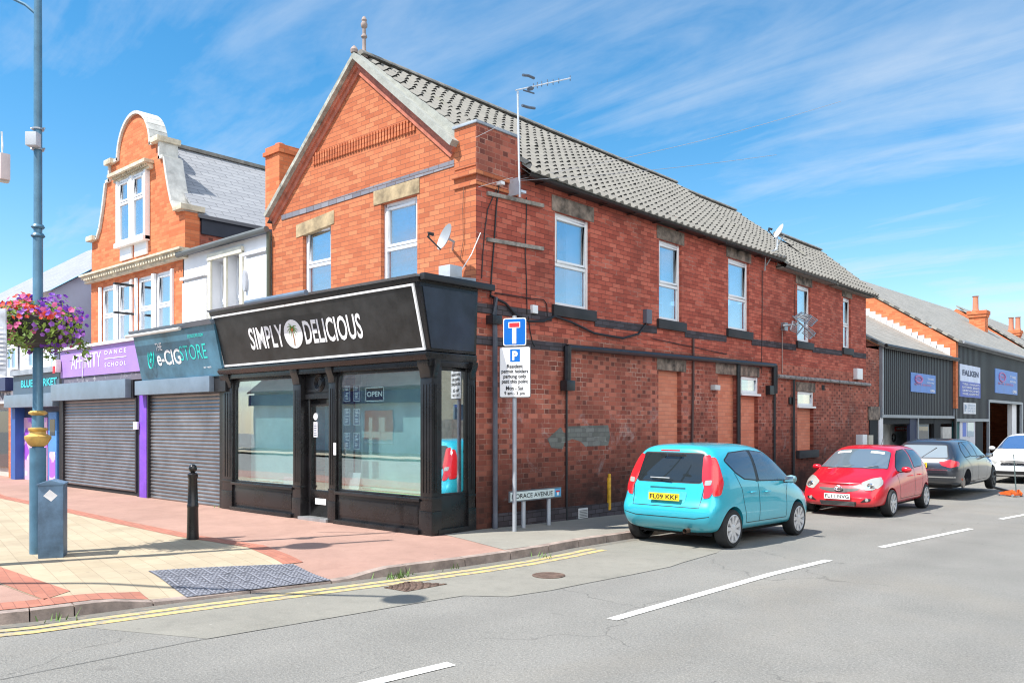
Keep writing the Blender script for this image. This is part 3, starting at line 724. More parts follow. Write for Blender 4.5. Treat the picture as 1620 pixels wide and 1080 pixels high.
# ---- pantiled roofs, every tile modelled
TILE_SHADE = pm('tile_roll_shade', (.02, .02, .02), .95)  # near-black face colour paints the shade inside the open roll ends
m, nt, b = new_mat('roof_tiles'); g = NT(nt); tcx = g.n('ShaderNodeTexCoord').outputs['Object']
wnx = g.n('ShaderNodeSeparateXYZ'); g.l(tcx, wnx.inputs[0])
ids = g.n('ShaderNodeCombineXYZ'); g.l(g.m('FLOOR', g.m('DIVIDE', wnx.outputs[1], .235)), ids.inputs[0]); g.l(g.m('FLOOR', g.m('DIVIDE', wnx.outputs[0], .212)), ids.inputs[1])
wn = g.n('ShaderNodeTexWhiteNoise', noise_dimensions='2D'); g.l(ids.outputs[0], wn.inputs['Vector'])
c = g.ramp(wn.outputs['Value'], [(0, (.19, .183, .165)), (1, (.215, .207, .186))])
c = g.mix(g.m('MULTIPLY', g.m('SUBTRACT', g.noise(tcx, 1.6, 8, .75, .4), .58), 4, clamp=True), c, (.19, .19, .13))
c = g.mix(g.m('MULTIPLY', g.m('SUBTRACT', g.noise(tcx, 22, 5, .8), .60), 4, clamp=True), c, (.32, .31, .27))
g.l(c, b.inputs['Base Color']); b.inputs['Roughness'].default_value = .85; g.bump(g.noise(tcx, 60, 4, .8), .35, .008, b.inputs['Normal']); TILE_R = m
def tiled(ex, ez, rx, rz, y0, y1, name='roof', rows=None, step=.30, sag=0):
    """slope from eave (ex,ez) to ridge (rx,rz), running along y"""
    sl_ = math.hypot(rx - ex, rz - ez); rows = rows or round(sl_ / .27); n = max(2, round((y1 - y0) / .235)); cw = (y1 - y0) / n
    t = Vector((rx - ex, 0, rz - ez)) / sl_; nrm = Vector((rz - ez, 0, ex - rx)) / sl_
    if nrm.z < 0: nrm = -nrm
    prof = [(0, .0), (.16, .0), (.30, .0), (.40, .008), (.50, .030), (.60, .046), (.70, .053), (.80, .046), (.90, .024), (1, .0)]
    m = bmesh.new(); L_ = sl_ / rows
    for r_ in range(rows):
        lo_ = []; hi_ = []; bt = []
        for c_ in range(n):
            jit = rnd.gauss(0, .003) + (.012 if rnd.random() < .015 else 0); jy = rnd.gauss(0, .004)
            for k, (u_, h_) in enumerate(prof[:-1] if c_ < n - 1 else prof):
                y = y0 + (c_ + u_) * cw + jy * (0 < k < 9)
                base = Vector((ex, y, ez)) + t * (r_ * L_) - Vector((0, 0, .025 * math.sin(math.pi * (y - y0) / (y1 - y0)) + .002 * math.sin(y * 2.3 + r_)))
                if sag: base.z += sag * math.sin(r_ * 1.0)
                lift = (.030 if r_ else .012) + jit
                lo_.append(m.verts.new(base - t * .03 + nrm * (h_ + lift))); hi_.append(m.verts.new(base + t * L_ + nrm * (h_ + .004)))
                bt.append(m.verts.new(base - t * .03 + nrm * (h_ * .1 - .004)))
        for i in range(len(lo_) - 1):
            m.faces.new((lo_[i], lo_[i + 1], hi_[i + 1], hi_[i])); k9 = (i % 9)
            f_ = m.faces.new((bt[i], bt[i + 1], lo_[i + 1], lo_[i])); f_.material_index = 1 if k9 in (3, 4, 5, 6, 7, 8) and r_ else 0
    mb = MB(); mb.b.free(); mb.b = m
    o = mb.build(name, [TILE_R, TILE_SHADE], corner, smooth=True, sharp=50, recalc=False, weld=False); return o
OH = .26
ze_ = EAVE + .02 + (8.10 - EAVE) * .16 + .03
MB().prism([(-.465, .035, ze_ + .03), (-2.86, .035, 8.13), (-2.86, .035, 7.86), (-.465, .035, ze_ - .26)], (0, .05, 0)).build('verge_pointing', TILE_L, corner)
def slope_ext(ex, ez, rx, rz, oh):   # carry the slope out over the eave
    k = (rz - ez) / (rx - ex); return ex + oh, ez + k * oh
RZ1 = 8.10; RX = -2.86
e = slope_ext(0, EAVE + .02, RX, RZ1, OH)
rf = tiled(e[0], e[1], RX, RZ1, PY1 + .02, 10.66)
tiled(RX * .16, EAVE + .02 + (RZ1 - EAVE) * .16 + .03, RX, RZ1, .06, PY1 + .02)
MB().prism([(e[0] - .05, 1.0, e[1] - .03), (RX, 1.0, RZ1 - .05), (-5.9, 1.0, 5.64), (-5.9, 1.0, 5.5), (0, 1.0, 5.8)], (0, 9.6, 0)).build('roof_deck', TILE, corner)
MB().prism([(-.5, .3, 6.18), (RX, .3, RZ1 - .05), (-5.9, .3, 5.64), (-5.9, .3, 5.5), (-.5, .3, 5.6)], (0, .7, 0)).build('roof_deck', TILE, corner)
tiled(-5.9, 5.68, RX, RZ1, .06, 10.66)
e2 = slope_ext(0, EAVE - .09, RX, RZ1 - .1, OH)
tiled(e2[0], e2[1], RX, RZ1 - .1, 10.67, 14.1)
MB().prism([(e2[0] - .05, 10.7, e2[1] - .09), (RX, 10.7, RZ1 - .19), (-5.9, 10.7, 5.5)], (0, 3.35, 0)).build('roof_deck', TILE, corner)
e3 = slope_ext(0, EAVE - .09, -1.54, 7.12, OH)
tiled(e3[0], e3[1], -1.54, 7.12, 14.1, 17.35)
MB().prism([(e3[0] - .05, 14.15, e3[1] - .09), (-1.54, 14.15, 7.02), (-3.1, 14.15, 5.5)], (0, 3.1, 0)).build('roof_deck', TILE, corner)
RIDGE = pm('ridge_tile', (.22, .21, .19), .8, var=.3, vs=6)
for x, z, y0, y1 in ((RX, RZ1, .0, 10.68), (RX, RZ1 - .1, 10.7, 14.12), (-1.54, 7.12, 14.13, 17.36)):
    rd = MB(); n = round((y1 - y0) / .45)
    for k in range(n):
        a, b_ = y0 + (y1 - y0) * k / n + .004, y0 + (y1 - y0) * (k + 1) / n
        q = [(x + .11 * math.sin(t_), z + .02 + .10 * math.cos(t_)) for t_ in [(-1.45 + .29 * i) for i in range(11)]]
        rd.prism([(p, a, r_) for p, r_ in q], (0, b_ - a, 0))
    rd.build('ridge_tiles', RIDGE, corner, smooth=True, sharp=40)
MB().pb(SW, 10.62, 10.70, -3.0, .30, 0, .01).b.free()
# verge of the main roof over the lower one, and far verge
for (x0, z0, x1, z1, y) in ((e[0], e[1], RX, RZ1, 10.67), (e2[0], e2[1], RX, RZ1 - .1, 14.1), (e3[0], e3[1], -1.54, 7.12, 17.37)):
    MB().prism([(x0, y, z0 + .05), (x1, y, z1 + .05), (x1, y, z1 - .1), (x0, y, z0 - .1)], (0, .05, 0)).build('roof_verge', TILE_L, corner)
# gutters
def gutter(x, z, y0, y1, parent=corner, mat=BLACKM, r=.06):
    m = MB(); q = [(x + r * math.cos(t_), z + r * math.sin(t_)) for t_ in [math.pi + math.pi * i / 8 for i in range(9)]]
    q2 = [(x + (r - .008) * math.cos(t_), z + (r - .008) * math.sin(t_)) for t_ in [2 * math.pi - math.pi * i / 8 for i in range(9)]]
    m.prism([(p, y0, r_) for p, r_ in q + q2], (0, y1 - y0, 0))
    for k in range(int((y1 - y0) / .9)): m.box(0, x, y0 + .4 + k * .9, y0 + .43 + k * .9, z - .07, z - .055)
    return m.build('gutter', mat, parent, smooth=True, sharp=50)
gutter(.20, e[1] - .02, 1.0, 10.6); gutter(.20, e2[1] - .02, 10.75, 17.3, mat=pm('grey_gutter', (.12, .13, .13), .5))
MB().box(0.0, .16, 1.0, 10.6, e[1] - .06, e[1] - .03).box(0, .16, 10.7, 17.3, e2[1] - .06, e2[1] - .03).build('soffit', BLACKM, corner)
# finial
fx, fz = F(580, 95)
fz = 8.1
MB().lathe([(.07, 0), (.05, .10), (.035, .14), (.032, .34), (.055, .37), (.05, .40), (.032, .42), (.032, .52), (.055, .55), (.06, .60), (.04, .64), (.05, .67), (.03, .72), (.005, .74)], (RX, .1, fz), 12).build('finial', pm('terracotta_grey', (.30, .24, .22), .8), corner, smooth=True)
MB().lathe([(.06, 0), (.07, .05), (.04, .10), (.005, .13)], (RX, -.12, fz + .02), 10).build('finial_boss', pm('terracotta_grey', (.3, .24, .22)), corner, smooth=True)
# back and party walls so the building is solid
MB().box(XL, -.35, .3, .35, -.3, 5.6).box(XL, XL + .2, .01, 17, -.3, 5.5).build('inner_wall', B_PLAIN, corner)

# ---------------------------------------------------------------- shopfront
SY = .92
shop = MB()
FP = PL('f', 0)
def fr(px, py, y): return F(px, py, y)
xL, xR = -5.85, 0.0
sf = MB()
zb_, zt_ = .0, 2.62
CORN = pm('black_gloss_paint', (.014, .014, .016))
def pilaster(pl, a0, a1, d, z0, z1, cap=True, name='pilaster'):
    m = MB(); m.pb(pl, a0, a1, d - .2, d, z0, z1); w_ = a1 - a0
    m.pb(pl, a0 - .015, a1 + .015, d - .19, d + .015, z0, z0 + .35); m.pb(pl, a0 - .01, a1 + .01, d - .19, d + .012, .52, .56)
    if w_ > .1: 
        for k in range(3): m.pb(pl, a0 + w_ * (.2 + .25 * k), a0 + w_ * (.3 + .25 * k), d, d + .008, .62, z1 - .35)
    if cap:   # scrolled bracket
        q = [(d, z1 - .26), (d + .015, z1 - .25), (d + .03, z1 - .16), (d + .07, z1 - .07), (d + .08, z1), (d, z1)]
        m.prism([pl.P(a0 + .01, *p) for p in q], pl.P(a1 - .01, 0, 0) - pl.P(a0 + .01, 0, 0))
    return m.build(name, BLACKP, corner, bevel=.004)
def fx_(px, y=-SY): return F(px, 700, y)[0]
P = [fx_(352), fx_(367), fx_(463.5), fx_(475.5), fx_(520), fx_(530.5), fx_(665), fx_(683)]
P[7] = 0.0
zt = 2.56
pilaster(FP, P[0], P[1], SY, 0, zt); pilaster(FP, P[2], P[3], SY, 0, zt); pilaster(FP, P[4], P[5], SY, 0, zt); pilaster(FP, P[6], P[7] - .002, SY, 0, zt)
G1, G2 = (P[1], P[2]), (P[5], P[6])
BL_IN = pm('window_backing_board', (.50, .66, .66), .8, var=.15, vs=1.2)
for i, (a, b_) in enumerate((G1, G2)):
    m = MB(); m.pb(FP, a, b_, SY - .12, SY - .03, .06, .50); m.pb(FP, a + .08, b_ - .08, SY - .03, SY - .02, .14, .42); m.pb(FP, a - .0, b_, SY - .12, SY + .03, .48, .53)
    m.pb(FP, a, b_, SY - .1, SY + .05, -.05, .07); m.build('stall_riser', BLACKP, corner, bevel=.005)
    f = MB(); d = SY - .06
    f.pb(FP, a, a + .04, d - .03, d + .02, .53, zt - .1); f.pb(FP, b_ - .035, b_, d - .03, d + .02, .53, zt - .1); f.pb(FP, a + .04, b_ - .035, d - .03, d + .02, zt - .14, zt - .08); f.pb(FP, a + .04, b_ - .035, d - .03, d + .02, .53, .56)
    w_ = f.build('shop_window', BLACKP, corner, bevel=.003)
    MB().pb(FP, a + .03, b_ - .03, d - .014, d - .006, .55, zt - .12).build('pane', SHOPG, w_)
    MB().pb(FP, a + .02, b_, d - .34, d - .33, .55, zt - .12).build('backing_board', BL_IN, w_)
    MB().pb(FP, a, b_, d - .33, d - .03, .50, .535).build('window_bed', pm('lime_sill', (.36, .62, .10), .6) if i else pm('cream_sill', (.5, .48, .42), .7), w_)
# door, set back a little
DG = (P[3], P[4]); d = SY - .16
f = MB(); f.pb(FP, DG[0], DG[0] + .11, d - .03, d + .03, .06, 2.05); f.pb(FP, DG[1] - .11, DG[1], d - .03, d + .03, .06, 2.05); f.pb(FP, DG[0] + .11, DG[1] - .11, d - .03, d + .03, 1.93, 2.05)
f.pb(FP, DG[0] + .11, DG[1] - .11, d - .03, d + .03, .06, .50)
door = f.build('shop_door', BLACKP, corner, bevel=.005)
MB().pb(FP, DG[0] + .10, DG[1] - .10, d - .005, d + .003, .49, 1.94).build('door_glass', SHOPG, door)
MB().pb(FP, DG[0] + .25, DG[1] - .25, d + .03, d + .038, .26, .36).build('letter_plate', WHITE_U, door, bevel=.003)
MB().tube([FP.P(DG[1] - .07, d + .03, 1.05), FP.P(DG[1] - .07, d + .08, 1.07), FP.P(DG[1] - .07, d + .08, 1.36), FP.P(DG[1] - .07, d + .03, 1.38)], .011).build('handle', GREYM, door, smooth=True)
MB().pb(FP, DG[0] + .0, DG[1], d - .35, d - .34, .3, 2.0).build('backing_board', pm('dim_backing', (.20, .26, .27), .8), door)
MB().pb(FP, DG[0], DG[1], d - .3, SY + .06, -.05, .05).build('door_step', pm('aluminium_tread', (.45, .46, .47), .4, .7), corner, bevel=.004)
f = MB(); f.pb(FP, DG[0], DG[1], SY - .16, SY - .08, 2.05, 2.13); f.pb(FP, DG[0], DG[1], SY - .16, SY - .12, 2.13, zt - .1)
f.pb(FP, DG[0] + .05, DG[1] - .05, SY - .12, SY - .105, 2.17, zt - .14)
for r0 in (.07, .11, .14):
    ring = [FP.P((DG[0] + DG[1]) / 2 + r0 * math.cos(t_), SY - .1, 2.32 + r0 * math.sin(t_)) for t_ in [k * math.pi / 10 for k in range(21)]]
    f.tube(ring, .009, 6)
f.build('carved_door_head', BLACKP, corner, smooth=True, sharp=30)
# side return
m = MB(); SP = SW
pilaster(SP, -SY + .002, -SY + .12, .0, 0, zt, name='pilaster'); pilaster(SP, -.16, -.02, .0, 0, zt)
ga, gb_ = -SY + .12, -.16
MB().pb(SP, ga, gb_, -.12, -.03, -.05, .57).pb(SP, ga, gb_, -.1, .02, -.05, .08).build('stall_riser', BLACKP, corner, bevel=.005)
f = MB(); f.pb(SP, ga, ga + .03, -.09, -.04, .57, zt - .08); f.pb(SP, gb_ - .03, gb_, -.09, -.04, .57, zt - .08); f.pb(SP, ga + .03, gb_ - .03, -.09, -.04, zt - .14, zt - .08); f.pb(SP, ga + .03, gb_ - .03, -.09, -.04, .57, .60)
w_ = f.build('shop_window', BLACKP, corner, bevel=.003)
MB().pb(SP, ga + .02, gb_ - .02, -.066, -.058, .59, zt - .1).build('pane', clear_glass('side_shop_glass', .5, wave=.02), w_)
MB().pb(SP, ga, gb_, -.38, -.37, .5, zt).build('backing_board', BL_IN, w_)
# lower cornice, fascia box, top cornice
def wrap(d_top, d_bot, z0, z1, name, mat, left=xL, sidey=.06, hollow=False, bev=.004):
    """a box round front and side; it leans out from z0 (d_bot) to z1 (d_top)"""
    m = MB()
    m.hexa([(left, -SY - d_bot, z0), (d_bot * .15, -SY - d_bot, z0), (d_bot * .15, 0, z0), (left, 0, z0),
            (left, -SY - d_top, z1), (d_top * .15, -SY - d_top, z1), (d_top * .15, 0, z1), (left, 0, z1)])
    return m.build(name, mat, corner, bevel=bev)
wrap(.05, .05, zt - .09, zt, 'lower_cornice', BLACKP)
wrap(.15, .10, zt, zt + .07, 'lower_cornice', BLACKP); wrap(.12, .12, zt + .07, zt + .115, 'lower_cornice', BLACKP)
ZF0, ZF1 = 2.69, 3.66
fas = wrap(.27, .03, ZF0, ZF1, 'fascia', BLACKP)
wrap(.31, .29, ZF1, ZF1 + .07, 'top_cornice', BLACKP); wrap(.36, .33, ZF1 + .07, ZF1 + .10, 'top_cornice', pm('grey_capping', (.20, .24, .28), .45, var=.2))
# lead flat on top
MB().hexa([(xL, -SY - .3, ZF1 + .10), (0, -SY - .3, ZF1 + .10), (0.0, -.0, ZF1 + .12), (xL, -.0, ZF1 + .12), (xL, -SY - .3, ZF1 + .11), (0, -SY - .3, ZF1 + .11), (0.0, 0, ZF1 + .2), (xL, 0, ZF1 + .2)]).build('lead_flat', LEAD, corner)
# side gutter along the fascia end
MB().box(.05, .15, -1.2, .28, ZF1 + .02, ZF1 + .12).build('fascia_gutter', BLACKM, corner, bevel=.02)

# ---- the sign on the fascia
sign = thing('fascia_sign', 'long sloping black fascia sign with a white border, palm tree badge and white capitals', 'shop sign', (-2.9, -1.1, 3.2))
def fpt(u, v, out=0):   # u 0..1 left to right, v 0..1 bottom to top, on the leaning face
    x = xL + .03 + u * (-.03 - xL - .03 + .0); z = ZF0 + .02 + v * (ZF1 - ZF0 - .03); dd = .03 + (.27 - .03) * (z - ZF0) / (ZF1 - ZF0)
    nv = Vector((0, -(ZF1 - ZF0), -.24)).normalized()
    return Vector((x, -SY - dd, z)) + nv * out
SB = pm('sign_black', (.022, .022, .022), .38, var=.5, vs=3)
SWH = pm('sign_white', (.86, .86, .88), .45, var=.03)
def panel(u0, u1, v0, v1, o0, o1, name, mat, parent=sign):
    return MB().hexa([fpt(u0, v0, o0), fpt(u1, v0, o0), fpt(u1, v1, o0), fpt(u0, v1, o0), fpt(u0, v0, o1), fpt(u1, v0, o1), fpt(u1, v1, o1), fpt(u0, v1, o1)]).build(name, mat, parent)
panel(.012, .988, .02, .98, .002, .012, 'board', SB)
b1_ = MB()
for u0, u1, v0, v1 in ((.008, .992, .0, .035), (.008, .992, .965, 1.0), (.008, .0145, .035, .965), (.9855, .992, .035, .965)):
    b1_.hexa([fpt(u0, v0, .002), fpt(u1, v0, .002), fpt(u1, v1, .002), fpt(u0, v1, .002), fpt(u0, v0, .03), fpt(u1, v0, .03), fpt(u1, v1, .03), fpt(u0, v1, .03)])
b1_.build('border_trim', SWH, sign)
def fas_text(s, u0, u1, v0, v1, mat=SWH, bold=.018):
    p = fpt(u0, v0, .014); text(s, p, fpt(u1, v0, .014) - p, fpt(u0, v1, .014) - p, mat, sign, bold=bold)
# find u for pixel columns on the leaning face at mid height
def uu(px):
    x = F(px, 540, -SY - .15)[0]; return (x - xL - .03) / (-.06 - xL)
fas_text('SIMPLY', uu(396), uu(449.5), .27, .68); fas_text('DELICIOUS', uu(482), uu(573), .27, .68)
uc = uu(465); ctr = fpt(uc, .475, .016); ux = Vector((1, 0, 0)); uz = (fpt(.5, .9) - fpt(.5, .1)).normalized()
def disc(c_, ru, rv, n=28): return [c_ + ux * ru * math.cos(2 * math.pi * k / n) + uz * rv * math.sin(2 * math.pi * k / n) for k in range(n)]
MB().prism(disc(ctr, .265, .245), (0, -.004, -.001)).build('badge', SWH, sign)
pt = MB(); c2 = ctr + Vector((0, -.008, 0))
tr = [(-.01, -.2), (.005, -.1), (0, .02), (.012, .08)]
pt.face([c2 + ux * (x - .014) + uz * z for x, z in tr] + [c2 + ux * (x + .012) + uz * z for x, z in tr[::-1]])
pt.build('palm_trunk', pm('palm_brown', (.35, .17, .05)), sign, recalc=False)
pf = MB(); hc = c2 + ux * .005 + uz * .08 + Vector((0, -.002, 0))
for k, (ang, ln) in enumerate(((90, .13), (60, .14), (30, .15), (5, .15), (-25, .13), (120, .14), (150, .15), (175, .15), (205, .13), (75, .10), (105, .1))):
    prev = hc
    for i in range(4):
        t_ = (i + 1) / 4; a = R(ang) - (1 if -90 < ang < 90 else -1) * t_ * .7
        nx = hc + ux * math.cos(a) * ln * t_ + uz * math.sin(a) * ln * t_; wd = .02 * (1 - t_ * .7); pv = ux * -math.sin(a) * wd + uz * math.cos(a) * wd
        pf.face([prev - pv, nx - pv * .7, nx + pv * .7, prev + pv]); prev = nx
pf.build('palm_leaves', pm('palm_green', (.16, .30, .05)), sign, recalc=False)
MB().lathe([(.03, 0), (.03, .003)], hc + Vector((0, -.004, 0)), 10, 'y').build('palm_heart', pm('palm_red', (.55, .12, .03)), sign)
# plain dark glass-like board on the side of the fascia
sb = MB(); q = [(-SY - .22, ZF1 - .06), (-.06, ZF1 - .06), (-.06, ZF0 + .04), (-SY - .02, ZF0 + .04)]
def xo(z): return (.03 + .24 * (z - ZF0) / (ZF1 - ZF0)) * .15
o = MB().hexa([(xo(q[3][1]) + .002, q[3][0], q[3][1]), (xo(q[2][1]) + .002, q[2][0], q[2][1]), (xo(q[1][1]) + .002, q[1][0], q[1][1]), (xo(q[0][1]) + .002, q[0][0], q[0][1])] + [(xo(z) + .014, y, z) for y, z in (q[3], q[2], q[1], q[0])]).build('blank_side_board', pm('dark_slate_board', (.025, .035, .055), .35, var=.3, vs=2), corner)
# sign trough light
def trough(x0, x1, y, z, label, col_=None):
    o = MB().tube([(x0, y, z), (x1, y, z)], .045, 10).build('trough_light', pm('grey_blue_trough', (.16, .22, .30), .4, .2), None, smooth=True); tag(o, label, 'sign light')
    m = MB(); 
    for k in range(3): x = x0 + (x1 - x0) * (k + .5) / 3; m.box(x - .01, x + .01, y, y + .22, z + .02, z + .035)
    m.build('bracket', BLACKM, o)
trough(F(392, 485, -1.35)[0], F(487, 467, -1.35)[0], -1.38, 3.74, 'grey tube light on the top edge of the black palm sign')
# things in the shop windows
LEAF = pm('leaflet_white', (.75, .76, .8), .6, var=.05); NAVY = pm('leaflet_navy', (.05, .06, .14), .5)
PW = SY - .09
def poster_grid():
    for i in range(3):
        for j in range(2):
            c0 = F(548 + j * 15.5, 0, -PW)[0]; zc = [2.12, 1.74, 1.35][i]
            o = MB().pb(FP, c0 - .08, c0 + .08, PW - .02, PW - .012, zc - .13, zc + .13).build('leaflet', NAVY); tag(o, f'navy menu card in the shop window, {["top","middle","bottom"][i]} row, {["left","right"][j]} column', 'menu card', 'menu cards hung in the shop window')
            t = MB(); 
            for e0, e1, g0, g1 in ((-.08, .08, .122, .13), (-.08, .08, -.13, -.122), (-.08, -.073, -.122, .122), (.073, .08, -.122, .122)): t.pb(FP, c0 + e0, c0 + e1, PW - .012, PW - .008, zc + g0, zc + g1)
            for k in range(9):
                if rnd.random() < .8: t.pb(FP, c0 - .05 + rnd.random() * .02, c0 + .055 - rnd.random() * .05, PW - .012, PW - .009, zc + .10 - k * .024, zc + .112 - k * .024)
            t.build('printed_lines', LEAF, o)
poster_grid()
m = MB()
for px in (541.5, 571): 
    x = F(px, 0, -PW)[0]; m.pb(FP, x - .003, x + .003, PW - .014, PW - .008, .56, 2.46)
o = m.build('hanging_wires', GREYM); tag(o, 'thin steel display wires holding the menu cards', 'wire')
xo_ = F(591, 0, -PW)[0]
op = thing('open_sign', 'small black sign reading OPEN in white, hung in the shop window', 'open sign', (xo_, -PW, 2.1))
x0o, x1o = F(578, 0, -PW)[0], F(606, 0, -PW)[0]
MB().pb(FP, x0o, x1o, PW - .02, PW - .01, 1.99, 2.2).build('board', SB, op)
bm_ = MB()
for a, b_, c_, e_ in ((x0o, x1o, 1.985, 1.998), (x0o, x1o, 2.192, 2.205), (x0o - .006, x0o + .006, 1.985, 2.205), (x1o - .006, x1o + .006, 1.985, 2.205)): bm_.pb(FP, a, b_, PW - .012, PW - .006, c_, e_)
bm_.build('border_trim', SWH, op)
text('OPEN', (x0o + .03, -PW + .009, 2.055), (x1o - x0o - .06, 0, 0), (0, 0, .085), SWH, op, bold=.02)
m = MB(); m.pb(FP, x0o + .04, x0o + .044, PW - .014, PW - .01, 2.2, 2.46).pb(FP, x1o - .044, x1o - .04, PW - .014, PW - .01, 2.2, 2.46); m.build('hanging_wire', GREYM, op)
dx = F(500, 0, -(SY - .16))[0]
o = MB().lathe([(.06, 0), (.06, .006)], (dx, -(SY - .16) - .012, 1.75), 18, 'y').build('round_door_notice', LEAF); tag(o, 'round white notice on the shop door glass', 'notice')
o = MB().box(dx - .055, dx + .055, -(SY - .16) - .012, -(SY - .16) - .006, 1.4, 1.66).build('door_notice', LEAF); tag(o, 'tall white opening hours card with printed lines on the shop door', 'notice')
t = MB()
for k in range(7): t.box(dx - .04, dx + .035, -(SY - .16) - .014, -(SY - .16) - .012, 1.43 + k * .03, 1.442 + k * .03)
t.build('printed_lines', NAVY, o)
o = MB().prism([FP.P(F(536, 0, -PW)[0], PW - .1, .56), FP.P(F(559, 0, -PW)[0], PW - .1, .56), FP.P(F(560, 0, -PW)[0], PW - .14, .83), FP.P(F(541, 0, -PW)[0], PW - .14, .83)], (0, .01, 0)).build('folded_leaflet', LEAF); tag(o, 'white leaflet standing on the sill of the right shop window', 'leaflet')
o = MB().pb(FP, F(447, 0, -PW)[0], F(463, 0, -PW)[0], PW - .03, PW - .02, .56, .69).build('white_card', LEAF); tag(o, 'small blank white card low in the left shop window corner', 'card')
a0 = F(533, 0, -SY)[0]
o = MB().pb(FP, a0 - .045, a0 + .02, SY + .03, SY + .036, 1.12, 1.32).build('post_sticker', LEAF); tag(o, 'small white notice stuck beside the shop door handle', 'notice')
# ================================================================ the row to the left
WP = PL('f', 0)
# ---- white rendered shop
wh = thing('white_rendered_building', 'low white rendered shop building between the corner shop and the curved gable', 'building', (-7.5, 4, 0))
WX0, WX1, WZ = -9.3, -5.67, 5.42
def nar(x0, x1, yt, yb):
    a0, _ = F(x0, 450); a1, _ = F(x1, 450); return (a0, a1, F((x0 + x1) / 2, yb)[1], F((x0 + x1) / 2, yt)[1])
NW = [(F(336, 440)[0], F(357, 440)[0], 3.4, F(346, 410)[1]), (F(361, 440)[0], F(382, 440)[0], 3.4, F(371, 400)[1])]
MB().holes(WP, WX0, WX1, 2.8, WZ, NW, .28).face([(WX0, 0, WZ), (WX1, 0, WZ), (WX1, .3, WZ), (WX0, .3, WZ)])
m = MB(); m.holes(WP, WX0, WX1, 2.8, WZ, NW, .28); m.build('front_wall', WHITE_R, wh, recalc=False)
for h in NW: w_ = window(WP, h, wh, .48, .2, pane=GLS, fw=.05); curtain(WP, h, w_, 'all')
m = MB(); m.pb(WP, NW[0][0] - .12, NW[0][0], 0, .05, 3.3, NW[0][3]); m.pb(WP, NW[0][1], NW[1][0], 0, .05, 3.3, NW[0][3]); m.pb(WP, NW[1][1], NW[1][1] + .1, 0, .05, 3.3, NW[1][3])
m.pb(WP, NW[0][0] - .12, NW[1][1] + .1, 0, .07, NW[0][3], NW[0][3] + .14)
m.build('window_surround', pm('cream_stone_paint', (.74, .70, .58), .8, var=.12, vs=4), wh, bevel=.01)
MB().pb(WP, WX0 + .05, NW[0][0] - .22, 0, .05, 3.0, 4.8).build('raised_panel', WHITE_R, wh, bevel=.01); MB().pb(WP, NW[1][1] + .2, WX1 - .08, 0, .05, 3.0, 5.0).build('raised_panel', WHITE_R, wh, bevel=.01)
MB().pb(WP, WX0 + .02, NW[0][0] - .2, 0, .09, 4.86, 4.92).build('moulding', WHITE_R, wh); MB().pb(WP, NW[1][1] + .18, WX1 - .06, 0, .09, 5.06, 5.12).build('moulding', WHITE_R, wh)
MB().box(WX0, WX1, .28, 9, 0, WZ - .05).build('shell', WHITE_R, wh)
MB().hexa([(WX0, -.12, WZ + .0), (WX1, -.12, WZ + .0), (WX1, 9, WZ + .1), (WX0, 9, WZ + .1), (WX0, -.12, WZ + .06), (WX1, -.12, WZ + .06), (WX1, 9, WZ + .16), (WX0, 9, WZ + .16)]).build('flat_roof', pm('grey_felt', (.12, .14, .18), .8), wh)
m = MB(); m.tube([(WX0, -.14, WZ + .02), (WX1 + .05, -.14, WZ + .04)], .06, 10); m.build('gutter', pm('grey_gutter', (.12, .13, .13)), wh, smooth=True)
MB().tube([(WX1 + .0, -.06, WZ), (WX1, -.06, 3.5)], .045, 10).build('drainpipe', pm('olive_pipe', (.08, .09, .06), .5), wh, smooth=True)
MB().prism([WP.P(NW[1][1] + .28 + .07 * math.sin(t_), .05, 4.55 + .22 * math.cos(t_)) for t_ in [k * math.pi / 8 for k in range(16)]], (0, -.06, 0)).build('oval_plaque', pm('grey_plaque', (.45, .46, .5), .6), wh)

# ---- gabled building with the shaped Dutch gable
af = thing('curved_gable_building', 'tall orange brick building with a shaped Dutch gable, cream stone bands and slate roof', 'building', (-11.85, 4, 0))
AX0, AX1 = F(144.4, 440)[0], F(291, 440)[0]
CREAM_S = pm('cream_stone', (.62, .55, .42), .8, var=.25, vs=5, bump=.3, bs=40)
GREY_S = pm('lead_grey_stone', (.42, .46, .50), .7, var=.2, vs=5)
def fp(px, py, d=0): x, z = F(px, py, -d); return WP.P(x, d, z)
cw1 = (F(190, 450)[0], F(207, 450)[0]); 
def rectF(x0, x1, yt, yb): xm = (x0 + x1) / 2; return (F(x0, 500)[0], F(x1, 500)[0], F(xm, yb)[1], F(xm, yt)[1])
AW1 = rectF(161, 208, 455, 555); AW2 = rectF(218, 272, 428, 530); AW3 = rectF(190, 236, 290, 380)
CZ = F(215, 420)[1]       # cornice
mm = MB(); mm.holes(WP, AX0, AX1, 2.8, 5.45, [(a, b_, 3.1, 5.2) for a, b_, _, _ in (AW1, AW2)], .15)
mm.build('front_wall', B_ORANGE, af, recalc=False)
out = [(144.4, 446), (144.4, 375), (160, 371), (185, 300), (181, 268), (193, 264), (196, 225), (203, 200), (213, 185), (224, 184), (232, 200), (237, 232), (250, 226), (266, 228), (266, 262), (247, 262), (252, 290), (276, 315), (289, 305), (307, 302), (307, 390), (287.5, 389)]
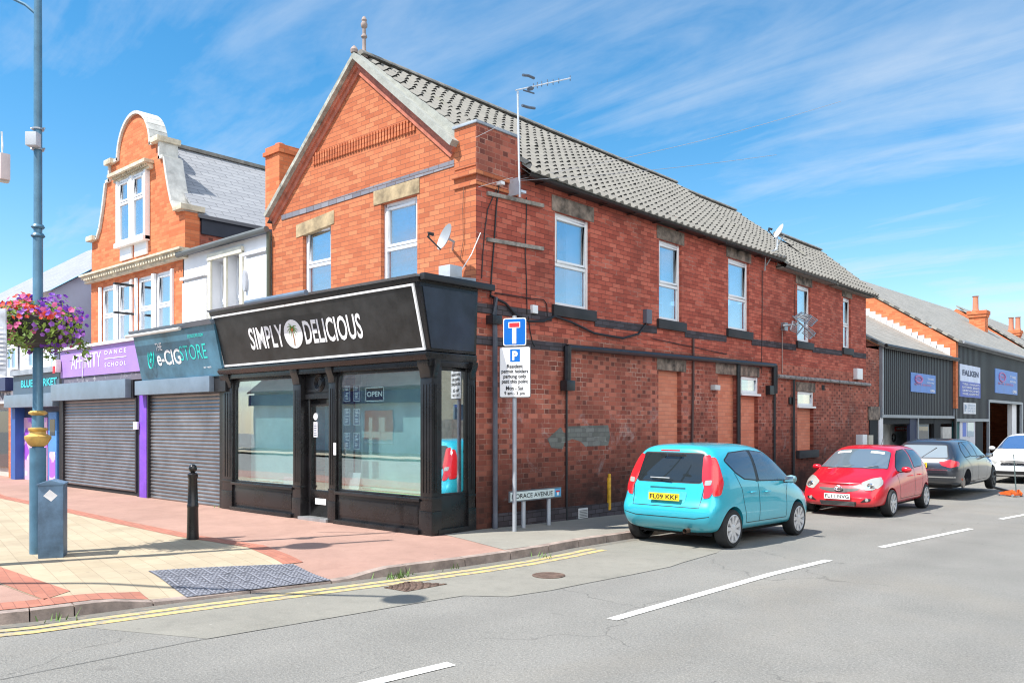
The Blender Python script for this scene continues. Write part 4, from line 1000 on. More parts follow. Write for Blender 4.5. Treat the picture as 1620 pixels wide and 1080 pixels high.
# gable built from its own measurements: half widths at heights, symmetrical about the middle
cxm = F(214, 250)[0]; hwid = (AX1 - AX0) / 2; cxm = (AX0 + AX1) / 2 + .05
def gable_out(z_off=0):
    q = [(-hwid, 5.45), (-hwid, 6.45), (-hwid + .42, 6.5)]
    q += [(-hwid + .42 + .55 * (t_ ** .8), 6.5 + 1.35 * t_ ** 1.25) for t_ in (.25, .5, .75, 1)]
    q += [(-1.36, 7.86), (-1.36, 8.27), (-.88, 8.30)]
    q += [(-.88 * math.cos(a), 8.30 + .95 * math.sin(a)) for a in [math.pi / 2 * k / 8 for k in range(1, 9)]]
    return q + [(-x, z) for x, z in q[::-1][1:]]
go = gable_out()
MB().prism([(cxm + x, 0, z) for x, z in go], (0, .35, 0)).build('shaped_gable', B_ORANGE, af)
# coping that follows the gable
cpn = [(cxm + x, z) for x, z in go[1:-1]]
m = MB()
for i in range(len(cpn) - 1):
    (x0, z0), (x1, z1) = cpn[i], cpn[i + 1]; dx_, dz_ = x1 - x0, z1 - z0; ln = math.hypot(dx_, dz_)
    if ln < .01: continue
    nx, nz = -dz_ / ln * .075, dx_ / ln * .075
    m.prism([(x0, -.06, z0), (x1, -.06, z1), (x1 + nx, -.06, z1 + nz), (x0 + nx, -.06, z0 + nz)], (0, .46, 0))
m.build('gable_coping', pm('pale_coping', (.58, .58, .55), .8, var=.18, vs=5, bump=.2), af)
# kneelers
for sx in (-1, 1):
    for xx, z in ((hwid - .12, 6.45), (1.30, 8.25)):
        MB().box(cxm + sx * xx - .2, cxm + sx * xx + .2, -.14, .45, z + .02, z + .15).build('kneeler', CREAM_S, af, bevel=.02)
# main cornice with dentils
m = MB(); m.pb(WP, AX0 - .15, AX1 + .2, 0, .12, 5.36, 5.42).pb(WP, AX0 - .22, AX1 + .26, 0, .18, 5.47, 5.53).pb(WP, AX0 - .22, AX1 + .26, 0, .24, 5.53, 5.58)
k = AX0
while k < AX1: m.pb(WP, k, k + .07, 0, .2, 5.42, 5.48); k += .14
m.build('cornice', CREAM_S, af)
m = MB(); wz0, wz1 = AW3[2], AW3[3]; hx = .78
m.pb(WP, cxm - 1.0, cxm + 1.0, 0, .1, 7.72, 7.78).pb(WP, cxm - 1.05, cxm + 1.05, 0, .24, 7.84, 7.92)
k = cxm - .95
while k < cxm + .95: m.pb(WP, k, k + .05, 0, .16, 7.78, 7.84); k += .1
m.build('window_cornice', CREAM_S, af)
def pair(a0, a1, z0, z1, name):
    am = (a0 + a1) / 2; m = MB()
    q = .05 if name else .12; m.pb(WP, a0 - .1, a0, -.02, q, z0 - .1, z1); m.pb(WP, a1, a1 + .1, -.02, q, z0 - .1, z1); m.pb(WP, am - .07, am + .07, -.02, q, z0, z1); m.pb(WP, a0 - .1, a1 + .1, -.02, q + .05, z0 - .12, z0)
    m.build('window_surround', WHITE_U, af, bevel=.008)
    for p, q in ((a0, am - .07), (am + .07, a1)):
        w_ = window(WP, (p, q, z0, z1), af, .62, -.08 if not name else .04, pane=GLS, fw=.07)
        MB().pb(WP, p, q, -.34, -.3, z0, z1).build('blind', pm('blind_grey', (.30, .36, .45), .8), w_)
pair(cxm - .72, cxm + .72, 6.15, 7.72, 0)
MB().holes(WP, 0, .01, 0, .01, []).b.free()
MB().pb(WP, cxm - .80, cxm + .80, .005, .012, 6.1, 7.74).build('window_recess', DARKP, af)
m = MB(); m.pb(WP, cxm - .74, cxm - .08, 0, .05, 5.72, 6.03).pb(WP, cxm + .08, cxm + .74, 0, .05, 5.72, 6.03); m.build('apron_panel', WHITE_U, af, bevel=.01)
for a in (AW1, AW2): pair(a[0], a[1], 3.1, 5.2, 1)
m = MB()
for z in (3.62, 4.3, 5.0): x = (AW1[1] + AW2[0]) / 2; m.pb(WP, x - .04, x + .04, 0, .5, z, z + .05)
m.build('iron_bracket', BLACKM, af)
MB().box(AX1 - .3, AX1, .01, 9, 0, 6.3).build('flank_wall', B_SIDE, af)
MB().box(AX0, AX0 + .3, .01, 9, 0, 6.2).build('flank_wall', B_SIDE, af)
SLATE = slate('blue_grey_slate', (.30, .31, .33), (.36, .37, .39), .5, .18, (.13, .13, .14))
def roofp(x_e, z_e, x_r, z_r, y0, y1, mat, parent, th=.08, name='roof_slope'):
    """simple slope along y; uv runs along it"""
    bm = bmesh.new(); p = [(x_e, y0, z_e), (x_e, y1, z_e), (x_r, y1, z_r), (x_r, y0, z_r)]
    v = [bm.verts.new(q) for q in p]; v2 = [bm.verts.new((q[0], q[1], q[2] - th)) for q in p]
    bm.faces.new(v); bm.faces.new(v2[::-1])
    for i in range(4): bm.faces.new((v[i], v2[i], v2[(i + 1) % 4], v[(i + 1) % 4]))
    bmesh.ops.recalc_face_normals(bm, faces=bm.faces[:])
    uv = bm.loops.layers.uv.new('UVMap'); ln = math.hypot(x_r - x_e, z_r - z_e)
    for f in bm.faces:
        for lp in f.loops:
            c = lp.vert.co; lp[uv].uv = (c.y, (c.x - x_e) / (x_r - x_e + 1e-9) * ln)
    me = bpy.data.meshes.new(name); bm.to_mesh(me); bm.free(); return link(name, me, mat, parent)
roofp(AX1 + .12, 6.42, cxm, 8.72, .3, 9, SLATE, af); roofp(AX0 - .1, 6.42, cxm, 8.72, .3, 9, SLATE, af)
MB().box(cxm - .08, cxm + .08, .35, 9, 8.70, 8.80).build('ridge_tiles', RIDGE, af, bevel=.03)
MB().box(AX1 - .05, AX1 + .06, .4, 9, 6.0, 6.36).build('dark_cheek', pm('dark_cheek', (.03, .035, .05), .6), af)
# chimney between
ch = MB(); ch.box(-6.5, -5.98, .38, 1.02, 5.0, 7.18); ch.box(-6.54, -5.94, .34, 1.06, 7.18, 7.26); ch.box(-6.5, -5.98, .38, 1.02, 7.26, 7.36)
o = ch.build('brick_chimney', B_ORANGE); tag(o, 'square orange brick chimney without pots, rising between the slate roof and the corner gable', 'chimney')
MB().lathe([(.12, 0), (.10, .1), (.06, .12)], (-6.3, .6, 7.36), 12).build('capped_flue', RBD, o)

# ---- shopfronts below
def shutter_shop(px0, px1, root, cx0, cx1, box_top, box_bot, mat_s, zbase):
    y = SY; x0, x1 = F(cx0, 700, -y)[0], F(cx1, 700, -y)[0]; m = MB()
    n = round((box_bot - zbase) / .075); d = y - .10
    prof = []
    for k in range(n):
        z = zbase + (box_bot - zbase) * k / n; h = (box_bot - zbase) / n
        prof += [(d - .012, z), (d - .012, z + h * .10), (d + .010, z + h * .16), (d + .020, z + h * .5), (d + .012, z + h * .9)]
    prof.append((d, box_bot))
    for (d0, z0), (d1, z1) in zip(prof, prof[1:]): m.face([FP.P(x0, d0, z0), FP.P(x1, d0, z0), FP.P(x1, d1, z1), FP.P(x0, d1, z1)])
    m.build('roller_shutter', mat_s, root, recalc=False)
    for q0, q1 in ((x0 - .05, x0), (x1, x1 + .07)): MB().pb(FP, q0, q1, d - .05, y - .03, zbase, box_bot).build('guide_rail', pm('dark_guide', (.035, .035, .045), .4, .3), root)
    return x0, x1
SHUT = pm('shutter_steel', (.24, .24, .26), .35, .55, var=.2, vs=2)
SHUT2 = pm('shutter_steel_pale', (.29, .285, .29), .32, .6, var=.2, vs=2)
BOXM = pm('shutter_box_grey', (.19, .25, .32), .4, .2, var=.12)
PURPLE = pm('purple_paint', (.20, .07, .55), .5, var=.15)
ec = thing('vape_shopfront', 'closed shopfront with pale steel roller shutter under a blue glass sign', 'shopfront', (-7.6, -.6, 0))
zb1 = -.08
bx = F(331, 620, -SY)[0]; bz0, bz1 = F(331, 620, -SY)[1], F(331, 597, -SY)[1]
shutter_shop(0, 0, ec, 232, 345, 0, bz0, SHUT2, zb1)
xa, xb = F(213, 600, -SY - .15)[0], F(331, 600, -SY - .15)[0]
MB().pb(FP, xa, xb, SY - .2, SY + .15, bz0, bz1 + .02).build('shutter_box', BOXM, ec, bevel=.008)
MB().pb(FP, xb, XL - .06, SY - .2, SY + .05, bz0, bz1 + .02).build('end_post', BLACKM, ec)
MB().pb(FP, F(346, 700, -SY)[0], XL - .06, SY - .3, SY - .02, -.1, bz0).build('end_pilaster', BLACKP, ec)
MB().pb(FP, -9.3, XL - .06, 0, SY - .12, -.1, 3.4).build('body', BLACK_FLAT, ec)
eg = thing('vape_shop_sign', 'blue grey glass sign reading THE e-CIGSTORE in white and teal', 'shop sign', (-7.6, -1.1, 3))
def q_on(px, py, d): x, z = F(px, py, -d); return Vector((x, -d, z))
eq = [(221.5, 607), (345, 589), (331, 515), (221.5, 530)]
ex0, ex1 = F(222, 560, -SY - .12)[0], XL - .08; ez0, ez1 = F(250, 601, -SY - .1)[1], F(250, 527, -SY - .2)[1]
def ept(u, v, o=0): return Vector((ex0 + (ex1 - ex0) * u, -SY - .08 - .20 * v - o, ez0 + (ez1 - ez0) * v))
MB().hexa([ept(0, 0, -.05), ept(1, 0, -.05), ept(1, 1, -.05), ept(0, 1, -.05), ept(0, 0), ept(1, 0), ept(1, 1), ept(0, 1)]).build('board', pm('blue_grey_glass', (.07, .19, .28), .2, .2, var=.35, vs=1.2), eg)
TEAL = pm('teal_letters', (.03, .62, .55), .45)
def et(s, u0, u1, v0, v1, mat, bold=0.01, root=eg, f=ept, out=.006):
    p = f(u0, v0); text(s, p, f(u1, v0) - p, f(u0, v1) - p, mat, root, bold=bold, out=out)
def eu(px): return (F(px, 560, -SY - .18)[0] - ex0) / (ex1 - ex0)
et('THE', eu(249), eu(259), .62, .78, SWH); et('e-CIG', eu(248), eu(285), .30, .62, SWH, .015); et('STORE', eu(285), eu(327), .36, .66, TEAL, -.005)
et('ECIGSTORE.COM', eu(302), eu(326), .80, .86, TEAL); et('07 402', eu(318), eu(330), .17, .2, SWH); 
cw = [ept(eu(240), .52, .01) + Vector((.13 * math.cos(a), 0, .32 * math.sin(a) * .8)) for a in [k * math.pi / 12 for k in range(25)]]
m = MB(); m.tube(cw, .013, 6); 
for s_ in (.5, .8): m.tube([ept(eu(240), .52, .012) + Vector((x * s_, 0, z * s_)) for x, z in ((0, .22), (-.06, .02), (-.05, -.12), (0, -.17), (.05, -.12), (.06, .02), (0, .22))], .009, 6)
m.build('leaf_emblem', TEAL, eg)
MB().hexa([ept(-.01, 1, -.2), ept(1, 1, -.2), ept(1, 1.09, -.2), ept(-.01, 1.09, -.2), ept(-.01, 1, .04), ept(1, 1, .04), ept(1, 1.09, .08), ept(-.01, 1.09, .08)]).build('capping', BOXM, eg)
o = MB().tube([ept(-.02, .98, .12), ept(.68, .98, .12)], .035, 8).build('sign_tube_light', pm('pale_tube', (.62, .62, .58), .4), None, smooth=True); tag(o, 'pale tube light along the top of the blue glass sign', 'sign light')
# purple sign and shutter
ax = thing('dance_school_shopfront', 'closed shopfront with wide grey roller shutter under a purple sign', 'shopfront', (-11.8, -.6, 0))
az0, az1 = F(80, 638, -SY)[1], F(80, 617, -SY)[1]; az0b, az1b = F(198, 625.6, -SY)[1], F(198, 603, -SY)[1]
azm = (az0 + az0b) / 2
shutter_shop(0, 0, ax, 97, 211, 0, azm, SHUT, F(150, 771, -SY)[1])
xa, xb = F(80, 600, -SY - .15)[0], F(198, 600, -SY - .15)[0]
MB().pb(FP, xa, xb, SY - .2, SY + .15, azm, azm + .42).build('shutter_box', BOXM, ax, bevel=.008)
MB().pb(FP, xb, F(212, 600, -SY)[0], SY - .2, SY + .02, azm, azm + .42).build('end_post', BLACKM, ax)
MB().pb(FP, -14.4, -9.3, 0, SY - .12, -.2, 3.5).build('body', BLACK_FLAT, ax)
MB().pb(FP, F(219, 700, -SY)[0], F(230, 700, -SY)[0], SY - .3, SY - .02, -.15, bz0).build('purple_post', PURPLE, ax, bevel=.01)
MB().pb(FP, F(212, 700, -SY)[0], F(219, 700, -SY)[0], SY - .3, SY - .06, -.15, bz0).build('dark_navy_post', pm('deep_navy', (.02, .02, .04)), ax)  # narrow dark navy post beside the purple one
o = MB().pb(FP, F(214, 672, -SY)[0], F(219.5, 672, -SY)[0], SY, SY + .05, F(218, 679, -SY)[1], F(218, 667, -SY)[1]).build('key_switch_box', WHITE_U, None, bevel=.01); tag(o, 'small white key switch box on the purple post between the shutters', 'switch box')
sx0, sx1 = F(93, 590, -SY - .1)[0], F(221.5, 590, -SY - .1)[0]
sz0 = (F(95, 603, -SY)[1] + F(220, 582, -SY)[1]) / 2; sz1 = (F(95, 563, -SY)[1] + F(220, 531, -SY)[1]) / 2
asn = thing('dance_school_sign', 'lilac purple fascia sign reading AFFINITY DANCE SCHOOL in white letters', 'shop sign', ((sx0 + sx1) / 2, -1, 3))
def apt(u, v, o=0): return Vector((sx0 + (sx1 - sx0) * u, -SY - .06 - o, sz0 + (sz1 - sz0) * v))
LIL = pm('lilac_board', (.36, .22, .60), .5, var=.06)
MB().hexa([apt(0, 0, -.06), apt(1, 0, -.06), apt(1, 1, -.06), apt(0, 1, -.06), apt(0, 0), apt(1, 0), apt(1, 1), apt(0, 1)]).build('board', LIL, asn)
MB().hexa([apt(0, 1, -.9), apt(1.0, 1, -.9), apt(1.0, 1.07, -.9), apt(0, 1.07, -.9), apt(0, 1, .06), apt(1.0, 1, .06), apt(1.0, 1.1, .06), apt(0, 1.1, .06)]).build('capping', pm('white_capping', (.7, .72, .75), .5), asn)
def au(px): return (F(px, 575, -SY - .06)[0] - sx0) / (sx1 - sx0)
et('AFFINITY', au(113), au(160), .28, .80, SWH, -.004, asn, apt); et('D A N C E', au(166), au(200), .66, .80, SWH, .0, asn, apt); et('S C H O O L', au(166), au(200), .24, .38, SWH, .0, asn, apt)
MB().hexa([apt(au(166), .51, .0), apt(au(200), .51, .0), apt(au(200), .53, .0), apt(au(166), .53, .0), apt(au(166), .51, .008), apt(au(200), .51, .008), apt(au(200), .53, .008), apt(au(166), .53, .008)]).build('rule_line', SWH, asn)
fg = MB(); c0 = apt(au(132.5), .55, .012)     # dancer strokes over the letter I
fg.tube([c0 + Vector((-.06, 0, -.42)), c0 + Vector((.0, 0, -.1)), c0 + Vector((0, 0, .2)), c0 + Vector((.05, 0, .42))], .010, 6); fg.tube([c0 + Vector((-.1, 0, .15)), c0 + Vector((0, 0, .12)), c0 + Vector((.1, 0, .32))], .008, 6)
fg.lathe([(.035, 0), (.035, .01)], c0 + Vector((.0, -.0, .30)), 10, 'y'); fg.build('dancer_emblem', SWH, asn)
# bare weathered strip under the lilac board
m, nt, b = new_mat('peeling_fascia'); g = NT(nt); uv = uvs(g)
g.l(g.mix(g.m('MULTIPLY', g.m('SUBTRACT', g.noise(uv, 4, 8, .75, .5), .55), 8, clamp=True), (.14, .13, .17), (.52, .5, .52)), b.inputs['Base Color']); b.inputs['Roughness'].default_value = .9
MB().pb(FP, sx0, sx1, SY - .1, SY + .03, azm + .4, sz0).build('peeling_fascia', m, ax)
# alarm box at left end of the lilac sign
o = MB().prism([apt(-.005, .45 + .0, .14) + Vector((x, 0, z)) for x, z in ((-.1, -.16), (.1, -.16), (.13, .0), (.1, .16), (-.1, .16), (-.13, 0))], (0, .12, 0)).build('alarm_box', pm('alarm_white', (.7, .6, .6), .5), None, bevel=.01)
tag(o, 'red and white alarm box on the left end of the lilac sign', 'alarm box')
MB().box(sx0 - .09, sx0 + .04, -SY - .215, -SY - .2, sz0 + .12, sz0 + .3).build('red_cover', pm('alarm_red', (.6, .02, .04), .4), o)

# ---- blue market shop and appliance shop further along
bm_x0, bm_x1 = F(27, 600, -.6)[0], -14.45
mk = thing('market_shopfront', 'small blue shopfront with cyan sign letters and poster covered door behind the lamp post', 'shopfront', (-17, -.3, 0))
MB().pb(FP, bm_x0, bm_x1, -.6, .5, -.2, 3.0).build('body', pm('navy_body', (.03, .05, .12), .6), mk)
def mz(py, y=-.6): return F(60, py, y)[1]
MB().pb(FP, bm_x0, bm_x1, .5, .7, mz(623), mz(592)).build('fascia', pm('slate_blue_fascia', (.06, .10, .15), .4), mk)
MB().pb(FP, bm_x0, bm_x1, .5, .95, mz(644), mz(624)).build('shutter_box', BOXM, mk, bevel=.01)
MB().pb(FP, bm_x0, bm_x1, .45, .8, mz(592), mz(584)).build('capping', LEAD, mk)
MB().pb(FP, F(26, 600, -.6)[0], F(33, 600, -.6)[0], .5, .75, -.2, mz(624)).build('blue_post', pm('blue_paint', (.03, .10, .35), .5), mk)
CYAN = pm('cyan_letters', (.05, .55, .62), .5)
x0, x1 = F(34, 600, -.7)[0], F(91, 600, -.7)[0]; z0, z1 = mz(612), mz(600)
text('BLUE MARKET', (x0, -.71, z0), (x1 - x0, 0, 0), (0, 0, z1 - z0), CYAN, mk, bold=.03)
# poster covered windows and door
m, nt, b = new_mat('poster_collage'); g = NT(nt); uv = uvs(g)
v_ = g.n('ShaderNodeTexVoronoi', distance='MANHATTAN'); v_.inputs['Scale'].default_value = 2.6; g.l(uv, v_.inputs['Vector'])
cc_ = g.ramp(g.n('ShaderNodeTexNoise').outputs[0], [(0, (1, 1, 1)), (1, (1, 1, 1))])
s_ = g.n('ShaderNodeSeparateColor'); g.l(v_.outputs['Color'], s_.inputs[0])
g.l(g.ramp(s_.outputs[0], [(0, (.35, .10, .62)), (.3, (.7, .68, .85)), (.5, (.55, .25, .7)), (.7, (.75, .45, .65)), (1, (.12, .2, .65))], 'CONSTANT'), b.inputs['Base Color']); b.inputs['Roughness'].default_value = .35
POST = m
def xr(px, y=-.5): return F(px, 700, y)[0]
MB().pb(FP, xr(38), xr(76), .5, .52, .0, mz(660)).build('poster_window', POST, mk)
MB().pb(FP, xr(34), xr(39), .5, .56, -.2, mz(650)).build('door_frame', pm('blue_paint', (.03, .10, .35)), mk)
d_ = MB().pb(FP, xr(80), xr(93), .5, .56, -.1, mz(652)).build('blue_door', pm('blue_door_paint', (.08, .26, .62), .45), mk, bevel=.01)
MB().pb(FP, xr(83), xr(91), .56, .57, 1.3, mz(663)).build('pane', DARKP, d_); MB().pb(FP, xr(82.5), xr(91.5), .56, .57, 0, .85).build('door_poster', POST, d_)
ap = thing('appliance_shopfront', 'cream shopfront at the far left edge with goods standing outside', 'shopfront', (-24, -.3, 0))
qx1 = F(26, 640, -.5)[0]; qx0 = -32
MB().pb(FP, qx0, qx1, -3, .4, -.3, 3.0).build('body', pm('pale_brick_body', (.55, .5, .45), .8), ap)
MB().pb(FP, F(19.5, 640, -.5)[0], qx1, .4, .6, -.3, 2.3).build('brick_pier', B_ORANGE, ap)
MB().pb(FP, qx0, F(19, 640, -.5)[0], .42, .5, .3, 2.0).build('display_window', DARKP, ap)
MB().pb(FP, qx0, qx1, .5, .8, F(10, 618, -.7)[1], F(10, 597, -.7)[1]).build('fascia', pm('navy_fascia', (.03, .04, .12), .4), ap)
MB().pb(FP, qx0, F(21, 640, -.6)[0], .5, .62, F(10, 638, -.6)[1], F(10, 619, -.6)[1]).build('sign_board', pm('pale_sign', (.72, .72, .75), .5), ap)
x1 = F(17, 630, -.63)[0]; z0 = F(10, 632, -.63)[1]
text('APPLIANCES', (x1 - 2.3, -.63, z0), (2.3, 0, 0), (0, 0, .28), NAVY, ap, bold=.01)
for k, (px, py, nm, col_, lab) in enumerate(((8, 728, 'red_crate', (.65, .03, .05), 'red plastic crate of goods outside the far left shop'), (14, 716, 'yellow_bag', (.7, .55, .25), 'yellow bag stacked behind the red crate at the far left'), (4, 742, 'white_bag', (.75, .7, .72), 'white bundle on the pavement before the red crate'))):
    c0 = gp(px, py + 6, 0); s_ = .32; bmx = MB()
    if k == 0:
        bmx.box(-s_, s_, -s_, s_, 0, .04)
        for a in range(4):
            c_, sn = math.cos(a * math.pi / 2), math.sin(a * math.pi / 2)
            for zq in (.1, .2, .3, .4): bmx.tube([(c_ * s_ - sn * s_, sn * s_ + c_ * s_, zq), (c_ * s_ + sn * s_, sn * s_ - c_ * s_, zq)], .02, 5)
            bmx.tube([(c_ * s_ - sn * s_, sn * s_ + c_ * s_, 0), (c_ * s_ - sn * s_, sn * s_ + c_ * s_, .45)], .025, 5)
    else: bmx.lathe([(.2, 0), (.34, .12), (.36, .3), (.25, .5), (.06, .58), (.1, .66)], (0, 0, 0), 12)
    for v in bmx.b.verts: v.co += Vector((c0[0], c0[1], 0))
    o = bmx.build(nm, pm(nm + '_c', col_, .6, var=.3, vs=8), None, smooth=k > 0); tag(o, lab, ['crate', 'bag', 'bag'][k])
# building behind: pale house end with a slate verge, white front with windows
bh = thing('pale_blue_house', 'pale lavender rendered house with white front and slate roof left of the curved gable', 'house', (-20, 4, 0))
LAV = pm('lavender_render', (.42, .47, .62), .85, var=.1, vs=1)
ze = 5.5
MB().prism([(-17, 0, 2.5), (-17, 9, 2.5), (-17, 9, ze), (-17, 4.5, ze + 3.0), (-17, 0, ze)], (-.3, 0, 0)).build('gable_wall', LAV, bh)
WR2 = pm('white_front', (.74, .76, .82), .8, var=.08)
def hx(px): return F(px, 560)[0]
MB().box(-26, -17.3, 0, .3, 2.5, ze).build('front_wall', WR2, bh)
for a, b_ in ((16, 31), (50, 66)):
    window(WP, (hx(a), hx(b_), 3.3, 4.7), bh, .5, -.1, pane=PANE, cols=2)
m = MB(); m.face([(-26.3, -.25, ze - .1), (-16.8, -.25, ze - .1), (-16.8, 4.5, ze + 3.05), (-26.3, 4.5, ze + 3.05)]); m.face([(-26.3, 9.2, ze - .1), (-16.8, 9.2, ze - .1), (-16.8, 4.5, ze + 3.05), (-26.3, 4.5, ze + 3.05)]); m.build('roof', SLATE, bh, recalc=False)
fc = MB(); cx_, cz_ = F(98, 445, 4.5); fc.box(-18.2, -17.15, 3.9, 4.7, 6.5, 8.5); fc.box(-18.26, -17.1, 3.84, 4.76, 8.5, 8.62)
o = fc.build('chimney_stack', B_ORANGE); tag(o, 'wide low brick chimney seen over the flower basket', 'chimney')
for k in range(3): MB().lathe([(.11, 0), (.09, .16), (.12, .2)], (-18.0 + k * .32, 4.3, 8.62), 10).build('chimney_pot', RBD, o, smooth=True)
MB().box(-60, -26.3, -.3, 6, 0, 5.4).build('far_terrace', B_ORANGE, bh)

# ================================================================ street furniture on the left
LB = pm('lamp_post_blue', (.085, .20, .30), .42, .1, var=.2, vs=3, bump=.1); GOLD = pm('gold_paint', (.55, .36, .10), .5, .2, var=.25, vs=6)
lp = (-2.28, -5.12)
dlp = (lp[0] - CX) * FW[0] + (lp[1] - CY) * FW[1]
def lz(py): return EYE + (HZ - py) / FPX * dlp
pxl = 810 + FPX * ((lp[0] - CX) * RT[0] + (lp[1] - CY) * RT[1]) / dlp
# slide the post along its own depth until it stands at pixel column 60
shift = (60 - pxl) / FPX * dlp; lp = (lp[0] + RT[0] * shift, lp[1] + RT[1] * shift)
lam = thing('lamp_post', 'tall teal blue lamp post with gold collars carrying a flower basket', 'lamp post', (lp[0], lp[1], 0))
rl = dlp / FPX
prof = [(12 * rl, 0), (12 * rl, lz(708)), (8.6 * rl, lz(708)), (8.6 * rl, lz(655)), (7.5 * rl, lz(652)), (7.2 * rl, lz(372)), (6.2 * rl, lz(368)), (5.9 * rl, lz(60)), (5.6 * rl, lz(0)), (5 * rl, 8.4), (3 * rl, 8.6)]
MB().lathe(prof, (lp[0], lp[1], 0), 24).build('shaft', LB, lam, smooth=True)
for a, b_, r0 in ((362, 357, 10), (376, 370, 10.5)): MB().lathe([(r0 * .8 * rl, 0), (r0 * rl, .02), (r0 * .8 * rl, .05)], (lp[0], lp[1], lz(a)), 20).build('collar', LB, lam, smooth=True)
MB().lathe([(8.5 * rl, 0), (13 * rl, .02), (13.5 * rl, .04), (10 * rl, .06)], (lp[0], lp[1], lz(657)), 20).build('gold_ring', GOLD, lam, smooth=True)
MB().lathe([(10 * rl, 0), (14 * rl, .03), (19 * rl, .10), (19 * rl, .13), (12 * rl, .16), (11 * rl, .19), (14 * rl, .21), (14 * rl, .23), (10 * rl, .24)], (lp[0], lp[1], lz(706)), 24).build('gold_ring', GOLD, lam, smooth=True)
MB().tube([(lp[0], lp[1], lz(25)), (lp[0] - .12, lp[1] - .10, lz(8)), (lp[0] - .45, lp[1] - .4, lz(-20)), (lp[0] - .9, lp[1] - .8, lz(-40))], .02, 6).build('scroll_arm', LB, lam, smooth=True)
m = MB(); 
for z in (lz(206), lz(238)): m.lathe([(9 * rl, 0), (9 * rl, .02)], (lp[0], lp[1], z), 16); m.tube([(lp[0] - 11 * rl * RT[0], lp[1] - 11 * rl * RT[1], z + .02), (lp[0] + 11 * rl * RT[0], lp[1] + 11 * rl * RT[1], z + .02)], .012, 6)
m.build('strap', GREYM, lam)
o = MB().box(-.07, .07, -.16, -.05, 0, .17)
o = o.build('clamp_box', pm('pale_box', (.5, .53, .58), .5), None, bevel=.01); o.location = (lp[0], lp[1], lz(236)); o.rotation_euler = (0, 0, R(41)); tag(o, 'small pale grey sensor box strapped high on the blue lamp post', 'sensor box')
# hanging basket: soil bowl, foliage, flowers
bk = thing('flower_basket', 'large hanging basket of purple, pink and red petunias wrapped round the lamp post', 'flower basket', (lp[0], lp[1], 2.8))
zc = lz(515)
MB().lathe([(.10, -.28), (.32, -.24), (.46, -.08), (.5, .06), (.48, .08), (.3, .04)], (lp[0], lp[1], zc), 24).build('bowl', pm('basket_black', (.03, .03, .03), .6), bk, smooth=True)
def clump(n, rx, rz, fz, smin, smax, bias, kind):
    m = MB(); b = m.b
    for i in range(n):
        a = rnd.uniform(0, 2 * math.pi); u_ = rnd.random() ** .5 if kind == 'leaf' else rnd.uniform(.72, 1.06); v_ = rnd.uniform(-1, 1)
        ph = math.asin(v_); rr = rx * (1 + .16 * math.sin(3 * a + 1) + .10 * math.sin(5 * a + fz * 9)); x = rr * u_ * math.cos(ph) * math.cos(a); y = rr * u_ * math.cos(ph) * math.sin(a) * .93; z = rz * u_ * v_ * (1 + .2 * math.sin(4 * a)) + fz
        if not bias(x, y, z, a): continue
        c0 = Vector((lp[0] + x, lp[1] + y, zc + z)); s_ = rnd.uniform(smin, smax)
        n_ = Vector((x, y, z * 2 + .15)).normalized() + Vector((rnd.gauss(0, .5), rnd.gauss(0, .5), rnd.gauss(0, .5))); n_.normalize()
        t_ = n_.cross(Vector((rnd.gauss(0, 1), rnd.gauss(0, 1), rnd.gauss(0, 1)))).normalized(); q_ = n_.cross(t_)
        if kind == 'leaf':
            ps = [c0 - t_ * s_, c0 + q_ * s_ * .5 + n_ * s_ * .12, c0 + t_ * s_, c0 - q_ * s_ * .5 + n_ * s_ * .12]; b.faces.new([b.verts.new(p) for p in ps])
        else:
            cv = b.verts.new(c0 - n_ * s_ * .35); ring = [b.verts.new(c0 + (t_ * math.cos(k * math.pi / 5) + q_ * math.sin(k * math.pi / 5)) * s_ * (1 if k % 2 == 0 else .78)) for k in range(10)]
            for k in range(10): b.faces.new((cv, ring[k], ring[(k + 1) % 10]))
    return m
def fmat(name, c1, c2, tr=.25):
    m, nt, b = new_mat(name); g = NT(nt); tc = g.n('ShaderNodeTexCoord').outputs['Object']
    g.l(g.ramp(g.noise(tc, 16, 3, .7), [(.35, c1), (.65, c2)]), b.inputs['Base Color']); b.inputs['Roughness'].default_value = .6
    tl = g.n('ShaderNodeBsdfTranslucent'); tl.inputs[0].default_value = c2 + (1,); ms = g.n('ShaderNodeMixShader'); ms.inputs[0].default_value = tr
    g.l(b.outputs[0], ms.inputs[1]); g.l(tl.outputs[0], ms.inputs[2]); g.l(ms.outputs[0], nt.nodes['Material Output'].inputs[0]); return m
lf = clump(4200, .60, .30, .0, .02, .045, lambda x, y, z, a: z < .30, 'leaf')
o = lf.build('foliage', fmat('basket_leaf', (.10, .20, .03), (.32, .46, .09), .35), bk, recalc=False, weld=False)
sA = lambda off: (lambda x, y, z, a: math.sin(a * 2 + off) + math.sin(z * 14 + off * 2 + a * 3) > .2)
FLW = [('purple_flowers', (.13, .03, .38), (.24, .07, .55), 330, 0.0, (.026, .044)), ('violet_flowers', (.28, .09, .52), (.48, .20, .72), 200, 1.2, (.024, .04)),
       ('pink_flowers', (.62, .06, .26), (.80, .20, .42), 230, 3.1, (.026, .044)), ('red_flowers', (.62, .03, .04), (.80, .12, .05), 150, 3.9, (.026, .042))]
for nm, c1, c2, n, off, sz in FLW:
    f_ = sA(off)
    if nm == 'red_flowers': f_ = lambda x, y, z, a: z > .03 and abs(a - 5.3) < 1.5
    clump(n * (3 if nm == 'red_flowers' else 2), .64, .33, .03, sz[0], sz[1], f_, 'fl').build(nm, fmat(nm + '_m', c1, c2, .3), bk, recalc=False, weld=False)
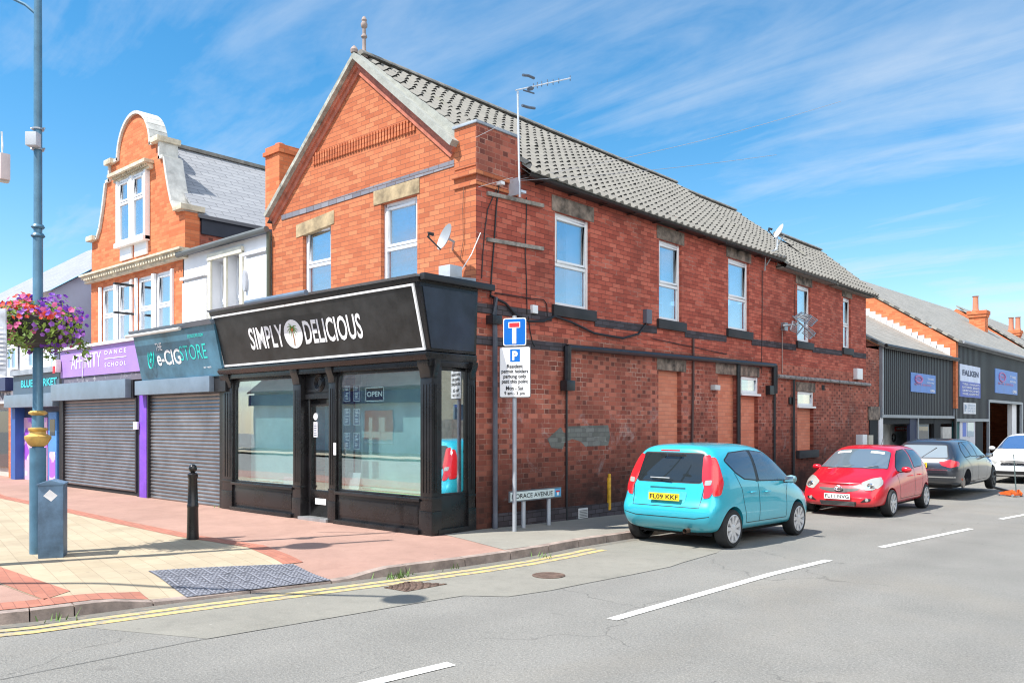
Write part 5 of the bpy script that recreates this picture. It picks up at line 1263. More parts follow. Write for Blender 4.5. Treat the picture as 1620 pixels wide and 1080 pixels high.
# trailing stems
m = MB()
for k in range(40):
    a = rnd.uniform(0, 6.28); r0 = .5; L_ = rnd.uniform(.15, .34); x, y = math.cos(a), math.sin(a)
    for j in range(10):
        t_ = j / 10; c0 = Vector((lp[0] + x * (r0 + .12 * t_) + rnd.gauss(0, .02), lp[1] + y * (r0 + .12 * t_) + rnd.gauss(0, .02), zc - .12 - L_ * t_)); s_ = .025
        m.b.faces.new([m.b.verts.new(c0 + Vector((rnd.gauss(0, s_), rnd.gauss(0, s_), rnd.gauss(0, s_)))) for _ in range(3)])
m.build('trailing_leaves', fmat('trail_leaf', (.09, .16, .03), (.24, .38, .08)), bk, recalc=False, weld=False)

# blue feeder cabinet
cbx, cby = gp(60, 884, 0); 
cab = thing('feeder_cabinet', 'steel blue electrical feeder cabinet with a white diamond sticker beside the lamp post', 'electrical cabinet', (cbx, cby, 0), R(0))
# front face between pixel columns 60 and 100, side face between 42 and 60
fr_, _ = (gp(100, 882, 0), 0); bl_ = gp(42.5, 872, 0)
P0, P1, P2 = Vector((cbx, cby)), Vector(fr_), Vector(bl_); e1 = (P1 - P0); ang = math.atan2(e1.y, e1.x); w1 = e1.length; e2 = Vector((-math.sin(ang), math.cos(ang)))
d2 = .34
cab.rotation_euler = (0, 0, ang)
hc = lz(768) - .0
dcb = (cbx - CX) * FW[0] + (cby - CY) * FW[1]; hc = EYE + (HZ - 768) / FPX * dcb
CB = pm('cabinet_blue', (.10, .18, .28), .5, .1, var=.35, vs=3, bump=.1)
m = MB(); m.box(0, w1, 0, d2, 0, hc); m.build('body', CB, cab, bevel=.008, local=True)
MB().prism([(-.012, -.012, hc), (w1 + .012, -.012, hc), (w1 + .012, -.012, hc + .02), (w1 / 2, -.012, hc + .065), (-.012, -.012, hc + .02)], (0, d2 + .024, 0)).build('lid', CB, cab, local=True, bevel=.004)
MB().box(-.008, .0, .03, d2 - .03, .08, hc - .28).build('door', CB, cab, bevel=.003, local=True)
MB().prism([(w1 * .52 + x, -.003, hc * .86 + z) for x, z in ((-.085, 0), (.0, -.07), (.07, .0), (-.015, .075))], (0, .002, 0)).build('diamond_sticker', WHITE_U, cab, local=True)

def bollard(x, y):
    b_ = thing('bollard', 'black cast bollard with a ball top standing alone on the paving', 'bollard', (x, y, 0))
    MB().lathe([(.082, -.02), (.084, .03), (.080, .1), (.074, .45), (.078, .46), (.078, .49), (.073, .5), (.060, .86), (.070, .88), (.072, .92), (.05, .94)], (x, y, 0), 20).build('post', BLACKP, b_, smooth=True, sharp=45)
    MB().lathe([(.026, .93), (.03, .95), (.050, .97), (.058, 1.0), (.050, 1.035), (.026, 1.06), (.004, 1.065)], (x, y, 0), 18).build('ball_cap', BLACKP, b_, smooth=True)
bq = gp(305, 853, 0); bollard(*bq)
tl_ = thing('curved_arm_lamp', 'lamp post out of view with a long curved arm whose shadow crosses the kerb', 'lamp post', (-2.1, -9.9, 0))
MB().lathe([(.09, -.1), (.09, 1.2), (.06, 1.3), (.05, 6)], (-2.1, -9.9, 0), 14).build('shaft', LB, tl_, smooth=True)
MB().tube([(-2.1, -9.9, 6), (-1.5, -9.45, 6.35), (-.4, -8.55, 6.45), (.7, -7.7, 6.3), (1.2, -7.3, 6.05)], [.045, .04, .035, .035, .03], 8).build('arm', LB, tl_, smooth=True)
MB().lathe([(.05, 5.85), (.2, 5.9), (.22, 5.96), (.1, 6.05)], (1.15, -7.36, 0), 20).build('lamp_hood', LB, tl_, smooth=True)
# banner edge and antenna unit at the left picture edge, on a second post just out of view
sp_ = thing('second_lamp_post', 'lamp post at the left picture edge carrying a radio unit and a banner', 'lamp post', (-3.55, -5.0, 0))
q = gp(-22, 900, 0); ds = 9.6; lx, ly = CX + FW[0] * ds + RT[0] * (-30 - 810) / FPX * ds, CY + FW[1] * ds + RT[1] * (-30 - 810) / FPX * ds
sp_.location = (lx, ly, 0)
def z2(py): return EYE + (HZ - py) / FPX * ds
MB().lathe([(.11, 0), (.11, 1.2), (.07, 1.25), (.05, 7.5)], (lx, ly, 0), 16).build('shaft', LB, sp_, smooth=True)
hx_, hy_ = -.53 - .247 * 6.5, -2.67 - .6 * 6.5
MB().lathe([(.05, 6.42), (.29, 6.46), (.31, 6.5), (.22, 6.56), (.05, 6.62)], (hx_, hy_, 0), 24).build('lamp_hood', LB, sp_, smooth=True)
MB().tube([(lx, ly, 6.4), ((lx + hx_) / 2, (ly + hy_) / 2, 6.75), (hx_, hy_, 6.6)], .025, 6).build('lamp_arm', LB, sp_, smooth=True)
def at2(px, dd=0): s_ = ds + dd; return (CX + FW[0] * s_ + RT[0] * (px - 810) / FPX * s_, CY + FW[1] * s_ + RT[1] * (px - 810) / FPX * s_)
un = thing('radio_unit', 'white radio unit with a coiled cable at the left picture edge', 'radio unit', (*at2(5), z2(265)))
MB().box(-.05, .03, -.06, .06, z2(288) - z2(265), z2(246) - z2(265)).build('housing', pm('radio_white', (.62, .62, .6), .5), un, bevel=.01, local=True)
MB().box(.03, .085, -.05, .05, z2(286) - z2(265), z2(245) - z2(265)).build('cover', pm('radio_pinkish', (.6, .5, .5), .5), un, bevel=.01, local=True)
MB().tube([(-.03 + .05 * math.cos(a), -.08, -.08 + .07 * math.sin(a)) for a in [k * math.pi / 8 for k in range(17)]], .008, 6).build('cable_coil', CABLE, un, local=True)
MB().tube([(-.04, 0, .1), (-.03, 0, .25), (-.05, 0, .42)], .012, 6).build('aerial', WHITE_U, un, local=True)
MB().tube([(*at2(-30), z2(262)), (*at2(4), z2(262))], .015, 6).build('arm', LB, sp_)
bnr = thing('street_banner', 'grey and white street banner hanging at the left picture edge', 'banner', (*at2(-8), 3))
MB().prism([(*at2(-28), z2(488)), (*at2(8.5), z2(488)), (*at2(9.5), z2(560)), (*at2(9), z2(596)), (*at2(-28), z2(580))], (0, .012, 0)).build('cloth', pm('banner_cloth', (.52, .55, .62), .8, var=.2, vs=6), bnr)
m = MB()
for k in range(9):
    z_ = z2(520 + k * 7); p, q = Vector((*at2(-20), z_)), Vector((*at2(7), z_ - .0)); o_ = Vector((FW[0], FW[1], 0)) * -.02
    m.prism([p + o_, q + o_, q + o_ + Vector((0, 0, .018)), p + o_ + Vector((0, 0, .018))], o_ * .1)
m.build('printed_lines', WHITE_U, bnr)
# ================================================================ cars
TYRE = pm('tyre_rubber', (.022, .022, .023), .75, var=.3, vs=8, bump=.2)
ALLOY = pm('alloy_silver', (.66, .66, .67), .38, .25, var=.1)
CGLASS = glassy('car_glass', (.07, .11, .16), .36, .02, .03, .9)
CTRIM = pm('car_black_trim', (.02, .02, .022), .45)
LENS_R = pm('tail_lens_red', (.62, .02, .03), .12, var=.1, coat=1); LENS_W = pm('lamp_lens_clear', (.42, .43, .41), .1, .2, var=.08, coat=1)
LENS_A = pm('lamp_amber', (.75, .32, .12), .2, coat=1)
CHROME = pm('chrome', (.75, .76, .78), .12, .95, var=.03)
WELL = pm('wheel_well', (.012, .012, .013), .9)
PL_Y = pm('plate_yellow', (.80, .58, .03), .4, var=.05); PL_W = pm('plate_white', (.82, .82, .80), .4, var=.05)
def cage(st, subdiv=2):
    """st: stations, each a list of rail points (x,y,z) from floor edge to roof; mirrored and capped"""
    b = bmesh.new(); Ls = [[b.verts.new(p) for p in s] for s in st]; Rs = [[b.verts.new((p[0], -p[1], p[2])) for p in s] for s in st]; n = len(st[0])
    for i in range(len(st) - 1):
        for j in range(n - 1):
            b.faces.new((Ls[i][j], Ls[i + 1][j], Ls[i + 1][j + 1], Ls[i][j + 1])); b.faces.new((Rs[i][j + 1], Rs[i + 1][j + 1], Rs[i + 1][j], Rs[i][j]))
        b.faces.new((Ls[i][-1], Ls[i + 1][-1], Rs[i + 1][-1], Rs[i][-1])); b.faces.new((Rs[i][0], Rs[i + 1][0], Ls[i + 1][0], Ls[i][0]))
    for Lq, Rq in ((Ls[0], Rs[0]), (Ls[-1], Rs[-1])):
        for j in range(n - 1): b.faces.new((Lq[j], Lq[j + 1], Rq[j + 1], Rq[j]))
    bmesh.ops.recalc_face_normals(b, faces=b.faces[:])
    me = bpy.data.meshes.new('cage'); b.to_mesh(me); b.free()
    o = bpy.data.objects.new('cage', me); COL.objects.link(o)
    s = o.modifiers.new('s', 'SUBSURF'); s.levels = subdiv; s.render_levels = subdiv
    return o
def evaled(o):
    dg = bpy.context.evaluated_depsgraph_get(); dg.update(); return bpy.data.meshes.new_from_object(o.evaluated_get(dg))
def make_body(st, wells, name, mat, parent, r=.33):
    c_ = cage(st, 3); me = evaled(c_); bv = bmesh.new(); bv.from_mesh(me); tree = BVHTree.FromBMesh(bv); bv.free()
    cut = MB()
    for (x, z, s_) in wells:
        for sg in (1, -1): cut.lathe([(s_, .42 * sg), (s_, 1.2 * sg)], (x, 0, z), 40, 'y')
    bmesh.ops.recalc_face_normals(cut.b, faces=cut.b.faces[:]); cm = bpy.data.meshes.new('cut'); cut.b.to_mesh(cm); cut.b.free(); co = bpy.data.objects.new('cut', cm); COL.objects.link(co)
    md = c_.modifiers.new('b', 'BOOLEAN'); md.operation = 'DIFFERENCE'; md.object = co; md.solver = 'EXACT'
    c_.modifiers['s'].levels = 3
    me2 = evaled(c_)
    bpy.data.objects.remove(c_); bpy.data.objects.remove(co)
    for p in me2.polygons: p.use_smooth = True
    me2.set_sharp_from_angle(angle=R(40)); me2.name = name; me2.materials.clear()
    o = link(name, me2, mat, parent, True)
    # arch liners
    for (x, z, s_) in wells:
        for sg in (1, -1):
            m = MB(); m.lathe([(s_ - .008, .44 * sg), (s_ - .008, .68 * sg)], (x, 0, z), 32, 'y', cap=False); m.lathe([(s_ - .01, .45 * sg), (s_ - .01, .46 * sg)], (x, 0, z), 32, 'y')
            bmesh.ops.bisect_plane(m.b, geom=m.b.verts[:] + m.b.edges[:] + m.b.faces[:], plane_co=(0, 0, .27), plane_no=(0, 0, 1), clear_inner=True)
            m.build('arch_liner', WELL, parent, local=True, recalc=False)
    return o, tree
def proj(tree, pts2, axis, sgn, off, name, mat, parent, step=.06, thick=0):
    """panel cut to an outline and laid on the body. axis 'y': outline in (x,z); axis 'x': outline in (y,z)"""
    b = bmesh.new(); vs = [b.verts.new((p[0], 0, p[1])) for p in pts2]; b.faces.new(vs)
    xs = [p[0] for p in pts2]; zs = [p[1] for p in pts2]
    for k in range(1, int((max(xs) - min(xs)) / step) + 1):
        bmesh.ops.bisect_plane(b, geom=b.verts[:] + b.edges[:] + b.faces[:], plane_co=(min(xs) + k * step, 0, 0), plane_no=(1, 0, 0))
    for k in range(1, int((max(zs) - min(zs)) / step) + 1):
        bmesh.ops.bisect_plane(b, geom=b.verts[:] + b.edges[:] + b.faces[:], plane_co=(0, 0, min(zs) + k * step), plane_no=(0, 0, 1))
    miss = []
    for v in b.verts:
        a, z = v.co.x, v.co.z
        o_, d_ = ((Vector((a, 2.5 * sgn, z)), Vector((0, -sgn, 0))) if axis == 'y' else (Vector((sgn * 6 + 2, a, z)), Vector((-sgn, 0, 0))))
        hit = tree.ray_cast(o_, d_)
        if hit[0] is None:
            hit = tree.find_nearest(Vector((a, .8 * sgn, z)) if axis == 'y' else Vector((4 if sgn > 0 else 0, a, z)))
        v.co = hit[0] + hit[1].normalized() * off * (1 if hit[1].dot(-d_) > 0 else -1)
    for f in b.faces: f.smooth = True
    uv = b.loops.layers.uv.new('UVMap')
    me = bpy.data.meshes.new(name); b.to_mesh(me); b.free(); return link(name, me, mat, parent, True)
def rounded(pts, r=.03, n=4):
    o_ = []; N_ = len(pts)
    for i in range(N_):
        p, a, c = Vector(pts[i]), Vector(pts[i - 1]), Vector(pts[(i + 1) % N_]); ra = min(r, (a - p).length * .4); rc = min(r, (c - p).length * .4)
        q0, q1 = p + (a - p).normalized() * ra, p + (c - p).normalized() * rc
        for k in range(n + 1):
            t_ = k / n; o_.append(tuple(q0 * (1 - t_) ** 2 + p * 2 * t_ * (1 - t_) + q1 * t_ * t_))
    return o_
def grow(pts, d):
    c_ = sum((Vector(p) for p in pts), Vector((0, 0))) / len(pts); o_ = []; N_ = len(pts)
    area = sum(pts[i][0] * pts[(i + 1) % N_][1] - pts[(i + 1) % N_][0] * pts[i][1] for i in range(N_))
    sg = 1 if area > 0 else -1
    for i in range(N_):
        p, a, c = Vector(pts[i]), Vector(pts[i - 1]), Vector(pts[(i + 1) % N_]); e1_ = (p - a).normalized(); e2_ = (c - p).normalized()
        n_ = Vector((e1_.y + e2_.y, -e1_.x - e2_.x)) * sg
        if n_.length < .01: n_ = (p - c_)
        o_.append(tuple(p + n_.normalized() * d))
    return o_
def glass_panel(tree, pts, axis, sgn, parent, name='side_window', r=.03, border=.018, mat=CGLASS):
    rp = rounded(pts, r); s_ = proj(tree, grow(rp, border), axis, sgn, .002, name, CTRIM, parent); proj(tree, rp, axis, sgn, .006, 'glass', mat, s_); return s_
def seam(tree, path, axis, sgn, parent, wd=.005):
    b = bmesh.new()
    pts = []
    for p, q in zip(path, path[1:]):
        n = max(1, int((Vector(q) - Vector(p)).length / .05))
        for k in range(n): pts.append(Vector(p).lerp(Vector(q), k / n))
    pts.append(Vector(path[-1])); prev = None
    for i, p in enumerate(pts):
        t_ = (pts[min(i + 1, len(pts) - 1)] - pts[max(i - 1, 0)]).normalized(); n_ = Vector((-t_.y, t_.x)) * wd; row = []
        for q in (p - n_, p + n_):
            o_, d_ = ((Vector((q.x, 2.5 * sgn, q.y)), Vector((0, -sgn, 0))) if axis == 'y' else (Vector((sgn * 6 + 2, q.x, q.y)), Vector((-sgn, 0, 0))))
            h = tree.ray_cast(o_, d_); row.append(h[0] + h[1] * .0025 * (1 if h[1].dot(-d_) > 0 else -1) if h[0] else None)
        if prev and all(row) and all(prev):
            b.faces.new([b.verts.new(v) for v in (prev[0], prev[1], row[1], row[0])])
        prev = row
    return b
def seams(tree, paths, parent, mat=CTRIM, wd=.005, name='panel_gaps'):
    m = bmesh.new()
    for path, axis, sgn in paths:
        b = seam(tree, path, axis, sgn, parent, wd); t = bpy.data.meshes.new('t'); b.to_mesh(t); b.free(); m.from_mesh(t); bpy.data.meshes.remove(t)
    me = bpy.data.meshes.new(name); m.to_mesh(me); m.free(); return link(name, me, mat, parent, True)
def wheel(parent, x, y, r, rimr, spokes, wd=.19, style=0, mat=ALLOY):
    sg = 1 if y > 0 else -1
    w2 = wd / 2; m = MB()
    m.lathe([(rimr, -w2), (r - .025, -w2), (r - .008, -w2 + .02), (r, -w2 + .045), (r, w2 - .045), (r - .008, w2 - .02), (r - .025, w2), (rimr, w2), (rimr - .012, w2 - .02)], (x, y, r), 40, 'y', cap=False)
    t = m.build('wheel', TYRE, parent, smooth=True, local=True, recalc=True)
    m = MB(); f = y + sg * (w2 - .012)
    m.lathe([(rimr * 1.0, sg * (w2 - .002)), (rimr * .93, sg * (w2 + .004)), (rimr * .90, sg * (w2 - .02)), (rimr * .9, -sg * w2 * .2)], (x, y, r), 40, 'y', cap=False)
    for k in range(spokes):
        a = 2 * math.pi * k / spokes + .3; ca, sa = math.cos(a), math.sin(a); pc, ps = -sa, ca
        def P_(rad, wdt, dd): return (x + ca * rad + pc * wdt, f + sg * dd, r + sa * rad + ps * wdt)
        wi, wo = (rimr * .11, rimr * .15) if style == 0 else (rimr * .12, rimr * .10)
        m.hexa([P_(rimr * .15, -wi, -.04), P_(rimr * .15, wi, -.04), P_(rimr * .92, wo, -.04), P_(rimr * .92, -wo, -.04), P_(rimr * .15, -wi, .0), P_(rimr * .15, wi, .0), P_(rimr * .92, wo, .012), P_(rimr * .92, -wo, .012)])
    m.lathe([(rimr * .3, -sg * .01), (rimr * .3, sg * .004), (rimr * .2, sg * .012), (.005, sg * .014)], (x, f, r), 20, 'y')
    m.build('rim', mat, t, smooth=True, sharp=30, local=True)
    MB().lathe([(rimr * .9, 0), (rimr * .9, .01)], (x, f - sg * .06, r), 24, 'y').build('brake_shadow', WELL, t, local=True)
    return t
def plate(parent, x, z, s, mat, facing, w_=.52, h_=.11, y0=0, tilt=0):
    """facing -1: back of the car (looking towards -x), +1: front"""
    o = MB().box(x if facing > 0 else x - .008, x + .008 if facing > 0 else x, y0 - w_ / 2, y0 + w_ / 2, z - h_ / 2, z + h_ / 2).build('number_plate', mat, parent, local=True)
    if facing < 0: text(s, (x - .0085, y0 + w_ * .46, z - h_ * .32), (0, -w_ * .92, 0), (0, 0, h_ * .64), CTRIM, o, bold=.015, out=.002, local=True)
    else: text(s, (x + .0085, y0 - w_ * .46, z - h_ * .32), (0, w_ * .92, 0), (0, 0, h_ * .64), CTRIM, o, bold=.015, out=.002, local=True)
    return o
def mirror(parent, x, y, z, mat, fwd=1, col=None):
    sg = 1 if y > 0 else -1; m = MB(); m.lathe([(.02, -.09), (.055, -.07), (.075, 0), (.06, .06), (.02, .10)], (0, 0, 0), 14, 'y')
    for v in m.b.verts: v.co = Vector((x + v.co.x * .9, y + sg * .10 + v.co.y, z + v.co.z * .95))
    o = m.build('door_mirror', mat, parent, smooth=True, local=True)
    MB().tube([(x, y - sg * .06, z - .05), (x, y + sg * .06, z - .04)], .022, 8).build('mirror_arm', CTRIM, o, smooth=True, local=True)
    MB().box(x - .075, x - .066, y + sg * .1 - .07, y + sg * .1 + .07, z - .045, z + .045).build('mirror_glass', CHROME, o, local=True, bevel=.01)
def under(parent, x0, x1, w_, z0, z1): return MB().box(x0, x1, -w_, w_, z0, z1).build('underbody', WELL, parent, local=True)

# ---------------------------------------------------------------- the teal hatchback (rear at x=0)
TEALP = car_paint('teal_paint', (.03, .46, .60), .15, .3)
def crisp(st, rear_dx):
    o_ = []
    for i, s_ in enumerate(st):
        a, c_ = s_[2], s_[3]; x = a[0] + (c_[0] - a[0]) * .4 + (rear_dx if i < 2 else 0)
        o_.append([s_[0], s_[1], (a[0], a[1], a[2] - .04), (x, a[1] - (.012 if 1 < i < len(st) - 2 else .03), a[2] + .09)] + list(s_[3:]))
    return o_
tc_ = thing('hatchback_car', 'bright turquoise small hatchback parked nose away beside the brick side wall', 'car', (0, 0, 0), group='cars parked along the side street')
st = [
 [(.20, .50, .27), (.07, .58, .34), (.0, .62, .62), (.13, .62, .92), (.22, .55, 1.20), (.32, .49, 1.45), (.34, .27, 1.50)],
 [(.24, .62, .22), (.12, .74, .32), (.05, .79, .62), (.18, .76, .93), (.28, .70, 1.22), (.38, .585, 1.50), (.40, .31, 1.555)],
 [(.34, .70, .2), (.30, .81, .30), (.28, .845, .62), (.34, .815, .95), (.42, .74, 1.25), (.50, .61, 1.525), (.50, .33, 1.58)],
 [(.75, .74, .2), (.75, .83, .30), (.75, .85, .62), (.75, .83, .95), (.8, .75, 1.25), (.85, .62, 1.545), (.85, .33, 1.60)],
 [(1.3, .74, .2), (1.3, .82, .30), (1.3, .84, .60), (1.3, .82, .93), (1.3, .745, 1.25), (1.3, .62, 1.555), (1.3, .33, 1.61)],
 [(1.85, .74, .2), (1.85, .82, .30), (1.85, .84, .58), (1.85, .82, .91), (1.85, .735, 1.24), (1.8, .61, 1.54), (1.8, .33, 1.60)],
 [(2.3, .74, .2), (2.3, .82, .30), (2.3, .835, .57), (2.35, .81, .90), (2.38, .71, 1.21), (2.2, .585, 1.49), (2.2, .32, 1.55)],
 [(2.75, .74, .2), (2.75, .82, .30), (2.75, .83, .56), (2.85, .79, .88), (2.80, .70, 1.05), (2.72, .62, 1.17), (2.72, .34, 1.23)],
 [(3.05, .72, .2), (3.05, .81, .30), (3.08, .82, .56), (3.1, .77, .84), (3.08, .68, .93), (3.05, .58, .97), (3.08, .33, 1.00)],
 [(3.4, .70, .2), (3.42, .79, .31), (3.44, .79, .55), (3.42, .73, .76), (3.40, .63, .83), (3.38, .52, .86), (3.40, .3, .89)],
 [(3.58, .64, .22), (3.64, .70, .32), (3.66, .70, .52), (3.60, .64, .68), (3.58, .55, .74), (3.56, .46, .77), (3.58, .28, .79)],
 [(3.62, .50, .25), (3.70, .56, .34), (3.73, .54, .50), (3.69, .50, .63), (3.66, .44, .69), (3.64, .38, .72), (3.66, .24, .74)]]
WH1, WH2 = .62, 2.98
body, T = make_body(crisp(st, .05), [(WH1, .30, .335), (WH2, .30, .335)], 'body', TEALP, tc_)
under(tc_, .35, 3.4, .62, .18, .26)
for sg in (1, -1):
    glass_panel(T, [(.56, 1.33), (.80, 1.44), (1.42, 1.475), (1.42, 1.02), (1.02, 1.05), (.78, 1.15)], 'y', sg, tc_)
    glass_panel(T, [(1.52, 1.475), (2.0, 1.44), (2.28, 1.33), (2.66, 1.06), (2.64, .985), (1.52, 1.01)], 'y', sg, tc_)
    glass_panel(T, [(2.47, 1.20), (2.80, 1.0), (2.76, .96), (2.50, .985)], 'y', sg, tc_, r=.02)
    proj(T, rounded([(1.415, 1.49), (1.525, 1.49), (1.525, .99), (1.415, .99)], .01), 'y', sg, .004, 'door_pillar', CTRIM, tc_)
    MB().tube([(1.14, sg * .842, .83), (1.16, sg * .862, .835), (1.29, sg * .862, .835), (1.31, sg * .842, .83)], .012, 8).build('door_handle', TEALP, tc_, smooth=True, local=True)
    MB().tube([(1.66, sg * .842, .82), (1.68, sg * .862, .825), (1.81, sg * .862, .825), (1.83, sg * .842, .82)], .012, 8).build('door_handle', TEALP, tc_, smooth=True, local=True)
    tl = proj(T, rounded([(sg * .585, 1.42), (sg * .50, 1.40), (sg * .545, 1.05), (sg * .60, .92), (sg * .60, .76), (sg * .69, .78), (sg * .735, .90), (sg * .70, 1.15)], .03), 'x', -1, .010, 'tail_light', LENS_R, tc_, .04)
    proj(T, rounded([(sg * .60, 1.03), (sg * .60, .955), (sg * .69, .965), (sg * .695, 1.04)], .02), 'x', -1, .014, 'reversing_lens', LENS_W, tl, .04)
    proj(T, rounded([(.165, .80), (.28, .82), (.38, 1.0), (.38, 1.15), (.40, 1.38), (.31, 1.38), (.22, 1.12)], .03), 'y', sg, .008, 'tail_light_side', LENS_R, tl, .04)
    for x in (WH1, WH2): wheel(tc_, x, sg * .745, .295, .218, 9)
    mirror(tc_, 2.50, sg * .80, 1.0, pm('mirror_silver_teal', (.25, .42, .45), .3, .3) if sg < 0 else TEALP)
rw = glass_panel(T, [(-.51, 1.43), (.51, 1.43), (.545, 1.0), (-.545, 1.0)], 'x', -1, tc_, 'rear_window', .05, .02, glassy('rear_glass', (.02, .026, .03), .12, .02))
MB().box(.20, .23, -.16, .16, 1.465, 1.49).build('brake_light', LENS_R, tc_, local=True, bevel=.008)
MB().tube([(.125, -.02, 1.045), (.11, -.05, 1.05), (.14, .30, 1.05)], .010, 6).build('rear_wiper', GREYM, tc_, local=True)
seams(T, [([(-.60, .96), (-.56, .62), (.56, .62), (.60, .96)], 'x', -1), ([(1.48, .99), (1.50, .60), (1.50, .34)], 'y', 1), ([(1.48, .99), (1.50, .60), (1.50, .34)], 'y', -1),
          ([(.74, 1.14), (.90, .9), (.96, .66), (1.02, .5), (1.06, .36), (2.5, .36), (2.52, .8), (2.66, .96)], 'y', -1), ([(.74, 1.14), (.90, .9), (.96, .66), (1.02, .5), (1.06, .36), (2.5, .36), (2.52, .8), (2.66, .96)], 'y', 1),
          ([(-.72, .50), (-.5, .46), (.5, .46), (.72, .50)], 'x', -1)], tc_)
seams(T, [([(-.30, .90), (.30, .90)], 'x', -1)], tc_, pm('teal_shade', (.01, .12, .15), .4), .012, 'plate_garnish')
proj(T, rounded([(-.34, .85), (.34, .85), (.32, .68), (-.32, .68)], .03), 'x', -1, .004, 'plate_recess', pm('plate_recess_teal', (.06, .42, .48), .35), tc_)
plate(tc_, .035, .765, 'FL09 KKF', PL_Y, -1)
MB().lathe([(.035, 0), (.035, .12), (.028, .12), (.028, .01)], (.02, -.36, .265), 14, 'x', cap=False).build('exhaust_pipe', pm('rust_pipe', (.12, .07, .05), .6, .5), tc_, local=True)
MB().box(.25, .6, -.5, .5, .24, .3).build('rear_valance', WELL, tc_, local=True)

def place(root, x, y, rz, s):
    root.location = (x, y, zr(x, y)); root.rotation_euler = (0, 0, R(rz)); root.scale = (s, s, s)
SC1 = .93
place(tc_, 3.40 - .845 * SC1 * 1.04, 1.17, 90, SC1); tc_.scale = (SC1 * 1.03, SC1 * 1.04, SC1); tc_.rotation_euler = (0, R(1.15), R(90))

# ---------------------------------------------------------------- the red hatchback (front at x=0 here, facing us)
REDP = car_paint('red_paint', (.66, .008, .025), .08, .25)
rc_ = thing('hatchback_car', 'bright red five door hatchback parked facing the viewer behind the turquoise car', 'car', (0, 0, 0), group='cars parked along the side street')
# build with the nose at high x like the other, then turn round
st = [
 [(.20, .52, .27), (.08, .60, .34), (.02, .62, .60), (.10, .60, .92), (.26, .52, 1.18), (.42, .46, 1.38), (.46, .26, 1.43)],
 [(.24, .64, .22), (.14, .76, .32), (.07, .80, .60), (.16, .77, .94), (.33, .68, 1.20), (.50, .56, 1.43), (.52, .3, 1.475)],
 [(.6, .74, .2), (.6, .83, .30), (.55, .85, .62), (.55, .82, .97), (.62, .73, 1.22), (.72, .60, 1.465), (.72, .33, 1.51)],
 [(1.2, .74, .2), (1.2, .82, .30), (1.2, .845, .60), (1.2, .82, .96), (1.2, .73, 1.23), (1.25, .605, 1.485), (1.25, .33, 1.53)],
 [(1.8, .74, .2), (1.8, .82, .30), (1.8, .84, .58), (1.8, .81, .93), (1.8, .72, 1.22), (1.75, .60, 1.475), (1.75, .33, 1.53)],
 [(2.3, .74, .2), (2.3, .82, .30), (2.3, .835, .57), (2.35, .80, .91), (2.30, .70, 1.18), (2.1, .58, 1.43), (2.1, .32, 1.49)],
 [(2.75, .74, .2), (2.75, .82, .30), (2.75, .83, .56), (2.82, .79, .89), (2.76, .70, 1.00), (2.62, .61, 1.14), (2.62, .34, 1.20)],
 [(3.0, .72, .2), (3.0, .81, .30), (3.0, .82, .56), (3.06, .78, .83), (3.02, .70, .92), (2.95, .60, .98), (2.97, .33, 1.03)],
 [(3.38, .70, .2), (3.40, .79, .30), (3.42, .79, .54), (3.40, .745, .76), (3.36, .66, .83), (3.33, .54, .87), (3.36, .3, .90)],
 [(3.60, .66, .2), (3.66, .72, .28), (3.67, .71, .46), (3.60, .65, .64), (3.56, .57, .72), (3.54, .48, .76), (3.58, .28, .79)],
 [(3.66, .52, .22), (3.75, .57, .28), (3.76, .55, .44), (3.70, .50, .58), (3.66, .45, .66), (3.64, .40, .70), (3.67, .24, .72)]]
body, T = make_body(st, [(.58, .30, .33), (3.0, .30, .33)], 'body', REDP, rc_)
under(rc_, .35, 3.4, .62, .18, .26)
WSH = glassy('windscreen_glass', (.20, .27, .33), .5, .02, .02)
for sg in (1, -1):
    glass_panel(T, [(.62, 1.20), (.80, 1.38), (1.38, 1.42), (1.38, 1.02), (.80, 1.04)], 'y', sg, rc_)
    glass_panel(T, [(1.48, 1.42), (1.92, 1.39), (2.14, 1.30), (2.48, 1.05), (2.48, .97), (1.48, 1.0)], 'y', sg, rc_, mat=DARKP if sg > 0 else CGLASS)
    hl = proj(T, rounded([(sg * .40, .74), (sg * .55, .83), (sg * .68, .86), (sg * .72, .74), (sg * .64, .60), (sg * .50, .58)], .03), 'x', 1, .012, 'headlight', LENS_W, rc_, .04)
    proj(T, rounded([(3.36, .79), (3.26, .82), (3.36, .72), (3.56, .62), (3.58, .68), (3.50, .75)], .02), 'y', sg, .008, 'headlight_side', LENS_W, hl, .04)
    MB().lathe([(.05, .0), (.07, .01), (.05, .03), (.005, .02)], (3.60, sg * .58, .68), 16, 'x').build('lamp_reflector', CHROME, hl, smooth=True, local=True)
    fl = proj(T, rounded([(sg * .42, .33), (sg * .60, .36), (sg * .62, .42), (sg * .52, .42)], .02), 'x', 1, .006, 'fog_light', CTRIM, rc_, .04)
    MB().lathe([(.045, 0), (.045, .02), (.02, .03)], (3.70, sg * .53, .385), 14, 'x').build('fog_lens', LENS_W, fl, local=True, smooth=True)
    for x in (.58, 3.0): wheel(rc_, x, sg * .745, .295, .218, 7)
    mirror(rc_, 2.36, sg * .80, 1.0, REDP)
    for x in (.98, 1.60): MB().tube([(x, sg * .842, .84), (x + .02, sg * .862, .845), (x + .14, sg * .862, .845), (x + .16, sg * .842, .84)], .012, 8).build('door_handle', REDP, rc_, smooth=True, local=True)
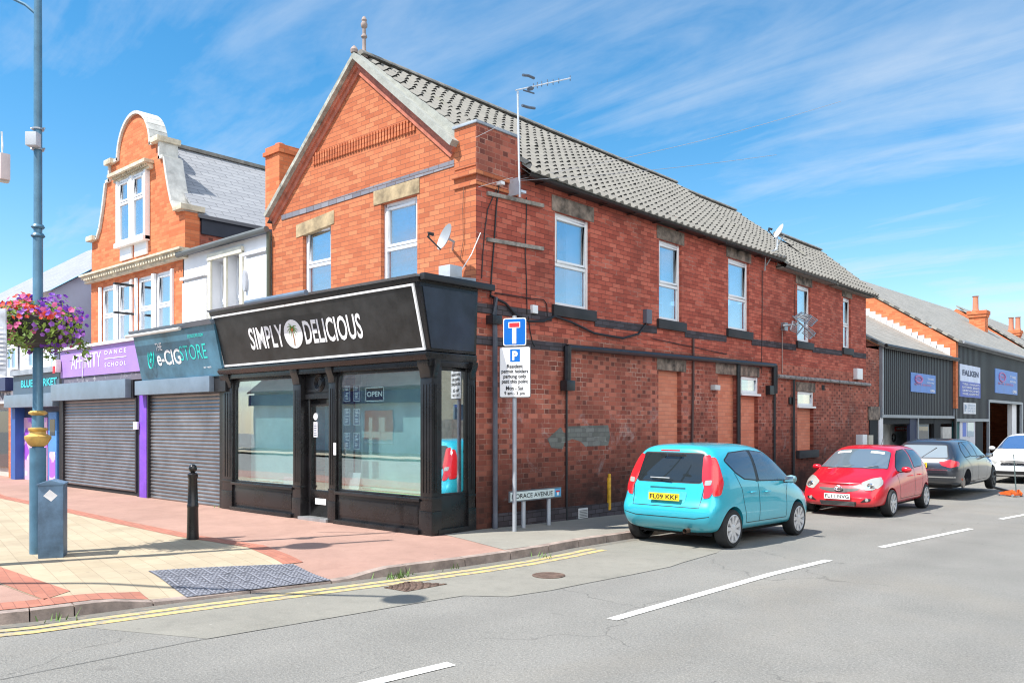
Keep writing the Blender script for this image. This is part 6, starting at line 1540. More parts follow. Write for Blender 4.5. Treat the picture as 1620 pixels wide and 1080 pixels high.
def topproj(tree, pts, name, mat, parent, off=.006, step=.06):
    """outline given in (x,y), dropped from above"""
    b = bmesh.new(); b.faces.new([b.verts.new((p[0], p[1], 0)) for p in pts]); xs = [p[0] for p in pts]; ys = [p[1] for p in pts]
    for k in range(1, int((max(xs) - min(xs)) / step) + 1): bmesh.ops.bisect_plane(b, geom=b.verts[:] + b.edges[:] + b.faces[:], plane_co=(min(xs) + k * step, 0, 0), plane_no=(1, 0, 0))
    for k in range(1, int((max(ys) - min(ys)) / step) + 1): bmesh.ops.bisect_plane(b, geom=b.verts[:] + b.edges[:] + b.faces[:], plane_co=(0, min(ys) + k * step, 0), plane_no=(0, 1, 0))
    for v in b.verts:
        h = tree.ray_cast(Vector((v.co.x, v.co.y, 4)), Vector((0, 0, -1)))
        if h[0]: v.co = h[0] + h[1] * off * (1 if h[1].z > 0 else -1)
    for f in b.faces: f.smooth = True
    b.loops.layers.uv.new('UVMap'); me = bpy.data.meshes.new(name); b.to_mesh(me); b.free(); return link(name, me, mat, parent, True)
wsp = [(2.16, -.55), (2.16, .55), (2.80, .66), (2.95, .40), (2.98, 0), (2.95, -.40), (2.80, -.66)]
wsf = topproj(T, grow(rounded(wsp, .05), .015), 'windscreen', CTRIM, rc_, .002); topproj(T, rounded(wsp, .05), 'glass', WSH, wsf)
for a, b_ in ((-.45, .0), (.0, .45)): MB().tube([(2.99, a, 1.0), (2.90, b_ - .02, 1.075), (2.86, b_ + .06, 1.08)], .010, 6).build('wiper', CTRIM, rc_, local=True)
for s_ in (-1, 1): topproj(T, [(2.24, s_ * .2), (2.24, s_ * .46), (2.33, s_ * .47), (2.33, s_ * .2)], 'sun_visor', pm('visor_cream', (.7, .68, .62)), wsf, .009)
gr_ = proj(T, rounded([(-.40, .625), (.40, .625), (.36, .575), (.12, .525), (-.12, .525), (-.36, .575)], .02), 'x', 1, .005, 'upper_grille', CTRIM, rc_, .04)
lg = proj(T, rounded([(-.36, .34), (.36, .34), (.33, .24), (-.33, .24)], .02), 'x', 1, .006, 'lower_grille', CTRIM, rc_, .04)
m = MB()
for k in range(4): m.box(3.755, 3.775, -.33, .33, .252 + k * .024, .258 + k * .024)
m.build('grille_slats', CHROME, lg, local=True)
em = [(3.735, .075 * math.cos(t_), .625 + .05 * math.sin(t_)) for t_ in [k * math.pi / 12 for k in range(25)]]; m = MB(); m.tube(em, .009, 6)
m.tube([(3.74, .03 * math.cos(t_), .625 + .05 * math.sin(t_)) for t_ in [k * math.pi / 10 for k in range(21)]], .007, 6); m.tube([(3.735, .06 * math.cos(t_), .648 + .018 * math.sin(t_)) for t_ in [k * math.pi / 10 for k in range(21)]], .007, 6)
m.build('nose_emblem', CHROME, rc_, smooth=True, local=True)
plate(rc_, 3.785, .445, 'FL11 NVG', PL_W, 1, .50, .12)
MB().tube([(.9, .0, 1.5), (.72, 0, 1.72)], .006, 5).build('roof_aerial', CTRIM, rc_, local=True)
dl = [(.72, 1.04), (.86, .72), (.95, .36), (2.46, .36), (2.50, .75), (2.60, .96)]
seams(T, [([(1.43, 1.0), (1.44, .36)], 'y', s_) for s_ in (1, -1)] + [(dl, 'y', s_) for s_ in (1, -1)] + [([(-.62, .56), (-.56, .69), (-.30, .70), (.30, .70), (.56, .69), (.62, .56)], 'x', 1)], rc_)
def place_f(root, x, y, s, rz=-90):     # nose towards -y
    root.location = (x, y, zr(x, y)); root.rotation_euler = (0, 0, R(rz)); root.scale = (s, s, s)
SC2 = .93
place_f(rc_, 3.40 - .80 * SC2 * 1.12, 7.9 + 3.76 * SC2, SC2, -90); rc_.scale = (SC2, SC2 * 1.12, SC2)

# ---------------------------------------------------------------- dark grey estate, jacked up, near rear wheel off (rear at x=0)
GREYP = car_paint('dark_grey_paint', (.055, .065, .085), .55, .25)
gc_ = thing('estate_car', 'dark grey metallic estate car on a jack with its near rear wheel removed', 'car', (0, 0, 0), group='cars parked along the side street')
st = [
 [(.22, .52, .32), (.08, .62, .38), (.0, .66, .62), (.07, .64, .92), (.30, .56, 1.14), (.52, .48, 1.34), (.56, .27, 1.38)],
 [(.28, .66, .26), (.14, .80, .36), (.06, .85, .62), (.13, .82, .95), (.38, .70, 1.18), (.62, .58, 1.385), (.66, .32, 1.42)],
 [(.7, .78, .22), (.7, .88, .32), (.65, .91, .62), (.7, .88, .96), (.85, .74, 1.20), (1.0, .62, 1.41), (1.0, .34, 1.455)],
 [(1.5, .80, .2), (1.5, .88, .30), (1.5, .915, .60), (1.5, .885, .95), (1.5, .76, 1.21), (1.55, .63, 1.425), (1.55, .35, 1.47)],
 [(2.3, .80, .2), (2.3, .88, .30), (2.3, .91, .58), (2.3, .88, .93), (2.3, .75, 1.20), (2.3, .62, 1.42), (2.3, .35, 1.465)],
 [(2.9, .80, .2), (2.9, .88, .30), (2.9, .905, .57), (2.95, .87, .92), (2.85, .73, 1.17), (2.65, .60, 1.385), (2.65, .34, 1.43)],
 [(3.4, .78, .2), (3.4, .87, .30), (3.4, .90, .56), (3.45, .85, .90), (3.38, .74, 1.0), (3.25, .65, 1.11), (3.25, .36, 1.16)],
 [(3.8, .78, .2), (3.8, .87, .30), (3.8, .90, .56), (3.8, .83, .85), (3.75, .72, .93), (3.7, .60, .97), (3.7, .34, 1.0)],
 [(4.35, .76, .2), (4.36, .86, .30), (4.38, .87, .54), (4.34, .80, .76), (4.3, .68, .83), (4.28, .54, .87), (4.3, .3, .89)],
 [(4.6, .66, .22), (4.66, .74, .30), (4.68, .72, .48), (4.6, .65, .66), (4.56, .56, .72), (4.54, .46, .75), (4.56, .26, .77)],
 [(4.66, .5, .24), (4.74, .56, .32), (4.75, .54, .46), (4.7, .5, .58), (4.66, .44, .64), (4.64, .38, .67), (4.65, .22, .69)]]
body, T = make_body(st, [(.98, .33, .37), (3.85, .33, .37)], 'body', GREYP, gc_)
under(gc_, .4, 4.4, .65, .2, .28)
for sg in (1, -1):
    g1 = glass_panel(T, [(.86, 1.17), (1.06, 1.33), (1.28, 1.36), (1.40, 1.02), (.90, 1.0)], 'y', sg, gc_, border=.025)
    g1 = glass_panel(T, [(1.36, 1.365), (2.02, 1.37), (2.06, 1.0), (1.48, 1.01)], 'y', sg, gc_); glass_panel(T, [(2.10, 1.37), (2.5, 1.34), (2.75, 1.22), (3.1, .99), (2.14, 1.0)], 'y', sg, gc_)
    tl = proj(T, rounded([(sg * .42, .90), (sg * .70, .94), (sg * .80, .90), (sg * .82, .78), (sg * .70, .74), (sg * .50, .80)], .03), 'x', -1, .01, 'tail_light', LENS_R, gc_, .04)
    proj(T, rounded([(.08, .93), (.34, .90), (.38, .85), (.30, .78), (.04, .76)], .03), 'y', sg, .008, 'tail_light_side', LENS_R, tl, .04)
    mirror(gc_, 2.95, sg * .87, 1.0, CTRIM)
    if sg > 0: wheel(gc_, .98, .80, .32, .22, 5)
    wheel(gc_, 3.85, sg * .80, .32, .22, 5, mat=pm('dark_rim', (.06, .06, .065), .4, .5) if sg < 0 else ALLOY)
MB().lathe([(.14, -.02), (.15, 0), (.15, .02), (.06, .03), (.05, .06)], (.98, -.78, .33), 24, 'y').build('brake_disc', pm('brake_steel', (.35, .32, .30), .4, .8), gc_, smooth=True, local=True)
glass_panel(T, [(-.52, 1.30), (.52, 1.30), (.62, .99), (-.62, .99)], 'x', -1, gc_, 'rear_window', .05, .02, glassy('pale_rear_glass', (.42, .48, .50), .55, .05))
MB().tube([(.02 + .2, .02, .97), (.16, -.02, 1.0), (.40, -.30, 1.24)], .012, 6).build('rear_wiper', CTRIM, gc_, local=True)
plate(gc_, .01, .80, 'FN59 HDK', PL_Y, -1, .34, .12)
proj(T, rounded([(-.80, .52), (.80, .52), (.80, .49), (-.80, .49)], .008), 'x', -1, .006, 'bumper_strip', CHROME, gc_); proj(T, rounded([(-.62, .70), (.62, .70), (.66, .67), (-.66, .67)], .008), 'x', -1, .005, 'boot_edge', CHROME, gc_)
seams(T, [([(2.07, 1.0), (2.10, .36)], 'y', s_) for s_ in (1, -1)] + [([(.9, 1.0), (1.36, .75), (1.44, .36), (3.05, .36), (3.1, .9)], 'y', s_) for s_ in (1, -1)] + [([(-.66, .98), (-.60, .58), (.60, .58), (.66, .98)], 'x', -1)], gc_)
place(gc_, 3.55 - .9 * .95, 13.0, 90, .96); gc_.location.z += .09; gc_.rotation_euler = (R(0), R(0), R(90))
# trolley jack
jx, jy = 4.0, 16.2
a = gp(1606, 786, -.27); jx, jy = a
jk = thing('trolley_jack', 'orange trolley jack with a long upright handle lifting the grey car', 'jack', (jx, jy, zr(jx, jy)), R(-35)); jk.scale = (.78, .78, .78)
OR = pm('jack_orange', (.75, .14, .03), .45, var=.25, vs=8)
m = MB(); 
for y_ in (-.13, .13): m.prism([(-.55, y_, .04), (.12, y_, .04), (.16, y_, .12), (.02, y_, .24), (-.55, y_, .10)], (0, .02, 0))
m.box(-.05, .12, -.13, .13, .05, .14); m.build('frame', OR, jk, local=True, bevel=.004)
MB().hexa([(-.1, -.05, .1), (-.9, -.05, .22), (-.9, .05, .22), (-.1, .05, .1), (-.1, -.05, .18), (-.9, -.05, .28), (-.9, .05, .28), (-.1, .05, .18)]).build('lifting_arm', CTRIM, jk, local=True)
for x in (-.5, .08):
    for y_ in (-.17, .17): MB().lathe([(.045, -.02), (.045, .02)], (x, y_, .045), 14, 'y').build('wheel', GREYM, jk, local=True, smooth=True)
MB().tube([(.04, 0, .15), (-.04, -.02, 1.4)], .018, 8).build('handle', pm('jack_handle', (.10, .14, .14), .5), jk, local=True, smooth=True)

# ---------------------------------------------------------------- white car at the right edge, facing us
WHP = car_paint('white_paint', (.72, .73, .75), .02, .3)
wc_ = thing('estate_car', 'white car parked facing the viewer beyond the grey car, cut by the picture edge', 'car', (0, 0, 0), group='cars parked along the side street')
st2 = [[(x, y, z * (1.0 if z < .5 else 1.06)) for x, y, z in s_] for s_ in st]
body, T = make_body(st2, [(.98, .33, .37), (3.85, .33, .37)], 'body', WHP, wc_)
under(wc_, .4, 4.4, .65, .2, .28)
wsp = [(2.68, -.56), (2.68, .56), (3.50, .70), (3.68, .42), (3.70, 0), (3.68, -.42), (3.50, -.70)]
wsf = topproj(T, grow(rounded(wsp, .05), .015), 'windscreen', CTRIM, wc_, .002); topproj(T, rounded(wsp, .05), 'glass', glassy('blue_screen', (.12, .25, .50), .6, .03), wsf)
for sg in (1, -1):
    glass_panel(T, [(.86, 1.23), (1.06, 1.40), (2.02, 1.45), (2.06, 1.06), (.90, 1.06)], 'y', sg, wc_); glass_panel(T, [(2.12, 1.45), (2.5, 1.42), (2.75, 1.29), (3.1, 1.05), (2.14, 1.06)], 'y', sg, wc_)
    proj(T, rounded([(sg * .42, .66), (sg * .60, .72), (sg * .76, .76), (sg * .80, .64), (sg * .62, .58)], .02), 'x', 1, .01, 'headlight', LENS_W, wc_, .04)
    for x in (.98, 3.85): wheel(wc_, x, sg * .80, .32, .22, 5)
    mirror(wc_, 2.98, sg * .87, 1.06, WHP)
gl_ = proj(T, rounded([(-.40, .72), (.40, .72), (.36, .58), (-.36, .58)], .02), 'x', 1, .006, 'grille', CTRIM, wc_, .04)
m = MB()
for k in range(3): m.box(4.70, 4.74, -.38, .38, .60 + k * .04, .612 + k * .04)
m.build('grille_slats', CHROME, gl_, local=True)
proj(T, rounded([(-.55, .40), (.55, .40), (.5, .30), (-.5, .30)], .02), 'x', 1, .006, 'lower_grille', CTRIM, wc_, .04)
wx, wy = gp(1660, 765, -.26)
wc_.location = (3.3, 20.5 + 4.75, zr(0, 20)); wc_.rotation_euler = (0, 0, R(-90))
# ================================================================ the far end of the side street
CLAD = pm('dark_cladding', (.035, .037, .046), .5, .2, var=.2, vs=1.5)
GFL = pm('grey_flashing', (.32, .34, .37), .5, .2)
OLD_SL = slate('weathered_slate', (.27, .255, .22), (.36, .34, .30), .35, .24, (.10, .09, .08), moss=.6)
def ribbed(a0, a1, z0, z1, root, hole=None, x=0, pitch=.2):
    m = MB(); n = round((a1 - a0) / pitch); p = (a1 - a0) / n
    for k in range(n):
        a = a0 + k * p; zz0 = z0
        if hole and hole[0] < a + p / 2 < hole[1]: zz0 = hole[2]
        q = [(a, .0), (a + p * .30, .0), (a + p * .42, .05), (a + p * .88, .05), (a + p, .0)]
        for (u0, d0), (u1, d1) in zip(q, q[1:]): m.face([(x + d0, u0, zz0), (x + d1, u1, zz0), (x + d1, u1, z1), (x + d0, u0, z1)])
    return m.build('cladding', CLAD, root, recalc=False)
ga1 = thing('tyre_garage', 'low garage with black ribbed cladding above an open workshop front, slate roof', 'garage', (-3, 22, 0))
y0, zt0 = S(1393, 553); y1, zt1 = S(1506, 566); zt_ = (zt0 + zt1) / 2; zc0 = (S(1393, 659)[1] + S(1506, 655)[1]) / 2
ribbed(y0, y1, zc0, zt_, ga1)
m = MB(); m.box(.0, .1, y0 - .12, y0, zc0, zt_).box(.0, .1, y0 - .12, y1, zc0 - .1, zc0).box(0, .09, y0 - .1, y1, zt_, zt_ + .08).box(0, .1, y1, y1 + .12, zc0, zt_); m.build('edge_trim', GFL, ga1)
MB().box(-.5, -.01, 18.26, y1, zc0 - .3, zt_).build('header_wall', BLACK_FLAT, ga1)
# open workshop below
INT = pm('workshop_white', (.48, .48, .47), .8, var=.2)
MB().box(-4.2, -4.0, 18.3, y1, -.3, 2).build('back_wall', pm('workshop_dark', (.06, .06, .07), .8), ga1)
def gy(px, x=0): return S(px, 650, x)[0]
MB().box(-.15, .05, gy(1388.5), gy(1394.5), -.3, zc0 - .1).build('white_post', WHITE_R, ga1)
MB().box(-.8, -.7, gy(1395, -.7), gy(1439, -.7), -.3, 1.95).build('partition', INT, ga1)
mq0, mq1 = gy(1416, -.68), gy(1440, -.68); mz0, mz1 = S(1428, 681.5, -.68)[1], S(1428, 674, -.68)[1]
ms_ = thing('red_oil_sign', 'small red board with white capitals MOTUL inside the open workshop', 'sign', (-.68, (mq0 + mq1) / 2, mz0))
MB().box(-.69, -.68, mq0, mq1, mz0, mz1).build('board', pm('sign_red', (.55, .03, .03), .5), ms_)
text('MOTUL', (-.68, mq0 + .15, mz0 + .05), (0, mq1 - mq0 - .3, 0), (0, 0, mz1 - mz0 - .1), SWH, ms_, bold=.04)
MB().tube([(-.68, gy(1414, -.68) + .16 * math.cos(t_), S(1414, 692, -.68)[1] + .13 * math.sin(t_)) for t_ in [k * math.pi / 8 for k in range(17)]], .03, 6).build('wall_ring', CTRIM, ga1)
MB().box(-.1, .0, gy(1439.5), gy(1450), -.3, zc0).build('navy_post', pm('navy_post', (.02, .025, .07)), ga1)
MB().box(-.0, .05, gy(1450), gy(1451.5), -.3, zc0).build('thin_post', GFL, ga1)
w_ = MB().box(-.2, -.1, gy(1451), gy(1474), -.3, 1.8).build('door_leaf', pm('door_grey', (.25, .28, .30)), ga1); MB().box(-.1, -.08, gy(1453), gy(1472), .3, 1.5).build('pane', DARKP, w_)
MB().box(-.1, .0, gy(1478), gy(1488), -.3, zc0 - .0).build('dark_post', BLACK_FLAT, ga1)
MB().box(-.1, .05, gy(1489), gy(1503), -.3, S(1496, 675)[1]).build('pale_block_wall', pm('pale_blocks', (.55, .53, .50), .8, var=.15, vs=3), ga1)
def plane_roof(pts, mat, parent, name='roof_slope', th=.1):
    """roof plane through four points: eave start, eave end, top end, top start"""
    bm = bmesh.new(); P_ = [Vector(p) for p in pts]; v = [bm.verts.new(p) for p in P_]; v2 = [bm.verts.new(p - Vector((0, 0, th))) for p in P_]
    bm.faces.new(v); bm.faces.new(v2[::-1])
    for i in range(4): bm.faces.new((v[i], v2[i], v2[(i + 1) % 4], v[(i + 1) % 4]))
    bmesh.ops.recalc_face_normals(bm, faces=bm.faces[:]); uv = bm.loops.layers.uv.new('UVMap'); ux_ = (P_[1] - P_[0]).normalized(); up = (P_[3] - P_[0]); up = (up - ux_ * up.dot(ux_)).normalized()
    for f in bm.faces:
        for lp in f.loops: d_ = lp.vert.co - P_[0]; lp[uv].uv = (d_.dot(ux_), d_.dot(up))
    me = bpy.data.meshes.new(name); bm.to_mesh(me); bm.free(); return link(name, me, mat, parent)
plane_roof([(.22, 18.2, zt_ + .02), (.22, y1 + .05, zt_ + .06), (-3.6, y1 + .05, 6.35), (-3.6, 18.2, 6.25)], OLD_SL, ga1)
m = MB(); m.tube([(.24, 18.2, zt_ + .0), (.24, y1, zt_ + .04)], .06, 8); m.build('gutter', BLACKM, ga1, smooth=True)
MB().prism([(0, 18.26, 2.6), (-3.6, 18.26, 2.6), (-3.6, 18.26, 6.15), (0, 18.26, zt_ - .05)], (0, .2, 0)).build('near_gable', B_SIDE, ga1)
# second, taller garage building
ga2 = thing('second_garage', 'taller black clad garage with open doorway, brick gable end and long slate roof', 'garage', (-3, 34, 0))
yg = y1 + .3; z2t = (S(1510, 547)[1] + S(1600, 566)[1]) / 2
hx0, hx1 = gy(1562), gy(1613)
ribbed(yg, 46, S(1530, 662)[1], z2t, ga2, (hx0, hx1, S(1588, 638)[1]))
hz1 = S(1588, 638)[1]
m = MB(); m.box(0, .1, hx0 - .15, hx0, -.3, hz1 + .1).box(0, .1, hx1, hx1 + .3, -.3, hz1 + .1).box(0, .1, hx0, hx1, hz1, hz1 + .12).box(0, .1, yg - .12, yg, .5, z2t).box(0, .12, yg, 46, z2t, z2t + .1).box(0, .1, yg, hx0 - .15, S(1530, 662)[1] - .12, S(1530, 662)[1])
m.build('edge_trim', GFL, ga2)
MB().box(-5, -4.8, yg, 47, -.3, 3.6).build('back_wall', pm('workshop_blue_grey', (.22, .25, .28), .8), ga2)
MB().box(-.4, -.05, hx1, 46, -.3, z2t).box(-.4, -.05, yg, hx0, S(1530, 662)[1], z2t).box(-.4, -.05, hx0, hx1, hz1, z2t).build('inner_wall', BLACK_FLAT, ga2)
MB().box(-.3, -.1, hx1 - 1.2, hx1 - .2, -.3, hz1).build('white_door_edge', WHITE_R, ga2)
cz = S(1588, 686, -4.7)[1]; ya, yb = gy(1577, -4.7), gy(1600, -4.7)
text('Eastwood', (-4.78, ya, cz - .2), (0, yb - ya, 0), (0, 0, .7), NAVY, ga2, bold=.05)
MB().box(-.1, -.02, yg + .1, gy(1518), -.3, 1.7).build('teal_shutter', pm('teal_dark', (.02, .10, .10)), ga2)
MB().box(-.1, .02, gy(1518), gy(1542), -.3, S(1530, 664)[1]).build('office_front', pm('office_white', (.62, .62, .68), .6, var=.1), ga2)
MB().box(.02, .04, gy(1522), gy(1527), S(1524, 690)[1], S(1524, 668)[1]).build('blue_notice', pm('notice_blue', (.15, .22, .62)), ga2)
MB().box(.02, .04, gy(1529), gy(1539), S(1534, 690)[1], S(1534, 668)[1]).build('window', PANE, ga2); MB().box(-.1, .05, gy(1542), gy(1553), -.3, S(1530, 664)[1]).build('dark_door', BLACK_FLAT, ga2)
# brick gable between the roofs
gz_ = [S(1505, 556)]
gx_e, gz_e = 0, z2t + .05
rx2, rz2 = -4.9, 8.15
MB().prism([(.15, yg - .35, 2.2), (.15, yg - .35, z2t + .05), (rx2, yg - .35, rz2), (-10, yg - .35, 4.7), (-10, yg - .35, 2.2)], (0, .34, 0)).build('gable_wall', B_ORANGE, ga2)
plane_roof([(.3, yg - .4, z2t + .12), (.3, 46, z2t + .2), (rx2, 46, rz2 + .35), (rx2, yg - .4, rz2 + .1)], OLD_SL, ga2); plane_roof([(-10, yg - .4, 4.8), (-10, 46, 4.8), (rx2, 46, rz2 + .35), (rx2, yg - .4, rz2 + .1)], OLD_SL, ga2)
MB().tube([(.32, yg, z2t + .08), (.32, 46, z2t + .14)], .07, 8).build('gutter', GFL, ga2, smooth=True)
# white lead step flashing down the gable
m = MB(); n = 14
for k in range(n):
    t_ = k / n; xx = -.05 - 3.3 * t_; zz_ = zt_ + .10 + (6.35 - zt_) * (3.3 * t_ + .25) / 3.85
    m.box(xx - .26, xx, yg - .38, yg - .352, zz_ - .02, zz_ + .26)
m.build('stepped_flashing', WHITE_R, ga2)
MB().tube([(.05, yg - .2, z2t), (.08, yg - .2, zc0), (.08, yg - .2, -.2)], .06, 8).build('drainpipe', BLACKM, ga2, smooth=True)
# signs on the cladding
def wsign(px0, px1, yt0, yt1, yb0, yb1, nm, label, mat, x=.07):
    r_ = px_side(px0, px1, yt0, yt1, yb0, yb1); t = thing(nm, label, 'sign', (x, (r_[0] + r_[1]) / 2, r_[2])); MB().box(x - .03, x, r_[0], r_[1], r_[2], r_[3]).build('board', mat, t); return t, r_
SKY_B = pm('sign_sky_blue', (.12, .25, .62), .5, var=.12); 
def st_(t, r_, s, u0, u1, v0, v1, mat, bold=.02, x=.07):
    ya, yb, za, zb = r_; P0 = Vector((x, ya + (yb - ya) * u0, za + (zb - za) * v0)); text(s, P0, (0, (yb - ya) * (u1 - u0), 0), (0, 0, (zb - za) * (v1 - v0)), mat, t, bold=bold, out=.01)
for args in ((1438, 1477, 590, 593, 621, 621, 'blue_company_sign', 'sky blue garage sign with a pink ring logo on the near ribbed cladding'), (1572, 1607, 584, 588, 622, 624, 'blue_company_sign', 'sky blue garage sign with a pink ring logo above the open far doorway')):
    t, r_ = wsign(*args, SKY_B)
    PK = pm('sign_pink', (.50, .22, .45), .5); ya, yb, za, zb = r_
    MB().tube([(.08, ya + (yb - ya) * (.28 + .14 * math.cos(a)), za + (zb - za) * (.68 + .18 * math.sin(a))) for a in [k * math.pi / 10 for k in range(21)]], .04, 6).build('ring_logo', PK, t)
    st_(t, r_, 'TYRES', .16, .42, .62, .74, PK); st_(t, r_, 'MOT & SERVICE', .12, .80, .36, .46, PK); st_(t, r_, 'TYRES', .64, .92, .70, .80, SWH, 0); st_(t, r_, 'REPAIRS', .64, .92, .52, .60, SWH, 0); st_(t, r_, 'OPEN', .76, .95, .06, .20, SWH)
t, r_ = wsign(1516, 1548, 577, 580, 628, 629, 'tyre_brand_sign', 'tall white sign with dark blue capitals FALKEN over a blue lower half', pm('sign_pale_blue', (.62, .68, .86), .5))
ya, yb, za, zb = r_
MB().box(.07, .078, ya, yb, za, za + (zb - za) * .48).build('blue_half', pm('sign_deep_blue', (.10, .14, .50), .5), t)
st_(t, r_, 'FALKEN', .10, .90, .66, .84, NAVY, .04)
for k, s in enumerate(('TYRES  EXHAUSTS', 'BATTERIES  BRAKES', 'SERVICING', 'WHEEL ALIGNMENT')): st_(t, r_, s, .08, .92, .37 - k * .10, .43 - k * .10, SWH, .01, .08)
t, r_ = wsign(1522, 1541, 636.5, 637.5, 654, 655, 'small_white_sign', 'small white notice with grey lines under the tall white tyre sign', pm('sign_white2', (.7, .72, .78), .5))
for k in range(3): st_(t, r_, ['OPENING HOURS', 'MON - FRI 8 - 5.30', 'SAT 8 - 4'][k], .3, .92, .68 - k * .25, .84 - k * .25, pm('grey_letters', (.25, .35, .5)), 0)
st_(t, r_, 'P', .06, .20, .2, .8, pm('grey_letters', (.25, .35, .5)), .05)
# houses and chimneys beyond
def chimney(px0, px1, pyt, pyb, y, label, pots=1):
    x0, _ = F(px0, pyb, y); x1, _ = F(px1, pyb, y); zt__ = F((px0 + px1) / 2, pyt, y)[1]; zb__ = F((px0 + px1) / 2, pyb, y)[1]
    wdt = (x1 - x0) * .72; m = MB(); m.box(x0, x0 + wdt, y, y + wdt * .9, zb__ - 1, zt__ - .25).box(x0 - .06, x0 + wdt + .06, y - .06, y + wdt * .9 + .06, zt__ - .35, zt__ - .2).box(x0 - .1, x0 + wdt + .1, y - .1, y + wdt * .9 + .1, zt__ - .2, zt__)
    o = m.build('chimney_stack', B_ORANGE); tag(o, label, 'chimney')
    for k in range(pots): MB().lathe([(.2, 0), (.15, .15), (.14, .8), (.18, .85)], (x0 + wdt * (.35 + .5 * k if pots > 1 else .3), y + .4, zt__), 12).build('chimney_pot', pm('pot_terracotta', (.50, .20, .12), .8), o, smooth=True)
    return o
o = chimney(1533, 1568, 491, 532, 42, 'orange brick chimney with one tall pot above the garage roof', 1)
chimney(1590, 1620, 522, 548, 52, 'orange brick chimney with two pots at the right edge', 2)
xs0 = F(1484, 500, 44)[0]; xs1 = F(1503, 500, 44)[0]; zs = F(1494, 496, 44)[1]; o = MB().box(xs0, xs1, 44, 44.6, zs - 1.2, zs).build('chimney_stump', B_ORANGE); tag(o, 'low capped brick stump behind the garage ridge', 'chimney')
hs = thing('far_house_row', 'row of slate roofed houses beyond the garages at the right edge', 'houses', (0, 60, 0))
for k in range(2):
    yb_ = 46.2 + k * 14
    MB().prism([(.2, yb_, -.3), (.2, yb_, 4.9), (-4.6, yb_, 8.5), (-9.4, yb_, 4.9), (-9.4, yb_, -.3)], (0, 13.6, 0)).build('house_wall', B_ORANGE, hs)
    plane_roof([(.6, yb_, 4.8), (.6, yb_ + 13.8, 4.8), (-4.6, yb_ + 13.8, 8.7), (-4.6, yb_, 8.7)], OLD_SL, hs)

# ================================================================ things fixed to the side wall
def wtube(pts, r, seg=6): return [Vector((p[2] if len(p) > 2 else .03, *S(p[0], p[1], p[2] if len(p) > 2 else .03))) for p in pts]
def wall_tube(name, pts, r, mat, label, cat, parent=None, group=None):
    m = MB(); P_ = wtube(pts, r); m.tube(P_, r, 8); o = m.build(name, mat, parent, smooth=True)
    if label: tag(o, label, cat, group)
    return o
PIPE = pm('black_pipe', (.022, .023, .027), .35, var=.3, vs=6)
GPIPE = pm('dark_grey_pipe', (.10, .11, .14), .45, var=.25)
dp = wall_tube('drainpipe', [(784, 470, .10), (782, 505, .08), (783, 520, .08), (783.5, 838, .08)], .04, GPIPE, 'full height grey drainpipe beside the shopfront corner', 'drainpipe')
a, z = S(783, 506, .08); MB().box(0, .15, a - .12, a + .10, z - .07, z + .07).build('hopper', PIPE, dp, bevel=.01)
sp = thing('waste_pipe', 'long black waste pipe running along the wall over the bricked up openings', 'pipe', (0, 5, 2.8))
wall_tube('horizontal_run', [(897, 549, .09), (1160, 572, .09), (1226, 578, .09)], .055, PIPE, None, None, sp)
wall_tube('left_drop', [(898, 547, .09), (897.5, 612, .09)], .065, PIPE, None, None, sp); wall_tube('right_drop', [(1226, 578, .09), (1226, 622, .09)], .07, PIPE, None, None, sp)
a, z = S(898, 607, .09); MB().box(.02, .17, a - .12, a + .12, z - .12, z + .06).build('end_hopper', PIPE, sp, bevel=.02)
wall_tube('thin_downpipe', [(896.5, 610, .03), (896.5, 822, .03)], .018, PIPE, 'thin black pipe dropping from the left end of the waste pipe', 'pipe')
wall_tube('pale_waste_pipe', [(1231, 595, .08), (1300, 601, .08), (1376, 608.5, .08)], .05, pm('worn_pale_pipe', (.30, .28, .27), .6, var=.6, vs=9), 'worn grey horizontal pipe above the far small window', 'pipe')
wall_tube('drop_pipe', [(1256, 598, .07), (1256, 626, .07), (1255.5, 770, .05)], .035, PIPE, 'black drop pipe just left of the far small window', 'pipe')
wall_tube('drop_pipe', [(1225.5, 620, .05), (1225.5, 770, .05)], .03, PIPE, 'black pipe going down below the right end of the long waste pipe', 'pipe')
wall_tube('drop_pipe', [(1168.5, 575, .05), (1168.5, 740, .05)], .05, PIPE, 'black soil pipe left of the near small white window', 'pipe')
wall_tube('drop_pipe', [(1097, 535, .04), (1097, 600, .04), (1095, 705, .04)], .025, pm('brown_pipe', (.09, .05, .045), .6), 'thin brown pipe right of the first bricked up opening', 'pipe')
wall_tube('conduit', [(1237.5, 522, .02), (1237.5, 590, .02)], .01, pm('pale_conduit', (.4, .33, .3)), 'thin pale conduit below the wall aerial', 'pipe')
MB_c = lambda nm, pts, r, lab: wall_tube(nm, pts, r, CABLE, lab, 'cable', None, 'black cables clipped to the side wall')
MB_c('wall_cable', [(776, 468, .05), (800, 480, .05), (815, 497, .05), (836, 508, .06), (860, 508, .06), (877, 500, .05), (905, 510, .05), (940, 527, .05), (985, 535, .06), (1010, 528, .05), (1021, 513, .03)], .022, 'thick black cable drooping from the drainpipe to the grey wall box')
MB_c('wall_cable', [(783, 463, .02), (840, 472, .02), (860, 474, .02), (865, 481, .02), (866, 500, .02)], .008, 'thin cable looping over the first sill')
MB_c('wall_cable', [(833, 312, .02), (833, 340, .02), (831, 400, .02), (833, 440, .02), (834, 498, .02)], .008, 'thin black cable straight down from the roof mast bracket')
MB_c('wall_cable', [(789, 294, .02), (785, 330, .02), (782, 380, .02), (778, 430, .02), (776, 468, .02)], .012, 'black cable from the white bracket box down to the drainpipe')
